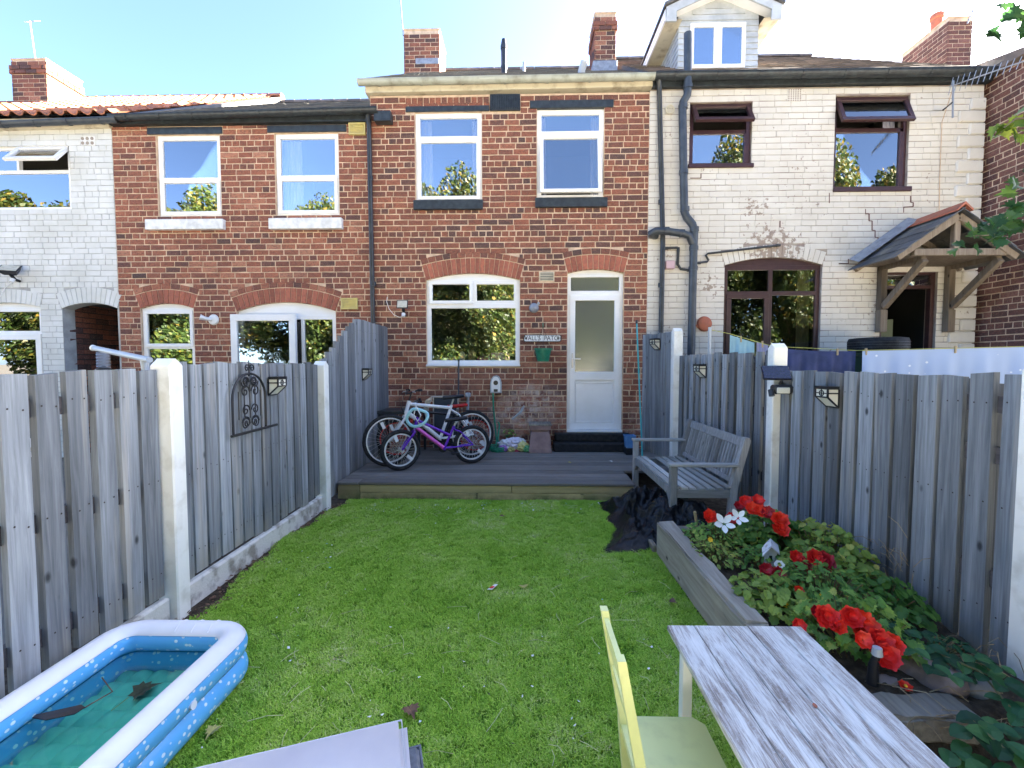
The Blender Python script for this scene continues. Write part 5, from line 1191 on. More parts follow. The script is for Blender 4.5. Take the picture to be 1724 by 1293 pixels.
MB().tube([(b.x, YF-.03, b.z-.1), (a.x, YF-.03, a.z+.0)], .022, 8).build('pipe', 'plastic_grey', t, True); MB().box(a.x-.04, a.x+.04, YF-.09, YF-.005, a.z-.07, a.z, None, .012).build('valve', 'plastic_grey', t); MB().tube([(a.x, YF-.08, a.z-.1), (a.x, YF-.1, a.z-.06), (a.x, YF-.06, a.z-.04)], .014, 8).build('spout', 'alu', t, True)
# hose hanger and hose
a = onY(835, 647, YF-.06); t = thing('hose_hanger', 'grey plastic hose hanger on the wall left of the door', 'hose hanger', (a.x, YF-.03, a.z-.13))
P = [(-.085, -.13), (.085, -.13), (.085, .02), (.07, .08), (.04, .125), (0, .135), (-.04, .125), (-.07, .08), (-.085, .02)]
m = MB(); m.prism(P, lambda u, v: (a.x+u, YF-.11, a.z+v), lambda u, v: (a.x+u, YF-.005, a.z+v)); m.build('body', 'plastic_grey', t)
m = MB(); m.prism([(u*.8, v*.86) for u, v in P], lambda u, v: (a.x+u, YF-.118, a.z+v), lambda u, v: (a.x+u, YF-.112, a.z+v)); m.build('face', 'plastic_white', t)
MB().tube([(a.x, YF-.124, a.z+.025), (a.x, YF-.117, a.z+.025)], .036, 16).build('knob', 'plastic_black', t); bx('slot', 'plastic_black', t, a.x-.03, a.x+.03, YF-.122, YF-.117, a.z-.11, a.z-.07, .006)
K['hose'] = M('green_hose', (.02, .22, .12), .4, (.03, .3, .17), 20)
t = thing('garden_hose', 'green garden hose dangling from the hanger to the deck', 'hose', (a.x, 6.5, DZ))
def hp(px, py, y=6.6): p = onY(px, py, y); return (p.x, y, max(p.z, DZ+.014))
MB().tube([hp(830, 662), hp(831, 690), hp(834, 720), hp(836, 742), hp(834, 758, 6.5), hp(828, 765, 6.4), hp(838, 766, 6.35), hp(850, 764, 6.4), hp(853, 758, 6.45), hp(842, 757, 6.5), hp(838, 740), hp(841, 716), hp(839, 710)], .013, 8).build('hose_run', 'hose', t, True)
MB().tube([(a.x+.04+.13*math.cos(k*.5), 6.45+.1*math.sin(k*.5), DZ+.016+.0022*k) for k in range(34)], .012, 8).build('coil', 'hose', t, True)
a0 = onY(862, 706, 6.5); b0 = onY(881, 690, 6.5); MB().tube([a0, a0.lerp(b0, .8), b0+Vector((.01, 0, .06))], [.012, .02, .012], 8).build('spray_gun', 'plastic_grey', t, True)
# heap of bags
def heap():
    c = onY(866, 748, 6.5); cols = {'c0': (.7, .68, .68), 'c1': (.3, .15, .4), 'c2': (.6, .55, .2), 'c3': (.45, .05, .12), 'c4': (.1, .3, .12), 'c5': (.68, .62, .7)}
    for k_, v in cols.items(): K[k_] = M('carrier_bag_'+k_, v, .35, tuple(min(1, x*1.25) for x in v), 18, bump=(12, .5, .02))
    t = thing('rubbish_heap', 'small heap of crumpled coloured carrier bags beside the hose', 'bags', (c.x, 6.5, DZ))
    for i, (dx, dz, s, mt) in enumerate(((-.12, .09, .13, 'c0'), (.0, .12, .13, 'c5'), (.12, .08, .11, 'c2'), (-.16, .05, .08, 'c1'), (.2, .05, .08, 'c4'), (.05, .035, .1, 'c3'), (.1, .14, .08, 'c0'), (-.05, .04, .08, 'c2'))):
        bm = bmesh.new(); bmesh.ops.create_icosphere(bm, subdivisions=3, radius=s); rg = random.Random(i)
        from mathutils import noise as nz
        for v in bm.verts:
            n = v.co.normalized(); f = .75+.5*abs(nz.noise(n*3+Vector((i*7, 0, 0))))+.25*abs(nz.noise(n*8+Vector((i, 3, 0)))); v.co = Vector((v.co.x*f, v.co.y*f*.7, v.co.z*f*.75))
            v.co += Vector((c.x+dx, 6.48-.02*i % .1, DZ+dz)); v.co.z = max(v.co.z, DZ+.003)
        me = bpy.data.meshes.new('bag'); bm.to_mesh(me); bm.free(); me.materials.append(K[mt]); link('bag', me, t)
heap()
# small weed by the bags
def weed(c, n, s, mt, label, nm='weed_plant', spread=.12, h=.2, group=None):
    t = thing(nm, label, 'plant', c, 0, group); st = MB(); lf = MB()
    for i in range(n):
        a = rnd(0, 6.28); r = spread*math.sqrt(random.random()); z = h*rnd(.3, 1); tip = Vector((c[0]+r*math.cos(a), c[1]+r*math.sin(a), c[2]+z)); st.tube([c, Vector(c).lerp(tip, .5)+Vector((0, 0, z*.2)), tip], .002, 4)
        lf.tone = random.random(); leaf_into(lf, OVAL, tip, s*rnd(.7, 1.3), (math.cos(a)*.5+rnd(-.3, .3), math.sin(a)*.5+rnd(-.3, .3), 1), (math.cos(a), math.sin(a), -.2))
    tag(lf.build('foliage', mt, t), kind='stuff'); st.build('stems', 'stem', t)
weed((onY(858, 730, 6.6).x, 6.62, DZ), 40, .06, 'leaf_green', 'small green weed growing behind the carrier bags', h=.32)
# pedestal
K['pedestal'] = M('pinkish_sandstone', (.38, .25, .22), .9, (.26, .17, .16), 7, bump=(40, .4))
a = onY(909, 712, 6.5); b = onY(909, 759, 6.5); w = .165; t = thing('pedestal', 'squat pinkish stone pedestal left of the door steps', 'pedestal', (a.x, 6.5, DZ)); H = a.z-DZ
def frus(nm, w0, w1, z0, z1, mt='pedestal'):
    m = MB(); V = [(a.x+s*w0, 6.5+q*w0, z0) for s, q in ((-1, -1), (1, -1), (1, 1), (-1, 1))]+[(a.x+s*w1, 6.5+q*w1, z1) for s, q in ((-1, -1), (1, -1), (1, 1), (-1, 1))]
    m.add(V, [(0, 1, 2, 3), (4, 5, 6, 7), (0, 1, 5, 4), (1, 2, 6, 5), (2, 3, 7, 6), (3, 0, 4, 7)]); m.build(nm, mt, t)
frus('base', w, w*.98, DZ, DZ+.06); frus('shaft', w*.96, w*.8, DZ+.061, DZ+H*.72); frus('neck', w*.72, w*.74, DZ+H*.72+.001, DZ+H*.8); frus('cap', w*.9, w*.95, DZ+H*.8+.001, DZ+H*.95); frus('slab', w*1.02, w*1.0, DZ+H*.95+.001, DZ+H, 'sleeper')
K['blue_plastic'] = M('blue_plastic', (.09, .24, .5), .4, (.13, .3, .55), 15)
a = onY(1060, 742, 6.3); t = thing('plastic_box', 'small blue plastic box beside the door steps', 'box', (a.x, 6.3, DZ)); m = MB(); m.lathe([(.0, .0), (.08, .0), (.1, .16), (.108, .16), (.108, .175), (.095, .175), (.075, .02), (0, .02)], 4, Matrix.Translation((a.x, 6.3, DZ+.1)) @ Matrix.Rotation(math.pi/4, 4, 'Z')); m.build('tub', 'blue_plastic', t); bx('stand', 'plastic_black', t, a.x-.07, a.x+.07, 6.23, 6.37, DZ, DZ+.1, .01)
K['teal'] = M('teal_plastic', (.03, .36, .36), .4)
a = onY(1072, 545, 6.3); b = onY(1082, 770, 5.7); t = thing('teal_pole', 'thin teal pole leaning in the corner beside the back door', 'pole', (b.x, 5.7, DZ)); MB().tube([(b.x, 5.7, DZ), a], .011, 8).build('shaft', 'teal', t, True); MB().tube([a, a+Vector((0, .003, .05))], .016, 8).build('end_cap', 'plastic_black', t, True)
# ------------------------------------------------------------------ on the middle wall
r_ = FR(882, 564, 944, 575.5); t = thing('house_sign', 'narrow white name plate reading WALL\'S PATCH between window and door', 'sign', ((r_[0]+r_[1])/2, YF, r_[2]))
m = MB(); P = []
for cx, cz, s in ((r_[1]-.02, r_[3]-.02, 0), (r_[0]+.02, r_[3]-.02, 1), (r_[0]+.02, r_[2]+.02, 2), (r_[1]-.02, r_[2]+.02, 3)): P += [(cx+.02*math.cos(math.pi/2*(s+k/4)), cz+.02*math.sin(math.pi/2*(s+k/4))) for k in range(5)]
cx_, cz_ = (r_[0]+r_[1])/2, (r_[2]+r_[3])/2
m.prism(P, lambda a, b: (a, YF-.022, b), lambda a, b: (a, YF-.004, b)); m.build('border', 'plastic_black', t)
m = MB(); m.prism([(cx_+(a-cx_)*.975, cz_+(b-cz_)*.84) for a, b in P], lambda a, b: (a, YF-.025, b), lambda a, b: (a, YF-.0225, b)); m.build('plate', 'plastic_white', t)
fc = bpy.data.curves.new('lettering', 'FONT'); fc.body = "WALL'S  PATCH"; fc.size = .098; fc.align_x = 'CENTER'; fc.align_y = 'CENTER'; fc.extrude = .001; fc.space_character = 1.02; fc.materials.append(K['plastic_black'])
o = bpy.data.objects.new('lettering', fc); COL.objects.link(o); bpy.context.view_layer.update(); lm_ = bpy.data.meshes.new_from_object(o.evaluated_get(bpy.context.evaluated_depsgraph_get())); bpy.data.objects.remove(o); o = bpy.data.objects.new('lettering', lm_); COL.objects.link(o); o.parent = t; o.matrix_parent_inverse = wmat(t).inverted(); o.location = (cx_-.005, YF-.0265, cz_); o.rotation_euler = (math.pi/2, 0, 0); o.scale = (.86, 1, 1)
for s, x in ((1, r_[0]+.035), (-1, r_[1]-.045)):       # little bird motifs
    m = MB(); B = [(-.02, .0), (-.005, .012), (.0, .03), (.006, .012), (.02, .022), (.012, .002), (.018, -.018), (.0, -.006), (-.012, -.014)]
    m.prism([(x+u*s, cz_+v) for u, v in B], lambda a, b: (a, YF-.027, b), lambda a, b: (a, YF-.0252, b)); m.build('bird_motif', 'plastic_black', t)
# hanging half basket
a = onY(914, 598, YF-.12); K['green_pot'] = M('green_plastic_pot', (.015, .15, .08), .35, (.03, .22, .12), 12)
t = thing('hanging_pot', 'green plastic hanging pot on the wall under the name plate', 'pot', (a.x, YF-.13, a.z-.1)); m = MB(); m.lathe([(.001, -.095), (.085, -.095), (.125, .075), (.14, .078), (.14, .1), (.128, .1), (.118, .06), (.001, .05)], 24, Matrix.Translation((a.x, YF-.15, a.z))); m.build('pot', 'green_pot', t, True)
hk = onY(914, 550, YF-.06)
for k in range(3): an = k*2.1+.5; MB().tube([(a.x+.13*math.cos(an), YF-.15+.13*math.sin(an), a.z+.09), (hk.x, YF-.1, hk.z)], .003, 4).build('wire', 'black_metal', t)
MB().tube([(hk.x, YF-.0, hk.z+.04), (hk.x, YF-.1, hk.z+.05), (hk.x, YF-.12, hk.z+.01), (hk.x, YF-.1, hk.z-.01)], .007, 6).build('bracket', 'green_pot', t, True)
a = onY(899, 518, YF-.05); t = thing('wall_light', 'round pale grey wall light between window and door', 'wall light', (a.x, YF-.02, a.z)); Tm = Matrix.Translation((a.x, YF-.05, a.z)) @ Matrix.Rotation(math.pi/2, 4, 'X')
MB().lathe([(0, .03), (.05, .022), (.07, .0), (.075, -.045)], 24, Tm).build('dome', 'lead', t, True); MB().tube([(a.x+.06, YF-.06, a.z+.05), (a.x+.07, YF-.02, a.z+.07)], .02, 8).build('mount', 'plastic_grey', t, True)
K['lamp_glass'] = M('lamp_lens', (.62, .58, .46), .25, (.5, .46, .36), 20)
def flood(px, py, w, label, rot, yaw=0, Y=YF, cable=None):
    a = onY(px, py, Y-.1); t = thing('floodlight', label, 'floodlight', (a.x, Y-.02, a.z-.12), 0, 'wall floodlights'); Mx = Matrix.Translation((a.x, Y-.12, a.z)) @ Matrix.Rotation(yaw, 4, 'Z') @ Matrix.Rotation(rot, 4, 'X')
    m = MB(); m.add([Mx @ Vector(p) for p in ((-w, -.04, -w*.75), (w, -.04, -w*.75), (w, -.04, w*.75), (-w, -.04, w*.75), (-w*.6, .05, -w*.45), (w*.6, .05, -w*.45), (w*.6, .05, w*.45), (-w*.6, .05, w*.45))], [(0, 1, 2, 3), (4, 5, 6, 7), (0, 1, 5, 4), (1, 2, 6, 5), (2, 3, 7, 6), (3, 0, 4, 7)]); m.build('housing', 'plastic_black', t)
    MB().box(-w*.86, w*.86, -.05, -.042, -w*.62, w*.62, Mx, .004).build('lens', 'lamp_glass', t); m = MB(); m.tube([Mx @ Vector((0, .02, -.05)), (a.x, Y-.06, a.z-.13), (a.x, Y-.0, a.z-.14)], .022, 8); m.build('bracket', 'plastic_black', t)
    MB().tube([(a.x, Y-.09, a.z-.12), (a.x, Y-.11, a.z-.17)], .028, 10).build('sensor', 'plastic_white', t, True)
    if cable: MB().tube([onY(u, v, Y-.015) for u, v in cable], .005, 6).build('cable', 'plastic_white', t, True)
flood(679, 514, .085, 'square black floodlight with white cable left of the kitchen window', R(-12), cable=[(652, 500), (651, 508), (655, 520), (663, 530), (672, 534), (680, 533)])
flood(20, 456, .12, 'black floodlight tilted on the white painted wall', R(-50), .4, cable=[(36, 470), (20, 474), (8, 485), (0, 500)])
a = onY(352, 538, YF-.04); t = thing('wall_light', 'white round wall spotlight on the left brick house', 'wall light', (a.x, YF-.02, a.z)); Tm = Matrix.Translation((a.x+.05, YF-.01, a.z)) @ Matrix.Rotation(math.pi/2, 4, 'X'); MB().lathe([(0, .03), (.07, .025), (.085, .0)], 20, Tm).build('base', 'plastic_white', t, True)
MB().tube([(a.x+.04, YF-.04, a.z), (a.x-.02, YF-.1, a.z+.01), (a.x-.07, YF-.14, a.z+.03)], [.025, .03, .045], 12).build('spot_head', 'plastic_white', t, True)
# kitchen sill goods
SY = YF+.165; SZ = wK[2]+.06; o = bx('inner_sill', 'upvc', HM, wK[0]-.1, wK[1]+.1, YF+.135, YF+.42, SZ-.03, SZ, .004)
K['purple_card'] = M('purple_card', (.35, .08, .5), .5, (.5, .2, .6), 30); K['beech'] = M('beech_block', (.5, .36, .18), .6, (.42, .3, .15), 20); K['magenta'] = M('magenta_cloth', (.6, .06, .25), .7)
def at(px): return onY(px, 600, SY).x
t = thing('knife_block', 'wooden knife block with dark handles on the kitchen window sill', 'knife block', (at(795), SY, SZ)); m = MB(); x = at(795); m.prism([(-.05, 0), (.05, 0), (.05, .17), (-.05, .19)], lambda a, b: (x+a, SY-.05, SZ+b), lambda a, b: (x+a, SY+.05, SZ+b)); m.build('block', 'beech', t)
for k in range(5): MB().tube([(x-.036+.018*k, SY-.02+.01*(k % 2), SZ+.16), (x-.036+.018*k, SY-.03, SZ+.25+.012*(k % 3))], .0075, 6).build('handle', 'plastic_black', t, True)
t = thing('carton', 'purple printed carton on the kitchen window sill', 'box', (at(838), SY, SZ)); x = at(838); bx('box', 'purple_card', t, x-.1, x+.1, SY-.04, SY+.04, SZ, SZ+.15, .003); bx('band', 'plastic_white', t, x-.09, x-.05, SY-.0425, SY-.0402, SZ+.02, SZ+.13, .001); bx('flap', 'purple_card', t, x-.1, x+.1, SY-.041, SY-.01, SZ+.151, SZ+.156, .001)
m = MB(); m.lathe([(0, .001), (.025, .001), (.03, .0), (.03, -.002), (0, -.002)], 16, Matrix.Translation((x+.03, SY-.044, SZ+.08)) @ Matrix.Rotation(math.pi/2, 4, 'X')); m.build('round_print', 'plastic_white', t)
t = thing('white_carton', 'tall white carton left of the knife block on the sill', 'box', (at(778), SY, SZ)); x = at(778); bx('box', 'plastic_white', t, x-.04, x+.04, SY-.03, SY+.03, SZ, SZ+.15, .004); m = MB(); m.prism([(-.04, 0), (.04, 0), (0, .03)], lambda a, b: (x+.0+a, SY-.029, SZ+.151+b), lambda a, b: (x+a, SY+.029, SZ+.151+b)); m.build('gable_top', 'plastic_white', t)
t = thing('tub', 'white tub with small white jars on the kitchen sill', 'tub', (at(752), SY, SZ)); MB().lathe([(0, 0), (.05, 0), (.06, .06), (.064, .06), (.064, .07), (0, .07)], 18, Matrix.Translation((at(752), SY, SZ))).build('body', 'plastic_white', t, True); MB().lathe([(0, 0), (.03, 0), (.03, .07), (.02, .085), (.02, .1), (0, .1)], 14, Matrix.Translation((at(765), SY, SZ))).build('jar', 'plastic_white', t, True)
t = thing('cloth', 'crumpled magenta cloth on the kitchen window sill', 'cloth', (at(812), SY, SZ)); bm = bmesh.new(); bmesh.ops.create_icosphere(bm, subdivisions=3, radius=.075)
from mathutils import noise as nz
for v in bm.verts: f = .8+.6*abs(nz.noise(v.co*22)); v.co = Vector((v.co.x*f*1.2+at(812), v.co.y*f*.6+SY, max(SZ+.002, SZ+.045+v.co.z*f*.7)))
me = bpy.data.meshes.new('cloth'); bm.to_mesh(me); bm.free(); me.materials.append(K['magenta']); link('fabric', me, t)
t = thing('bottle', 'small white bottle beside the purple carton on the sill', 'bottle', (at(823), SY, SZ)); MB().lathe([(0, 0), (.022, 0), (.022, .08), (.01, .1), (.01, .13), (0, .13)], 14, Matrix.Translation((at(823), SY, SZ))).build('body', 'plastic_white', t, True)
weed((at(738), SY+.05, SZ), 30, .07, 'leaf_green', 'leafy houseplant at the left end of the kitchen sill', 'house_plant', .09, .25)
# ------------------------------------------------------------------ fence lanterns
K['lantern_glass'] = M('cream_lantern_panel', (.72, .70, .58), .4)
def lantern(c, nrm, s, label):
    """wedge lantern: black frame, cream panels, hung on a fence board; c top centre on the fence face"""
    n = Vector((nrm[0], nrm[1], 0)).normalized(); u = Vector((-n.y, n.x, 0)); c = Vector(c); Z = Vector((0, 0, 1))
    t = thing('fence_lantern', label, 'lantern', c-Z*.14*s, 0, 'solar lanterns on the fences')
    W, Dp, H1, H2 = .055*s, .07*s, .07*s, .135*s
    def P(a, d, z): return c+u*a+n*d-Z*z
    m = MB(); m.box(-W-.008, W+.008, -.002, Dp+.01, -.018*s, 0, Matrix((u.to_4d()*1, n.to_4d(), Z.to_4d(), Vector((0, 0, 0, 1)))).transposed()) if False else None
    m = MB(); m.add([P(-W-.006, 0, 0), P(W+.006, 0, 0), P(W+.006, Dp+.008, 0), P(-W-.006, Dp+.008, 0), P(-W-.006, 0, .02*s), P(W+.006, 0, .02*s), P(W+.006, Dp+.008, .02*s), P(-W-.006, Dp+.008, .02*s)], [(0, 1, 2, 3), (4, 5, 6, 7), (0, 1, 5, 4), (1, 2, 6, 5), (2, 3, 7, 6), (3, 0, 4, 7)]); m.build('cap', 'plastic_black', t)
    m = MB(); f = [P(-W, Dp, .02*s), P(W, Dp, .02*s), P(W, Dp, H1), P(-W, Dp, H1)]; k = [P(-W, 0, H2), P(W, 0, H2)]; b = [P(-W, 0, .02*s), P(W, 0, .02*s)]
    m.quad(*f); m.quad(f[3], f[2], k[1], k[0]); m.quad(b[0], f[0], f[3], k[0]); m.quad(b[1], f[1], f[2], k[1]); m.quad(b[0], b[1], k[1], k[0]); m.build('panel', 'lantern_glass', t)
    m = MB(); r = .0045*s
    for a, q in ((f[0], f[3]), (f[1], f[2]), (f[3], f[2]), (f[3], k[0]), (f[2], k[1]), (k[0], k[1]), (b[0], k[0]), (b[1], k[1])): m.bar(a, q, 2*r, 2*r)
    for sd in (-1, 1): m.bar(P(sd*W, .003, .045*s), P(sd*W, Dp, .045*s), 2*r, 2*r)
    m.bar(P(-W, Dp, .045*s), P(W, Dp, .045*s), r*1.4, r*1.4); m.bar(P(0, Dp, .02*s), P(0, Dp, H1), r*1.4, r*1.4)
    m.tube([P(.02*s*math.cos(a), Dp+.001, .045*s+.017*s*math.sin(a)) for a in [i*math.pi/8 for i in range(16)]], r*.8, 5, True); m.build('frame', 'plastic_black', t)
a = onX(459, 634, XL); lantern(a, (1, 0), 1.1, 'black and cream lantern beside the iron trellis on the left fence')
a = onX(613, 620, XL); lantern(a, (1, 0), 1.1, 'black and cream lantern on the tall left fence near the bicycles')
def online(px, py, A, B):
    """point on the vertical plane through fence posts A and B"""
    d = ray(px, py); ex = Vector((B[0]-A[0], B[1]-A[1])); nn = Vector((ex.y, -ex.x)); s = (nn.x*A[0]+nn.y*A[1])/(nn.x*d.x+nn.y*d.y); return C0+d*s, (nn if nn.x < 0 else -nn)
a, n_ = online(1107, 570, RP[0], RP[1]); lantern(a, n_, 1.15, 'black and cream lantern on the tall right fence panel')
a, n_ = online(1184, 613, RP[1], RP[2]); lantern(a, n_, 1.15, 'black and cream lantern on the fence above the garden bench')
a, n_ = online(1402, 650, RP[2], RP[3]); lantern(a, n_, 1.1, 'black and cream lantern on the fence behind the red flowers')
# ------------------------------------------------------------------ iron trellis ornament
def trellis():
    t = thing('iron_trellis', 'black wrought iron arched trellis ornament hung on the left fence', 'ornament', (XL+.02, 3.0, .9)); X = XL+.03
    def Q(px, py): p = onX(px, py, X); return (X, p.y, p.z)
    A = Q(393, 733); B = Q(448, 722); top = Q(420, 629); yl, yr = A[1], B[1]; z0 = A[2]; zs = z0+(top[2]-z0)*.58; yc = (yl+yr)/2; hw = (yr-yl)/2
    arcp = [(X, yc-hw*math.cos(a), zs+(top[2]-zs)*math.sin(a)) for a in [math.pi*k/16 for k in range(17)]]
    MB().tube([(X, yl, z0)]+arcp+[(X, yr, z0)], .009, 7).build('arch', 'black_metal', t, True)
    MB().tube([(X, yl-.02, z0-.005), (X+.02, yr+.12, z0+.005)], .010, 7).build('base_bar', 'black_metal', t, True)
    for k in range(5): y = yl+(yr-yl)*(k+1)/6; h = zs+(top[2]-zs)*math.sqrt(max(0, 1-((y-yc)/hw)**2)); MB().tube([(X, y, z0+.1), (X, y, h-.08)], .004, 5).build('rod', 'black_metal', t)
    def scroll(y, z, s, fl, up=1):
        pts = []
        for k in range(22): a = k*.42; r = s*(1-k/24); pts.append((X+.004, y+fl*(r*math.cos(a)-s), z+up*r*math.sin(a)))
        MB().tube(pts, .005, 5).build('scroll', 'black_metal', t)
    for fl in (-1, 1):
        scroll(yc+fl*.01, z0+.06, .05, -fl); scroll(yc+fl*.01, z0+.16, .045, -fl); scroll(yc+fl*.10, z0+.07, .05, fl); scroll(yc+fl*.01, zs+.05, .05, -fl); scroll(yc+fl*.10, zs+.12, .045, fl, -1); scroll(yc+fl*.01, top[2]-.06, .04, -fl); scroll(yc+fl*.0, top[2]+.04, .03, -fl)
    MB().tube([(X, yc, top[2]-.02), (X, yc, top[2]+.1)], [.008, .003], 6).build('finial', 'black_metal', t)
trellis()
# ------------------------------------------------------------------ solar flood lamp on the post
a = onY(1312, 640, 3.83); K['solar'] = M('solar_panel', (.012, .014, .03), .2, (.02, .02, .05), 60)
t = thing('solar_lamp', 'solar panel with lamp head clamped to the white fence post', 'solar lamp', (a.x-.02, 3.82, a.z-.05)); Mx = Matrix.Translation(onY(1307, 627, 3.72)) @ Matrix.Rotation(R(-18), 4, 'Z') @ Matrix.Rotation(R(38), 4, 'X')
MB().box(-.1, .1, -.085, .085, -.006, .006, Mx, .003).build('panel', 'solar', t); MB().box(-.105, .105, -.09, .09, -.012, -.0065, Mx, .003).build('tray', 'plastic_black', t)
b = onY(1318, 656, 3.68); MB().box(b.x-.09, b.x+.07, 3.64, 3.72, b.z-.035, b.z+.04, None, .015).build('lamp_head', 'plastic_black', t); MB().box(b.x-.075, b.x+.03, 3.628, 3.639, b.z-.03, b.z+.02, None, .006).build('lens', 'lantern_glass', t)
MB().tube([(b.x-.11, 3.66, b.z-.0), (b.x-.11, 3.64, b.z-.05)], .022, 10).build('sensor', 'plastic_black', t, True); MB().tube([(b.x, 3.72, b.z+.03), (a.x, 3.8, b.z+.06), (a.x, 3.84, b.z)], .014, 8).build('bracket', 'plastic_black', t, True)
# ------------------------------------------------------------------ table, chair, lounger in the foreground
def table_mat():
    m, n, l, b = nmat('whitewashed_board'); g = NG(n, l); p = g.pos(); t = g.tone()
    off = g.math('MULTIPLY', t, 9.0); cv = g.new('ShaderNodeCombineXYZ'); g.put(cv.inputs[1], off); va = g.new('ShaderNodeVectorMath', operation='ADD'); g.put(va.inputs[0], p); g.put(va.inputs[1], cv.outputs[0]); p2 = va.outputs[0]
    v = g.mapping(p2, (300, 11, 300)); n1 = g.noise(v, 1, 8, .75, .9); n2 = g.noise(g.mapping(p2, (14, 2.6, 14)), 1, 4, .65, 1.2)
    f = g.math('MULTIPLY_ADD', n2, .55, g.math('MULTIPLY', n1, .6))
    c = g.ramp(f, [(.45, (.80, .78, .73)), (.55, (.66, .64, .59)), (.605, (.42, .37, .33)), (.68, (.22, .175, .145))]); c = g.mix(g.ramp(g.noise(p, 90, 4, .8), [(.55, 0), (.7, .7)]), c, (.66, .68, .7))
    g.put(b.inputs['Base Color'], c); sset(b, Roughness=.5); g.put(b.inputs['Normal'], g.bump(n1, .15, .002)); return m
K['table_top'] = table_mat(); K['table_leg'] = M('white_leg', (.72, .74, .72), .5)
TZ = .5; a = onZ(1123, 1052, TZ); b = onZ(1342, 1048, TZ); ty = a.y; tx0, tx1 = a.x, b.x
t = thing('childrens_table', 'low whitewashed wood-grain table at the bottom right', 'table', ((tx0+tx1)/2, 1.2, 0))
n = 5; w = (tx1-tx0)/n
for i in range(n):
    m = MB(); m.tone = random.random(); m.box(tx0+i*w+(.0004 if i else 0), tx0+(i+1)*w-.0012, .55, ty+.001*i, TZ-.02, TZ, None, .0025); m.build('plank', 'table_top', t)
for x, y in ((tx0+.03, ty-.05), (tx1-.04, ty-.05), (tx0+.03, .62), (tx1-.04, .62)): bx('leg', 'table_leg', t, x, x+.036, y-.036, y, 0, TZ-.0205, .003)
for s in (tx0+.066, tx1-.041): bx('apron', 'table_leg', t, s-.036 if s < .8 else s, s-.02 if s < .8 else s+.016, .63, ty-.09, TZ-.07, TZ-.0205, .002)
bx('apron', 'table_leg', t, tx0+.07, tx1-.05, ty-.07, ty-.055, TZ-.07, TZ-.0205, .002)
c = onZ(1372, 1188, TZ+.002); o = MB(); leaf_into(o, OVAL, (c.x, c.y, TZ+.003), .022, (0, 0, 1), (.3, 1, 0), .05, .05); tag(o.build('wood_flake', 'clay', None), 'tiny orange flake lying on the whitewashed table', 'flake')
K['chair_yellow'] = M('pale_yellow_green_plastic', (.78, .80, .36), .45, (.66, .67, .3), 13, .5, .8, bump=(200, .05)); K['chair_cream'] = K['chair_yellow']
SZc = .30; c1 = onZ(1042, 1205, SZc); c2 = onZ(1178, 1207, SZc); sy1 = c1.y; sx0_, sx1_ = c1.x, c2.x+.005
t = thing('childrens_chair', 'small pale yellow chair drawn up to the whitewashed table', 'chair', ((sx0_+sx1_)/2, sy1-.14, 0))
P = [(sx0_, sy1-.28), (sx1_-.03, sy1-.28), (sx1_, sy1-.25), (sx1_, sy1-.03), (sx1_-.03, sy1), (sx0_+.01, sy1), (sx0_, sy1-.01)]
m = MB(); m.prism(P, lambda a, b: (a, b, SZc-.022), lambda a, b: (a, b, SZc)); m.build('seat', 'chair_yellow', t)
bt = onY(1018, 1027, sy1-.03)
for yy in (sy1-.02, sy1-.265):
    m = MB(); m.prism([(sx0_+.055, .0), (sx0_+.02, .0), (sx0_-.005, SZc-.02), (sx0_-.006, SZc+.02), (bt.x-.012, bt.z), (bt.x+.012, bt.z), (sx0_+.019, SZc+.05), (sx0_+.022, SZc)], lambda a, b: (a, yy-.016, b), lambda a, b: (a, yy+.016, b)); m.build('back_leg', 'chair_yellow', t)
    bx('front_leg', 'chair_yellow', t, sx1_-.045, sx1_-.015, yy-.016, yy+.016, 0, SZc-.023, .004)
for z0, z1 in ((.56, .66), (.45, .50)):
    f = lambda z: (sx0_+.012)+(bt.x-sx0_-.012)*(z-SZc)/(bt.z-SZc)
    m = MB(); m.prism([(f(z0)-.008, z0), (f(z0)+.008, z0), (f(z1)+.008, z1), (f(z1)-.008, z1)], lambda a, b: (a, sy1-.249, b), lambda a, b: (a, sy1-.036, b)); m.build('back_rail', 'chair_yellow', t)
K['cushion'] = M('pale_grey_cushion', (.66, .65, .68), .75, (.6, .59, .63), 5, bump=(260, .12)); K['wicker'] = M('grey_wicker', (.2, .21, .24), .6, (.14, .15, .17), 40)
LZ = .36; p0 = onZ(684, 1199, LZ); p1 = onZ(290, 1290, LZ); dv = (p1-p0); dv.z = 0; L_ = dv.length+.35; ang = math.atan2(dv.y, dv.x)
t = thing('rattan_footstool', 'grey rattan seat with a pale grey cushion at the bottom edge', 'stool', (p0.x, p0.y, 0), ang)
bm = bmesh.new(); bmesh.ops.create_cube(bm, size=1); Wd = .62
for v in bm.verts: v.co = Vector((L_/2-.0+v.co.x*L_, Wd/2+v.co.y*Wd, LZ-.045+v.co.z*.09))
bmesh.ops.bevel(bm, geom=bm.edges[:], offset=.028, segments=4, affect='EDGES'); 
for v in bm.verts:
    if v.co.z > LZ-.02: v.co.z += .014*math.sin(math.pi*min(1, max(0, v.co.x/L_)))*math.sin(math.pi*min(1, max(0, v.co.y/Wd)))
me = bpy.data.meshes.new('cushion'); bm.to_mesh(me); bm.free(); me.materials.append(K['cushion']); cu = link('cushion', me, t, True)
for q in me.polygons: q.use_smooth = True
for ins in (.004, .016):
    pts = [(ins+.012, ins+.02, LZ-.004), (L_-.02, ins+.02, LZ-.004), (L_-.02, Wd-.02-ins, LZ-.004), (ins+.012, Wd-.02-ins, LZ-.004)]
    MB().tube([Vector(p) for p in pts], .003, 6, True).build('piping', 'cushion', cu, True, True)
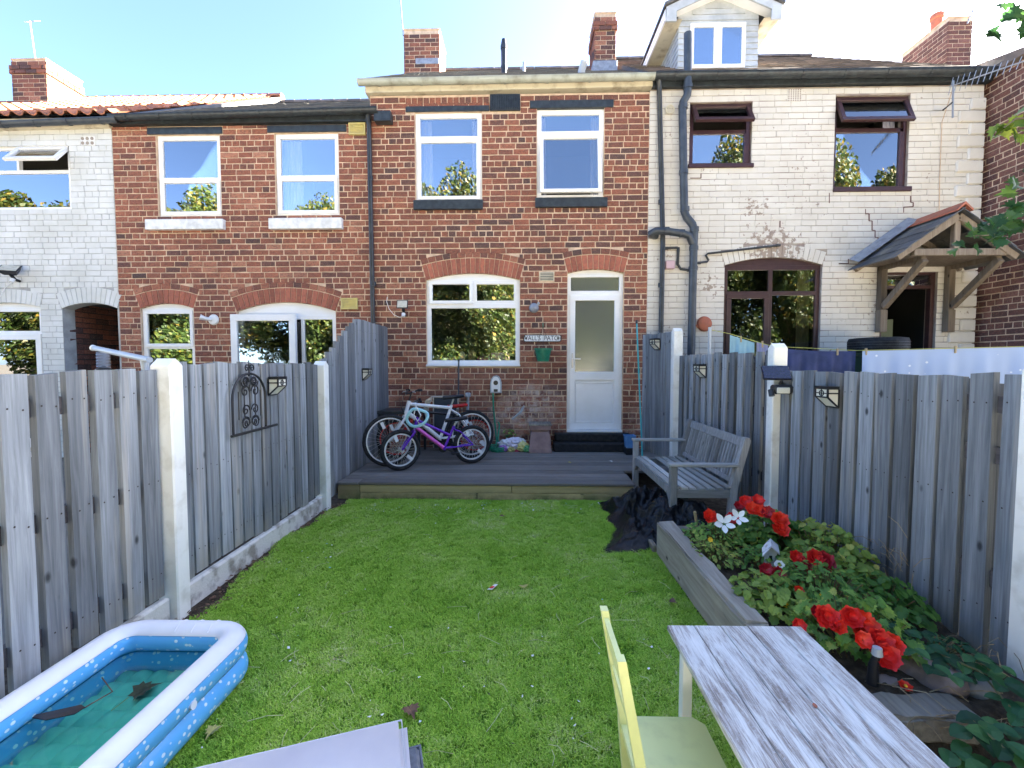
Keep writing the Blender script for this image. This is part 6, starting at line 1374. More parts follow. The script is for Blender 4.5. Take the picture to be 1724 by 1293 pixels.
fr = MB(); fr.box(-.035, L_, .03, Wd, .03, LZ-.092, None, .01); fr.build('frame', 'wicker', t, False, True)
for k in range(22):
    z = .045+k*(LZ-.15)/21
    m = MB(); m.bar((-.04, .02, z), (-.04, Wd-.01, z), .008, .009, ch=.002); m.bar((-.04, .024, z), (L_-.05, .024, z), .008, .009, ch=.002); m.build('wicker_strand', 'wicker', t, False, True)
for y in (.05, Wd-.05):
    for x in (0, L_-.08): MB().box(x-.02, x+.02, y-.02, y+.02, 0, .035).build('foot', 'plastic_black', t, False, True)
# ------------------------------------------------------------------ planting in the raised bed
def bloom(t, c, s, mt, up=(0, -.6, .7), layers=3):
    c = Vector(c); u = Vector(up).normalized(); m = MB(); a0 = rnd(0, 6)
    x = u.orthogonal().normalized(); y = u.cross(x)
    star = mt == 'petal_white' and s > .04
    for L in range(1 if star else layers):
        n = 5 if star else 7-L; r = s*(1-.27*L)
        for k in range(n):
            a = a0+L*.5+2*math.pi*k/n; d = x*math.cos(a)+y*math.sin(a); m.tone = random.random()
            tip = d*(.75-.1*L)+u*(.25+.32*L); nrm = (u*(.9-.1*L)-d*(.4+.25*L)+Vector((rnd(-.15, .15), rnd(-.15, .15), rnd(-.15, .15))))
            leaf_into(m, OVAL if star else ROUND, c+d*r*(.5 if star else .38)+u*(.1*s+.12*s*L), r*rnd(.75, .95), nrm, tip, .22, -.25)
    o = m.build('bloom', mt, t)
    if layers < 3 and s < .04: MB().lathe([(0, .012*s/.05), (.009*s/.05, .006*s/.05), (.011*s/.05, 0)], 8, Matrix.Translation(c+u*s*.2) @ u.to_track_quat('Z', 'Y').to_matrix().to_4x4()).build('flower_centre', 'petal_yellow', o)
    return o
def plant(label, cx, cy, rx, ry, h, n, size, mt, shape=ROUND, blooms=(), nm='begonia_plant', cat='begonia', group='plants in the raised bed', tones=(0, 1), flat=.5):
    z0 = bedz(cx, cy); t = thing(nm, label, cat, (cx, cy, z0), 0, group); lf = MB(); st = MB()
    for i in range(int(n*1.6)):
        a = rnd(0, 6.28); r = math.sqrt(random.random()); dx, dy = r*rx*math.cos(a), r*ry*math.sin(a); hz = h*(1-.55*r*r)*rnd(.45, 1.05); p = Vector((cx+dx, cy+dy, bedz(cx+dx, cy+dy)+hz))
        p.x = min(p.x, XR1-.03); base = Vector((cx+dx*.4, cy+dy*.4, z0-.02)); 
        if i % 2 == 0: st.tube([base, base.lerp(p, .6)+Vector((0, 0, .02)), p], .0028, 4)
        size_ = size*.66; lf.tone = tones[0]+(tones[1]-tones[0])*min(1, max(0, random.betavariate(2, 2.4)+.15*(hz/h-.5)))
        leaf_into(lf, shape, p, size_*rnd(.5, 1.25), (math.cos(a)*r*flat+rnd(-.7, .7), math.sin(a)*r*flat-.3+rnd(-.7, .7), 1), (math.cos(a)+rnd(-.5, .5), math.sin(a)+rnd(-.5, .5), -.3))
    tag(lf.build('foliage', mt, t), kind='stuff'); st.build('stems', 'stem', t)
    for b in blooms: bloom(t, *b)
    return t
def B(px, py, Y, s, mt, up=(-.2, -.75, .6), layers=3): p = onY(px, py, Y-.07); return (p, s*1.35, mt, up, layers)
plant('leafy begonia with clustered red blooms nearest the bench', 1.72, 3.12, .28, .18, .30, 190, .085, 'leaf_green',
      blooms=[B(1255, 845, 3.12, .045, 'petal', layers=2), B(1276, 843, 3.1, .042, 'petal', layers=2), B(1266, 857, 3.05, .048, 'petal_orange', layers=2), B(1280, 861, 3.02, .046, 'petal_orange', layers=2), B(1244, 852, 3.15, .035, 'petal_dark', layers=2), B(1293, 864, 3.0, .045, 'petal_dark', layers=2), B(1312, 876, 2.95, .055, 'petal_orange'), B(1314, 892, 2.92, .052, 'petal_orange')])
plant('pale trailing plant with one red and two white blooms at the bed corner', 1.38, 3.08, .24, .2, .2, 190, .06, 'leaf_green', OVAL, nm='bedding_plant', cat='plant', tones=(.25, 1),
      blooms=[B(1195, 870, 3.05, .05, 'petal_orange'), B(1219, 882, 2.98, .06, 'petal_white', layers=2), B(1243, 872, 2.98, .05, 'petal_white', layers=2), B(1232, 874, 3.02, .045, 'petal', layers=2), B(1196, 909, 2.9, .016, 'petal_yellow', layers=2)])
plant('low yellow-green trailing plant over the sleeper edge', 1.26, 2.86, .16, .2, .13, 130, .05, 'leaf_pale', OVAL, nm='trailing_plant', cat='plant')
plant('yellowing straggly plant against the fence above the bed', 2.0, 2.85, .18, .4, .30, 260, .075, 'leaf_pale', nm='straggly_plant', cat='plant', tones=(0, 1))
plant('begonia with deep crimson blooms in the middle of the bed', 1.82, 2.62, .26, .26, .24, 170, .085, 'leaf_pale', tones=(0, .8),
      blooms=[B(1386, 947, 2.55, .062, 'petal_dark', (-.3, -.7, .5)), B(1351, 952, 2.58, .05, 'petal_dark'), B(1290, 960, 2.55, .042, 'petal_dark', layers=2), B(1310, 966, 2.52, .04, 'petal_dark', layers=2), B(1312, 952, 2.55, .028, 'petal_white', layers=2), B(1372, 940, 2.56, .05, 'petal'), B(1340, 938, 2.6, .04, 'petal')])
plant('rounded dark green busy plant with small yellow and red flowers', 1.62, 2.35, .32, .24, .24, 330, .065, 'leaf_green', OVAL, nm='impatiens_plant', cat='plant', tones=(.15, .85),
      blooms=[B(1345, 994, 2.3, .024, 'petal_orange', layers=2), B(1320, 1015, 2.25, .026, 'petal_yellow', layers=2), B(1384, 1006, 2.3, .02, 'petal_yellow', layers=2)])
plant('pale green plant spilling over the sleepers beside the table', 1.33, 2.3, .2, .24, .17, 170, .07, 'leaf_pale', ROUND, nm='trailing_plant', cat='plant', tones=(0, .75))
plant('feathery light green parsley-like plant in the bed', 1.42, 2.5, .08, .08, .15, 120, .03, 'leaf_green', OVAL, nm='feathery_plant', cat='plant', tones=(.6, .95))
plant('begonia with big scarlet double blooms beside the whitewashed table', 1.52, 1.98, .26, .2, .26, 130, .10, 'leaf_green', MAPLE, tones=(.2, 1),
      blooms=[B(1391, 1040, 1.92, .05, 'petal'), B(1375, 1031, 1.95, .03, 'petal_dark', layers=2), B(1448, 1053, 1.92, .066, 'petal_orange', (.1, -.8, .5)), B(1478, 1082, 1.86, .055, 'petal'), B(1490, 1105, 1.82, .052, 'petal'), B(1452, 1078, 1.85, .035, 'petal_orange', layers=2), B(1345, 1053, 2.0, .03, 'petal', layers=2), B(1432, 1040, 1.9, .045, 'petal'), B(1500, 1085, 1.86, .045, 'petal_orange'), B(1408, 1052, 1.9, .04, 'petal_orange')])
b_ = onY(1524, 1157, 1.72); t = thing('fallen_bloom', 'fallen scarlet flower lying by the rocks', 'flower', b_, 0); bloom(t, b_, .032, 'petal_orange', (0, -.3, 1), 2)
plant('dark leafy begonia without blooms between the ornament and the fence', 1.95, 2.38, .2, .24, .2, 150, .08, 'leaf_green', nm='begonia_plant', tones=(0, .6))
plant('bronze-green low plant behind the white house ornament', 1.55, 2.78, .2, .14, .15, 120, .06, 'leaf_green', OVAL, nm='bedding_plant', cat='plant', tones=(.1, .9))
plant('low ivy-like ground cover below the scarlet begonias', 1.85, 1.98, .25, .18, .1, 130, .065, 'leaf_bramble', OVAL, nm='ground_cover_plant', cat='plant')
# bramble: every leaf its own piece
BR = thing('bramble', 'dark green bramble running along the foot of the right fence', 'bramble', (2.05, 2.0, .35), 0, 'plants in the raised bed')
lm = [MB() for _ in range(4)]; lmesh = []
for i, m in enumerate(lm): m.tone = 0.0; leaf_into(m, [(x*1.25, y) for x, y in OVAL], (0, 0, 0), 1, (0, 0, 1), (0, 1, 0), .2, .2+.1*i); lmesh.append(m.mesh('leaf', 'leaf_bramble'))
def put_leaf(t, p, s, nrm, td, meshes, tone):
    o = link('leaf', random.choice(meshes), t); n = Vector(nrm).normalized(); y = Vector(td); y = (y-n*y.dot(n)).normalized(); x = y.cross(n); m = Matrix((x, y, n)).transposed().to_4x4(); m.translation = p
    o.matrix_basis = m @ Matrix.Scale(s, 4); o['tone'] = tone
def trifol(t, p, s, d, meshes):
    d = Vector(d).normalized(); sd = Vector((-d.y, d.x, 0))
    for v in (d, (d*.3+sd).normalized(), (d*.3-sd).normalized()): put_leaf(t, Vector(p)+v*s*.55, s*rnd(.85, 1.1), (rnd(-.35, .2), rnd(-.5, 0), 1), v+Vector((0, 0, -.2)), meshes, random.random())
def cane(pts): MB().tube(pts, .004, 5).build('cane', 'stem', BR, True)
C1 = [onZ(1480, 1060, .25), onZ(1530, 1080, .25), onZ(1590, 1105, .25), onZ(1650, 1130, .25), onZ(1700, 1190, .25)]; cane(C1)
for px, py, X, s in ((1490, 1075, 1.95, .085), (1520, 1060, 2.05, .08), (1535, 1090, 1.95, .085), (1560, 1085, 2.0, .08), (1590, 1105, 2.0, .085), (1570, 1120, 1.93, .08), (1620, 1115, 2.02, .085), (1640, 1105, 2.1, .08), (1660, 1135, 2.05, .085), (1600, 1135, 1.95, .08), (1690, 1150, 2.05, .085), (1700, 1180, 2.02, .085), (1715, 1205, 2.0, .085), (1550, 1065, 2.1, .07), (1505, 1045, 2.1, .06), (1680, 1120, 2.15, .07)):
    trifol(BR, onZ(px, py, .27+rnd(-.03, .05)), s*.8, (rnd(-.7, .2), rnd(-1, -.2), 0), lmesh)
C2 = [onY(1620, 1290, 1.45), onY(1612, 1245, 1.5), onY(1640, 1215, 1.5), onY(1690, 1260, 1.4)]; cane(C2)
for px, py, Y, s in ((1600, 1262, 1.45, .08), (1640, 1232, 1.47, .085), (1660, 1215, 1.5, .08), (1690, 1250, 1.42, .09), (1720, 1270, 1.4, .085), (1630, 1285, 1.42, .08), (1700, 1225, 1.5, .07), (1665, 1290, 1.38, .08)): trifol(BR, onY(px, py, Y), s, (rnd(-.5, .5), rnd(-1, -.2), 0), lmesh)
# straw-dry stalks
DS = MB()
for k in range(46):
    a = onZ(rnd(1500, 1724), rnd(1060, 1240), .2); b = a+Vector((rnd(-.2, .1), rnd(-.2, .2), rnd(-.05, .05))); DS.tube([a, a.lerp(b, .5)+Vector((0, 0, rnd(.0, .05))), b], .0018, 3)
for k in range(60):
    a = onX(rnd(1340, 1540), rnd(905, 1000), 2.12); b = a+Vector((rnd(-.1, .02), rnd(-.15, .15), rnd(-.12, .1))); DS.tube([a, a.lerp(b, .5)+Vector((0, 0, .02)), b], .0018, 3)
K['straw'] = M('dry_straw', (.36, .28, .16), .8, (.2, .14, .08), 30); tag(DS.build('dry_stalks', 'straw', None), 'dry brown stalks tangled along the fence foot', 'stalks', kind='stuff')
# rocks
K['rock'] = M('boulder', (.24, .19, .18), .9, (.36, .28, .26), 9, bump=(30, .6, .01)); K['rock2'] = M('grey_boulder', (.16, .16, .16), .9, (.26, .26, .25), 9, bump=(30, .6, .01))
def rock(px, py, Y, s, sc, mt, label, seed):
    p = onY(px, py, Y); bm = bmesh.new(); bmesh.ops.create_icosphere(bm, subdivisions=4, radius=1)
    for v in bm.verts: n = v.co.copy(); f = 1+.35*nz.noise(n*1.1+Vector((seed*5, 1, 2)))+.08*nz.noise(n*4+Vector((seed, 0, 0))); v.co = Vector((n.x*sc[0], n.y*sc[1], n.z*sc[2]))*s*f+p
    me = bpy.data.meshes.new('rock'); bm.to_mesh(me); bm.free(); me.materials.append(K[mt])
    for q in me.polygons: q.use_smooth = True
    tag(link('rock', me), label, 'rock', 'rocks in the raised bed')
rock(1555, 1140, 1.86, .12, (1.15, .9, .75), 'rock', 'large pinkish boulder under the bramble leaves', 1); rock(1625, 1155, 1.84, .085, (1.3, .9, .6), 'rock2', 'flat grey boulder right of the pinkish one', 2); rock(1492, 1152, 1.8, .06, (1.2, .9, .7), 'rock', 'small pinkish stone left of the fallen flower', 3)
# white house-shaped ornament
p = onZ(1295, 940, BZ+.0); K['whitewash'] = M('flaking_white_paint', (.74, .72, .7), .8, (.36, .3, .27), 22, .55, .7)
t = thing('house_ornament', 'small whitewashed wooden house ornament among the flowers', 'ornament', (p.x, p.y, BZ-.03)); x, y = p.x-.01, p.y
m = MB(); m.prism([(-.042, 0), (.042, 0), (.048, .085), (0, .125), (-.048, .085)], lambda a, b: (x+a-.01, y-.05+a*.3, BZ-.03+b), lambda a, b: (x+a+.05, y+.06+a*.3, BZ-.03+b)); m.build('body', 'whitewash', t)
for s in (-1, 1): m = MB(); m.prism([(0, .130), (s*.062, .080), (s*.062, .070), (0, .119)], lambda a, b: (x+a-.013, y-.062+a*.3, BZ-.03+b), lambda a, b: (x+a+.053, y+.07+a*.3, BZ-.03+b)); m.build('roof_slope', 'whitewash', t)
bx('window_hole', 'black_metal', t, x-.022, x-.006, y-.0615, y-.054, BZ+.02, BZ+.042, .001)
p = onY(1470, 1128, 1.75); t = thing('garden_spike', 'dark plastic watering spike beside the scarlet begonias', 'spike', (p.x, 1.75, .22)); MB().tube([(p.x, 1.75, .2), (p.x, 1.75, p.z+.02), (p.x+.005, 1.74, p.z+.07)], [.022, .018, .012], 10).build('stem', 'plastic_black', t, True); MB().lathe([(0, .03), (.016, .03), (.02, 0), (0, 0)], 12, Matrix.Translation((p.x+.005, 1.74, p.z+.07))).build('cap', 'plastic_grey', t, True)
p = onY(1170, 868, 3.35); t = thing('peg_stake', 'short pale wooden stake at the far corner of the bed', 'stake', (p.x, 3.35, .2)); MB().tube([(p.x+.03, 3.35, .15), (p.x-.005, 3.34, p.z+.03)], .011, 8).build('shaft', 'beech', t, True); MB().tube([(p.x-.005, 3.34, p.z+.03), (p.x-.007, 3.34, p.z+.036)], [.011, .007], 8).build('tip', 'beech', t)
# ------------------------------------------------------------------ litter on the grass
LT = MB(); random.seed(21)
for k in range(230):
    px, py = rnd(330, 1120), 845+(random.random()**1.6)*440
    if k < 110: px, py = rnd(600, 1040), rnd(845, 862)
    elif k < 135: px, py = rnd(470, 560), rnd(905, 960)
    c = onZ(px, py, .022)
    if c.x < -1.8 or c.x > 1.0: continue
    s = rnd(.003, .011)*(1.7 if random.random() < .06 else 1); a = rnd(0, 6.28); LT.tone = random.random(); u = Vector((math.cos(a), math.sin(a), rnd(-.3, .3)))*s; v = Vector((-math.sin(a), math.cos(a), rnd(-.3, .3)))*s*rnd(.4, .9)
    LT.add([c+u, c+v, c-u*.8+Vector((0, 0, .004)), c-v], [(0, 1, 2, 3)])
def lit_mat():
    m, n, l, b = nmat('paper_bits'); g = NG(n, l); g.put(b.inputs['Base Color'], g.ramp(g.tone(), [(0, (.8, .8, .78)), (.7, (.72, .72, .68)), (.8, (.2, .5, .6)), (.88, (.5, .42, .2)), (.95, (.06, .05, .04))], 'CONSTANT')); return m
K['litter'] = lit_mat(); tag(LT.build('litter', 'litter', None), 'tiny white paper scraps scattered over the grass', 'litter', kind='stuff')
ST_ = MB()
for k in range(150):
    c = onZ(rnd(380, 1150), 850+random.random()**1.4*430, .024); a = rnd(0, 6.28); L = rnd(.02, .07)
    if k < 40: c = onZ(rnd(700, 1040), rnd(848, 870), .024)
    if c.x < -1.8 or c.x > 1.0: continue
    d = Vector((math.cos(a), math.sin(a), 0))*L; ST_.tube([c-d, c+Vector((rnd(-.01, .01), rnd(-.01, .01), .006)), c+d], .0011, 3)
K['pale_straw'] = M('pale_straw', (.62, .58, .34), .7); tag(ST_.build('straw_bits', 'pale_straw', None), 'thin pale straws scattered over the grass', 'straw', kind='stuff')
p = onZ(830, 988, .03); t = thing('sweet_wrapper', 'small white and red wrapper on the middle of the lawn', 'wrapper', p); m = MB(); m.tone = .2; ux = Vector((.02, .035, 0)); uy = Vector((.018, -.008, .004)); m.add([p-ux-uy, p-ux+uy, p+ux+uy*.6, p+ux-uy*.6], [(0, 1, 2, 3)]); m.build('paper', 'petal_white', t); m = MB(); q = p+Vector((0, 0, .004)); m.add([q-ux*.7-uy*.7, q-ux*.7+uy*.7, q+ux*.1+uy*.6, q+ux*.1-uy*.6], [(0, 1, 2, 3)]); m.build('red_print', 'petal_orange', t)
# edge of the lawn: dry leaves and crumbs against the gravel board
EG = MB()
for k in range(500):
    y = rnd(1.9, 4.6); x = lawn_left(y)+rnd(-.09, .05); c = Vector((x, y, rnd(-.008, .018))); EG.tone = random.random(); leaf_into(EG, OVAL, c, rnd(.01, .035), (rnd(-.6, .6), rnd(-.6, .6), 1), (rnd(-1, 1), rnd(-1, 1), 0))
tag(EG.build('leaf_litter', 'leaf_brown', None), 'brown leaf crumbs along the left edge of the lawn', 'leaf litter', kind='stuff')
random.seed(5)
# ------------------------------------------------------------------ porch canopy on the cream house
def porch():
    Yp = YF-.75; t = thing('porch_canopy', 'timber porch canopy with slate top over the cream house door', 'porch', ((F(1525, 590)[0]), YF, 1.8))
    A = onY(1610, 365, Yp); l0 = onY(1500, 447, Yp); r0 = onY(1690, 425, Yp); xa = A.x; za = A.z; xl, zl_ = onY(1533, 425, Yp).x-.1, onY(1500, 450, Yp).z; xr = 2*xa-xl
    def beam(a, b, w=.07, h=.09, nm='beam', up=(0, 1, 0)): m = MB(); m.tone = random.random(); m.bar(a, b, w, h, up, .006); return m.build(nm, 'oak', t)
    zb_ = onY(1600, 425, Yp).z
    beam((xl+.12, Yp, zb_), (xr+.05, Yp, zb_), .09, .07, 'tie_beam'); beam((xa, Yp+.002, zb_+.04), (xa, Yp+.002, za-.05), .08, .066, 'king_post')
    sl = (za-zb_)/(xa-xl); ex = .1
    for s, xx in ((-1, xl), (1, xr)): beam((xa, Yp-.02, za), (xx+s*ex, Yp-.02, zb_-sl*ex), .09, .06, 'rafter', (0, 1, 0)); beam((xa, YF-.05, za), (xx+s*ex, YF-.05, zb_-sl*ex), .09, .06, 'rafter', (0, 1, 0))
    wl, wr = F(1483, 500)[0]-.03, F(1590, 500)[0]+.02
    for xx in (wl, wr):
        beam((xx, YF-.05, F(1480, 545)[1]), (xx, YF-.05, zb_-.02), .09, .09, 'wall_post', (0, 1, 0)); bx('post_foot', 'oak', t, xx-.052, xx+.052, YF-.112, YF-.01, F(1480, 560)[1], F(1480, 523)[1], .006)
        m = MB(); m.tone = .4; m.bar((xx, YF-.1, F(1480, 518)[1]), (xx, Yp+.02, zb_-.08), .075, .09, (0, 0, 1), .006); m.build('brace', 'oak', t); m = MB(); m.tone = .3; m.bar((xx, YF-.02, zb_-.05), (xx, Yp+.03, zb_-.05), .07, .07, (0, 0, 1), .006); m.build('side_beam', 'oak', t)
    # slate courses, each slate a piece
    for s, xx in ((-1, xl), (1, xr)):
        a = Vector((xa, 0, za+.07)); b = Vector((xx+s*.16, 0, zb_-sl*.16+.04)); d = (b-a); n = 5
        for k in range(n):
            p, q = a+d*(k/n-.03), a+d*((k+1)/n+.03)
            for j in range(4):
                y0 = Yp-.1+(YF-.02-Yp+.1)*j/4; y1 = Yp-.1+(YF-.02-Yp+.1)*(j+1)/4-.004; m = MB(); m.tone = random.random(); lift = Vector((0, 0, .012*(n-k)/n+.006*(k % 2)))
                P = [Vector((p.x, y0, p.z))+lift, Vector((p.x, y1, p.z))+lift, Vector((q.x, y1, q.z))+lift+Vector((0, 0, .012)), Vector((q.x, y0, q.z))+lift+Vector((0, 0, .012))]
                m.add(P+[v-Vector((0, 0, .012)) for v in P], [(0, 1, 2, 3), (4, 5, 6, 7), (0, 1, 5, 4), (1, 2, 6, 5), (2, 3, 7, 6), (3, 0, 4, 7)]); m.build('slate', 'slate', t)
        m = MB(); m.quad((a.x, YF-.012, a.z+.16), (a.x, YF-.2, a.z+.075), (b.x, YF-.2, b.z+.075), (b.x, YF-.012, b.z+.16)); m.build('lead_apron', 'lead', t)
    m = MB(); m.prism([(-.1, -.06), (0, .03), (.1, -.06), (.1, -.035), (0, .06), (-.1, -.035)], lambda u, v: (xa+u, Yp-.12, za+.1+v), lambda u, v: (xa+u, YF-.02, za+.1+v)); m.build('ridge_tile', 'clay', t)
    m = MB(); m.quad((xl, Yp+.03, zb_-.03), (xr, Yp+.03, zb_-.03), (xr, YF-.02, zb_-.03), (xl, YF-.02, zb_-.03)); m.build('ceiling_board', 'oak', t)
porch()
# ------------------------------------------------------------------ washing in the neighbour's yard
def cloth(name, label, p0, p1, drop, mat, fold=.03, nf=7, sag=.02, pegs=(), group=None):
    a, b = Vector(p0), Vector(p1); t = thing(name, label, 'washing', (*(a.lerp(b, .5)).xy, 0), 0, group); nu, nv = 60, 14; V = []; d = (b-a).normalized(); s = d.cross(Vector((0, 0, 1)))
    ph = rnd(0, 6)
    for j in range(nv+1):
        v = j/nv
        for i in range(nu+1):
            u = i/nu; w = fold*v**.6*(math.sin(u*nf*6.28+ph+.6*v)+.5*math.sin(u*nf*14+2*ph)); p = a.lerp(b, u)+Vector((0, 0, -sag*4*u*(1-u)-drop*v))+s*w; V.append(p)
    m = MB(); m.add(V, [(j*(nu+1)+i, j*(nu+1)+i+1, (j+1)*(nu+1)+i+1, (j+1)*(nu+1)+i) for j in range(nv) for i in range(nu)]); m.build('fabric', mat, t, True)
    for u in pegs:
        q = a.lerp(b, u)+Vector((0, 0, -sag*4*u*(1-u))); m = MB(); m.box(q.x-.008, q.x+.008, q.y-.012, q.y+.012, q.z-.045, q.z+.03, None, .003); m.build('peg', 'beech', t)
def sheet_mat():
    m, n, l, b = nmat('pale_blue_spotted_sheet'); g = NG(n, l); d = g.voro(g.pos(), 11, 'Distance', rnd=.8); g.put(b.inputs['Base Color'], g.mix(g.ramp(d, [(.11, 1), (.15, 0)]), (.42, .52, .72), (.8, .82, .85))); sset(b, Roughness=.85); return m
K['spot_sheet'] = sheet_mat(); K['navy'] = M('navy_cloth', (.03, .045, .12), .85, (.045, .06, .16), 9); K['sky_cloth'] = M('pale_blue_cloth', (.3, .5, .58), .85, (.26, .44, .52), 9); K['line'] = M('yellow_line', (.5, .5, .12), .5); K['violet_cloth'] = M('violet_cloth', (.3, .3, .45), .85)
cloth('bed_sheet', 'pale blue spotted sheet on the line behind the right fence', onY(1452, 591, 4.9), onY(1780, 583, 4.5), .6, 'spot_sheet', .025, 5, .0, (.02, .5), 'washing on the line'); cloth('navy_cloth', 'navy blue cloth hanging behind the white fence post', onY(1318, 587, 5.1), onY(1441, 591, 5.0), .5, 'navy', .02, 4, .012, (.75,), 'washing on the line')
cloth('pale_cloth', 'pale blue towel hanging in front of the brown window', onY(1229, 564, 5.3), onY(1270, 577, 5.25), .3, 'sky_cloth', .012, 2, .0, (.45,), 'washing on the line'); cloth('violet_cloth', 'small violet cloth beside the pale blue towel', onY(1274, 576, 5.25), onY(1293, 581, 5.2), .2, 'violet_cloth', .01, 2, .0, (.5,), 'washing on the line')
t = thing('washing_line', 'thin yellow washing line behind the right fence', 'washing line', (4.5, 5, 0)); MB().tube([onY(1195, 555, 5.4), onY(1229, 562, 5.3), onY(1300, 583, 5.15), onY(1441, 590, 5.0), onY(1452, 590, 4.9), onY(1780, 582, 4.5)], .0035, 5).build('cord', 'line', t)
q_ = onY(1195, 555, 5.4); q2 = onY(1780, 582, 4.5)
for q in (q_, q2): MB().tube([(q.x, q.y, 0), (q.x, q.y, q.z+.03)], .02, 8).build('line_post', 'plastic_grey', t, True)
K['bin_green'] = M('dark_green_bin', (.015, .04, .022), .5); bp = onY(1472, 600, 6.2)
t = thing('wheelie_bin', 'dark green wheelie bin behind the washing', 'bin', (bp.x, 6.2, 0)); m = MB(); m.add([(bp.x+s*.22, 6.2+q*.25, .08) for s, q in ((-1, -1), (1, -1), (1, 1), (-1, 1))]+[(bp.x+s*.29, 6.2+q*.33, 1.58) for s, q in ((-1, -1), (1, -1), (1, 1), (-1, 1))], [(0, 1, 2, 3), (4, 5, 6, 7), (0, 1, 5, 4), (1, 2, 6, 5), (2, 3, 7, 6), (3, 0, 4, 7)]); m.build('body', 'bin_green', t); bx('lid', 'bin_green', t, bp.x-.32, bp.x+.32, 5.85, 6.56, 1.581, 1.64, .02)
for s in (-1, 1): MB().tube([(bp.x+s*.2, 6.5, .1), (bp.x+s*.26, 6.5, .1)], .1, 16).build('wheel', 'rubber', t, True)
t = thing('car_tyre', 'black car tyre lying on top of the bin by the porch', 'tyre', (bp.x, 6.2, 1.64)); Tm = Matrix.Translation((bp.x, 6.15, 1.641)); MB().lathe([(.19, .02), (.25, .0), (.32, .01), (.335, .05), (.335, .15), (.32, .19), (.25, .2), (.19, .18), (.18, .1), (.19, .02)], 40, Tm).build('tread_ring', 'rubber', t, True)
for k in range(3): MB().tube([(bp.x+.337*math.cos(a), 6.15+.337*math.sin(a), 1.641+.065+.035*k) for a in [i*math.pi/24 for i in range(48)]], .004, 4, True).build('groove', 'plastic_black', t)
a = onY(1187, 545, YF-.04); t = thing('terracotta_dish', 'round terracotta wall dish on the cream wall', 'dish', (a.x, YF-.03, a.z)); MB().lathe([(0, .045), (.06, .04), (.1, .02), (.115, -.02), (.1, -.02), (.09, .0), (0, .015)], 24, Matrix.Translation((a.x, YF-.03, a.z)) @ Matrix.Rotation(math.pi/2, 4, 'X')).build('bowl', 'clay', t, True); MB().tube([(a.x-.1, YF-.03, a.z-.06), (a.x-.125, YF-.03, a.z-.02)], .012, 8).build('lug', 'clay', t, True)
# ------------------------------------------------------------------ aerials
K['galv'] = M('galvanised', (.38, .39, .4), .4, metal=.7)
def aerial(label, base, tip, Y, yagi=None, foot=None):
    a = onY(*base, Y); b = onY(*tip, Y); t = thing('tv_aerial', label, 'aerial', a, 0, 'television aerials'); MB().tube([a, b], .014, 6).build('mast', 'galv', t)
    if yagi: 
        c = onY(*yagi, Y-.3); MB().tube([b, c], .009, 5).build('boom', 'galv', t)
        for k in range(5): q = b.lerp(c, (k+.5)/5); MB().tube([q-Vector((.0, .12, .1)), q+Vector((.0, .12, .1))], .005, 4).build('element', 'galv', t)
    return t
aerial('bent aerial mast on the far left chimney', (60, 106), (50, 36), 9.3, (58, 36)); aerial('thin aerial mast on the left chimney of the middle house', (679, 60), (674, -2), 9.5, (664, -2)); aerial('small aerial on the big right chimney', (1628, 40), (1640, 14), 9.3, (1632, 20))
t = thing('tv_aerial', 'long aerial on a wall bracket below the cream house gutter', 'aerial', onY(1590, 190, YF-.1), 0, 'television aerials'); p = [onY(1588, 185, YF-.02), onY(1588, 185, YF-.25), onY(1604, 172, YF-.3)]
MB().tube(p, .012, 6).build('bracket', 'black_metal', t); MB().tube([onY(1604, 198, YF-.3), onY(1605, 136, YF-.3)], .013, 6).build('mast', 'galv', t)
c0, c1_ = onY(1598, 146, YF-.3), onY(1724, 103, YF-1.1); MB().tube([c0, c1_], .008, 5).build('boom', 'galv', t)
for k in range(12): q = c0.lerp(c1_, (k+.3)/12); h = .12-.004*k; MB().tube([q-Vector((.03, 0, h)), q+Vector((.03, 0, h))], .004, 4).build('element', 'galv', t)
MB().tube([onY(1604, 150, YF-.3), onY(1586, 205, YF-.02), onY(1582, 300, YF-.012), onY(1580, 420, YF-.012)], .005, 5).build('cable', 'mortar', t)
# ------------------------------------------------------------------ left neighbour: grey pole and wire basket above the fence
a = onY(158, 586, 3.2); b = onY(252, 606, 2.75); t = thing('grey_pole', 'grey metal pole end sticking up behind the left fence', 'pole', (b.x, 3, 0)); MB().tube([a, b], .019, 10).build('tube', 'plastic_grey', t, True); MB().tube([a-Vector((.012, 0, -.003)), a], .023, 10).build('end_cap', 'plastic_white', t, True); MB().tube([a.lerp(b, .9), (b.x, 2.9, 0)], .019, 8).build('upright', 'plastic_grey', t)
a = onY(174, 606, 3.3); t = thing('spring_lantern', 'wire spring lantern hanging behind the left fence', 'lantern', (a.x, 3.3, a.z-.1)); MB().tube([(a.x+.04*math.cos(k*.6), 3.3+.04*math.sin(k*.6), a.z+.06-.0011*k) for k in range(110)], .003, 4).build('coil', 'galv', t); MB().lathe([(0, .03), (.05, 0), (.05, -.02), (0, -.02)], 14, Matrix.Translation((a.x, 3.3, a.z-.07))).build('base', 'plastic_black', t, True); MB().tube([(a.x, 3.3, a.z+.06), onY(164, 588, 3.2)], .003, 4).build('hook', 'galv', t)
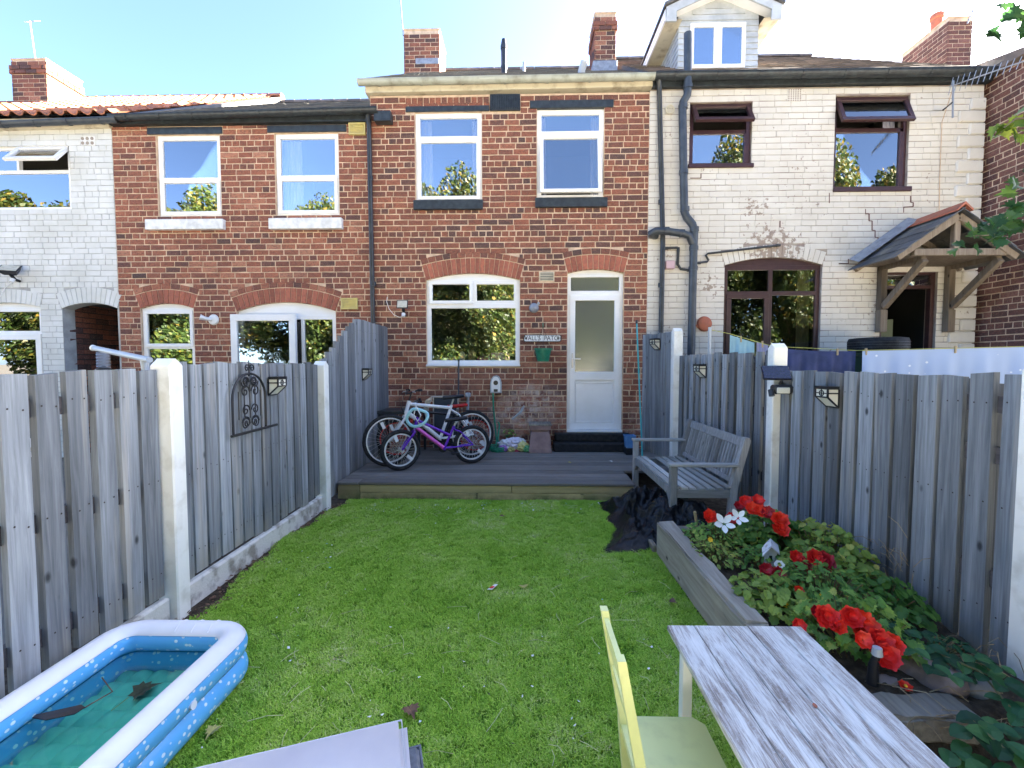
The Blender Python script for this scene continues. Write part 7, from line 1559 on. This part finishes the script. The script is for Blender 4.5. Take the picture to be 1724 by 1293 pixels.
# ------------------------------------------------------------------ maple at the right, leaf by leaf
MP = thing('maple_tree', 'young maple whose leafy branches reach in from the right edge', 'tree', (4.5, 3.2, 0)); MB().tube([(4.5, 3.2, 0), (4.45, 3.2, 1.5), (4.5, 3.15, 3.2), (4.45, 3.1, 4.6)], [.07, .06, .045, .02], 8).build('trunk', 'bark', MP, True)
mm = []
for i in range(4): m = MB(); m.tone = 0.0; leaf_into(m, MAPLE, (0, 0, 0), 1, (0, 0, 1), (0, 1, 0), .15+.1*i, .15+.12*i); mm.append(m.mesh('leaf', 'leaf_maple'))
def branch(pts, n, s, spread, tones, seed):
    random.seed(seed); P = [Vector(p) for p in pts]; MB().tube(P, [.014-.011*i/(len(P)-1) for i in range(len(P))], 6).build('branch', 'bark', MP, True)
    for k in range(n):
        u = (.25+.75*random.random())*(len(P)-1); i = min(int(u), len(P)-2); q = P[i].lerp(P[i+1], u-i)+Vector((rnd(-1, 1), rnd(-1, 1), rnd(-1, .6)))*spread
        put_leaf(MP, q, s*rnd(.7, 1.2), (rnd(-.8, .8), rnd(-1.2, .2), rnd(.2, 1)), (rnd(-1, .3), rnd(-.6, .6), rnd(-1, 0)), mm, rnd(*tones))
branch([(4.47, 3.2, 2.3), onY(1720, 350, 3.0), onY(1680, 385, 2.95), onY(1635, 400, 2.9)], 40, .12, .1, (.1, .7), 1); branch([(4.5, 3.15, 3.0), onY(1760, 195, 3.2), onY(1710, 200, 3.2), onY(1690, 215, 3.2)], 22, .14, .1, (.85, 1), 2); branch([(4.5, 3.1, 4.0), onY(1770, 0, 3.2), onY(1730, 20, 3.1), onY(1705, 10, 3.1)], 34, .14, .14, (0, .7), 3); branch([(4.48, 3.2, 2.7), onY(1760, 270, 3.1), onY(1724, 300, 3.1)], 14, .13, .1, (.3, .9), 4)  # second branch gets yellow tones standing in for sun on its leaves
# ------------------------------------------------------------------ behind the photographer: unseen paving added to bounce sunlight; trees and a brick house, seen mirrored in the windows
K['bounce_paving'] = M('pale_bounce_paving', (.62, .59, .53), .9, (.56, .53, .47), 3, bump=(15, .3)); m = MB(); m.quad((-12, -9, -.004), (12, -9, -.004), (12, -.75, -.004), (-12, -.75, -.004)); tag(m.build('bounce_pavement', 'bounce_paving', None), kind='structure')
random.seed(11)
def crown_mesh(n, rx, rz, size, seed):
    rg = random.Random(seed); m = MB(); cl = [(Vector((rg.gauss(0, .5), rg.gauss(0, .5), rg.uniform(-.85, .9))), rg.uniform(.22, .42)) for _ in range(34)]
    for k in range(n):
        c, r = rg.choice(cl); d = Vector((rg.gauss(0, 1), rg.gauss(0, 1), rg.gauss(0, 1))).normalized()*r*rg.random()**.4; p = c+d; p = Vector((p.x*rx, p.y*rx, p.z*rz)); m.tone = min(1, max(0, rg.gauss(.45, .25)+.1*c.z)); nn = Vector((rg.gauss(0, 1), rg.gauss(0, 1), rg.gauss(.4, 1))); s = size*rg.uniform(.6, 1.3); a = nn.orthogonal().normalized(); b = a.cross(nn.normalized())
        m.add([p-a*s*.5, p+b*s*.3, p+a*s*.5, p-b*s*.3], [(0, 1, 2, 3)])
    return m.mesh('crown', 'leaf_tree')
CM = [crown_mesh(42000, 3.2, 4.6, .21, 1), crown_mesh(42000, 3.0, 4.2, .2, 2)]
for i, (x, y, h, s) in enumerate(((-9.5, -11, 1.0, 1.0), (-4.6, -12.5, 1.32, 1.05), (-1.0, -10.5, 1.0, 1.0), (3.0, -12.5, 1.1, 1.1), (7.0, -11, 1.05, 1.0), (-13.5, -13, 1.2, 1.1), (11.8, -13, 1.32, 1.1), (-7.3, -15, 1.0, 1.2), (1.0, -15.5, 1.0, 1.2), (5.0, -15, 1.0, 1.2), (-3.0, -15.5, 1.0, 1.2), (-17.5, -11.5, 1.1, 1.15), (-21.5, -13, 1.0, 1.2), (-26, -12, 1.1, 1.2), (-30.5, -13, 1.1, 1.2), (15.5, -12, 1.1, 1.1), (17.6, -12, 1.3, 1.0))):
    t = thing('broadleaf_tree', 'sunlit autumn tree mirrored in the house windows', 'tree', (x, y, 0), 0, 'trees mirrored in the windows'); MB().tube([(x, y, 0), (x+.1, y, 1.5*h), (x-.1, y+.1, 4*h), (x, y, 7*h)], [.22, .18, .12, .04], 8).build('trunk', 'bark', t, True)
    for k in range(4): a = k*1.6+i; MB().tube([(x, y, 2.2*h+.6*k), (x+1.2*math.cos(a), y+1.2*math.sin(a), 3.6*h+.7*k)], [.07, .02], 6).build('limb', 'bark', t)
    o = link('crown', CM[i % 2], t); o.matrix_basis = Matrix.Translation((x, y, 4.5*h*s)) @ Matrix.Rotation(i*1.3, 4, 'Z') @ Matrix.Diagonal((s, s, h, 1)); tag(o, kind='stuff')
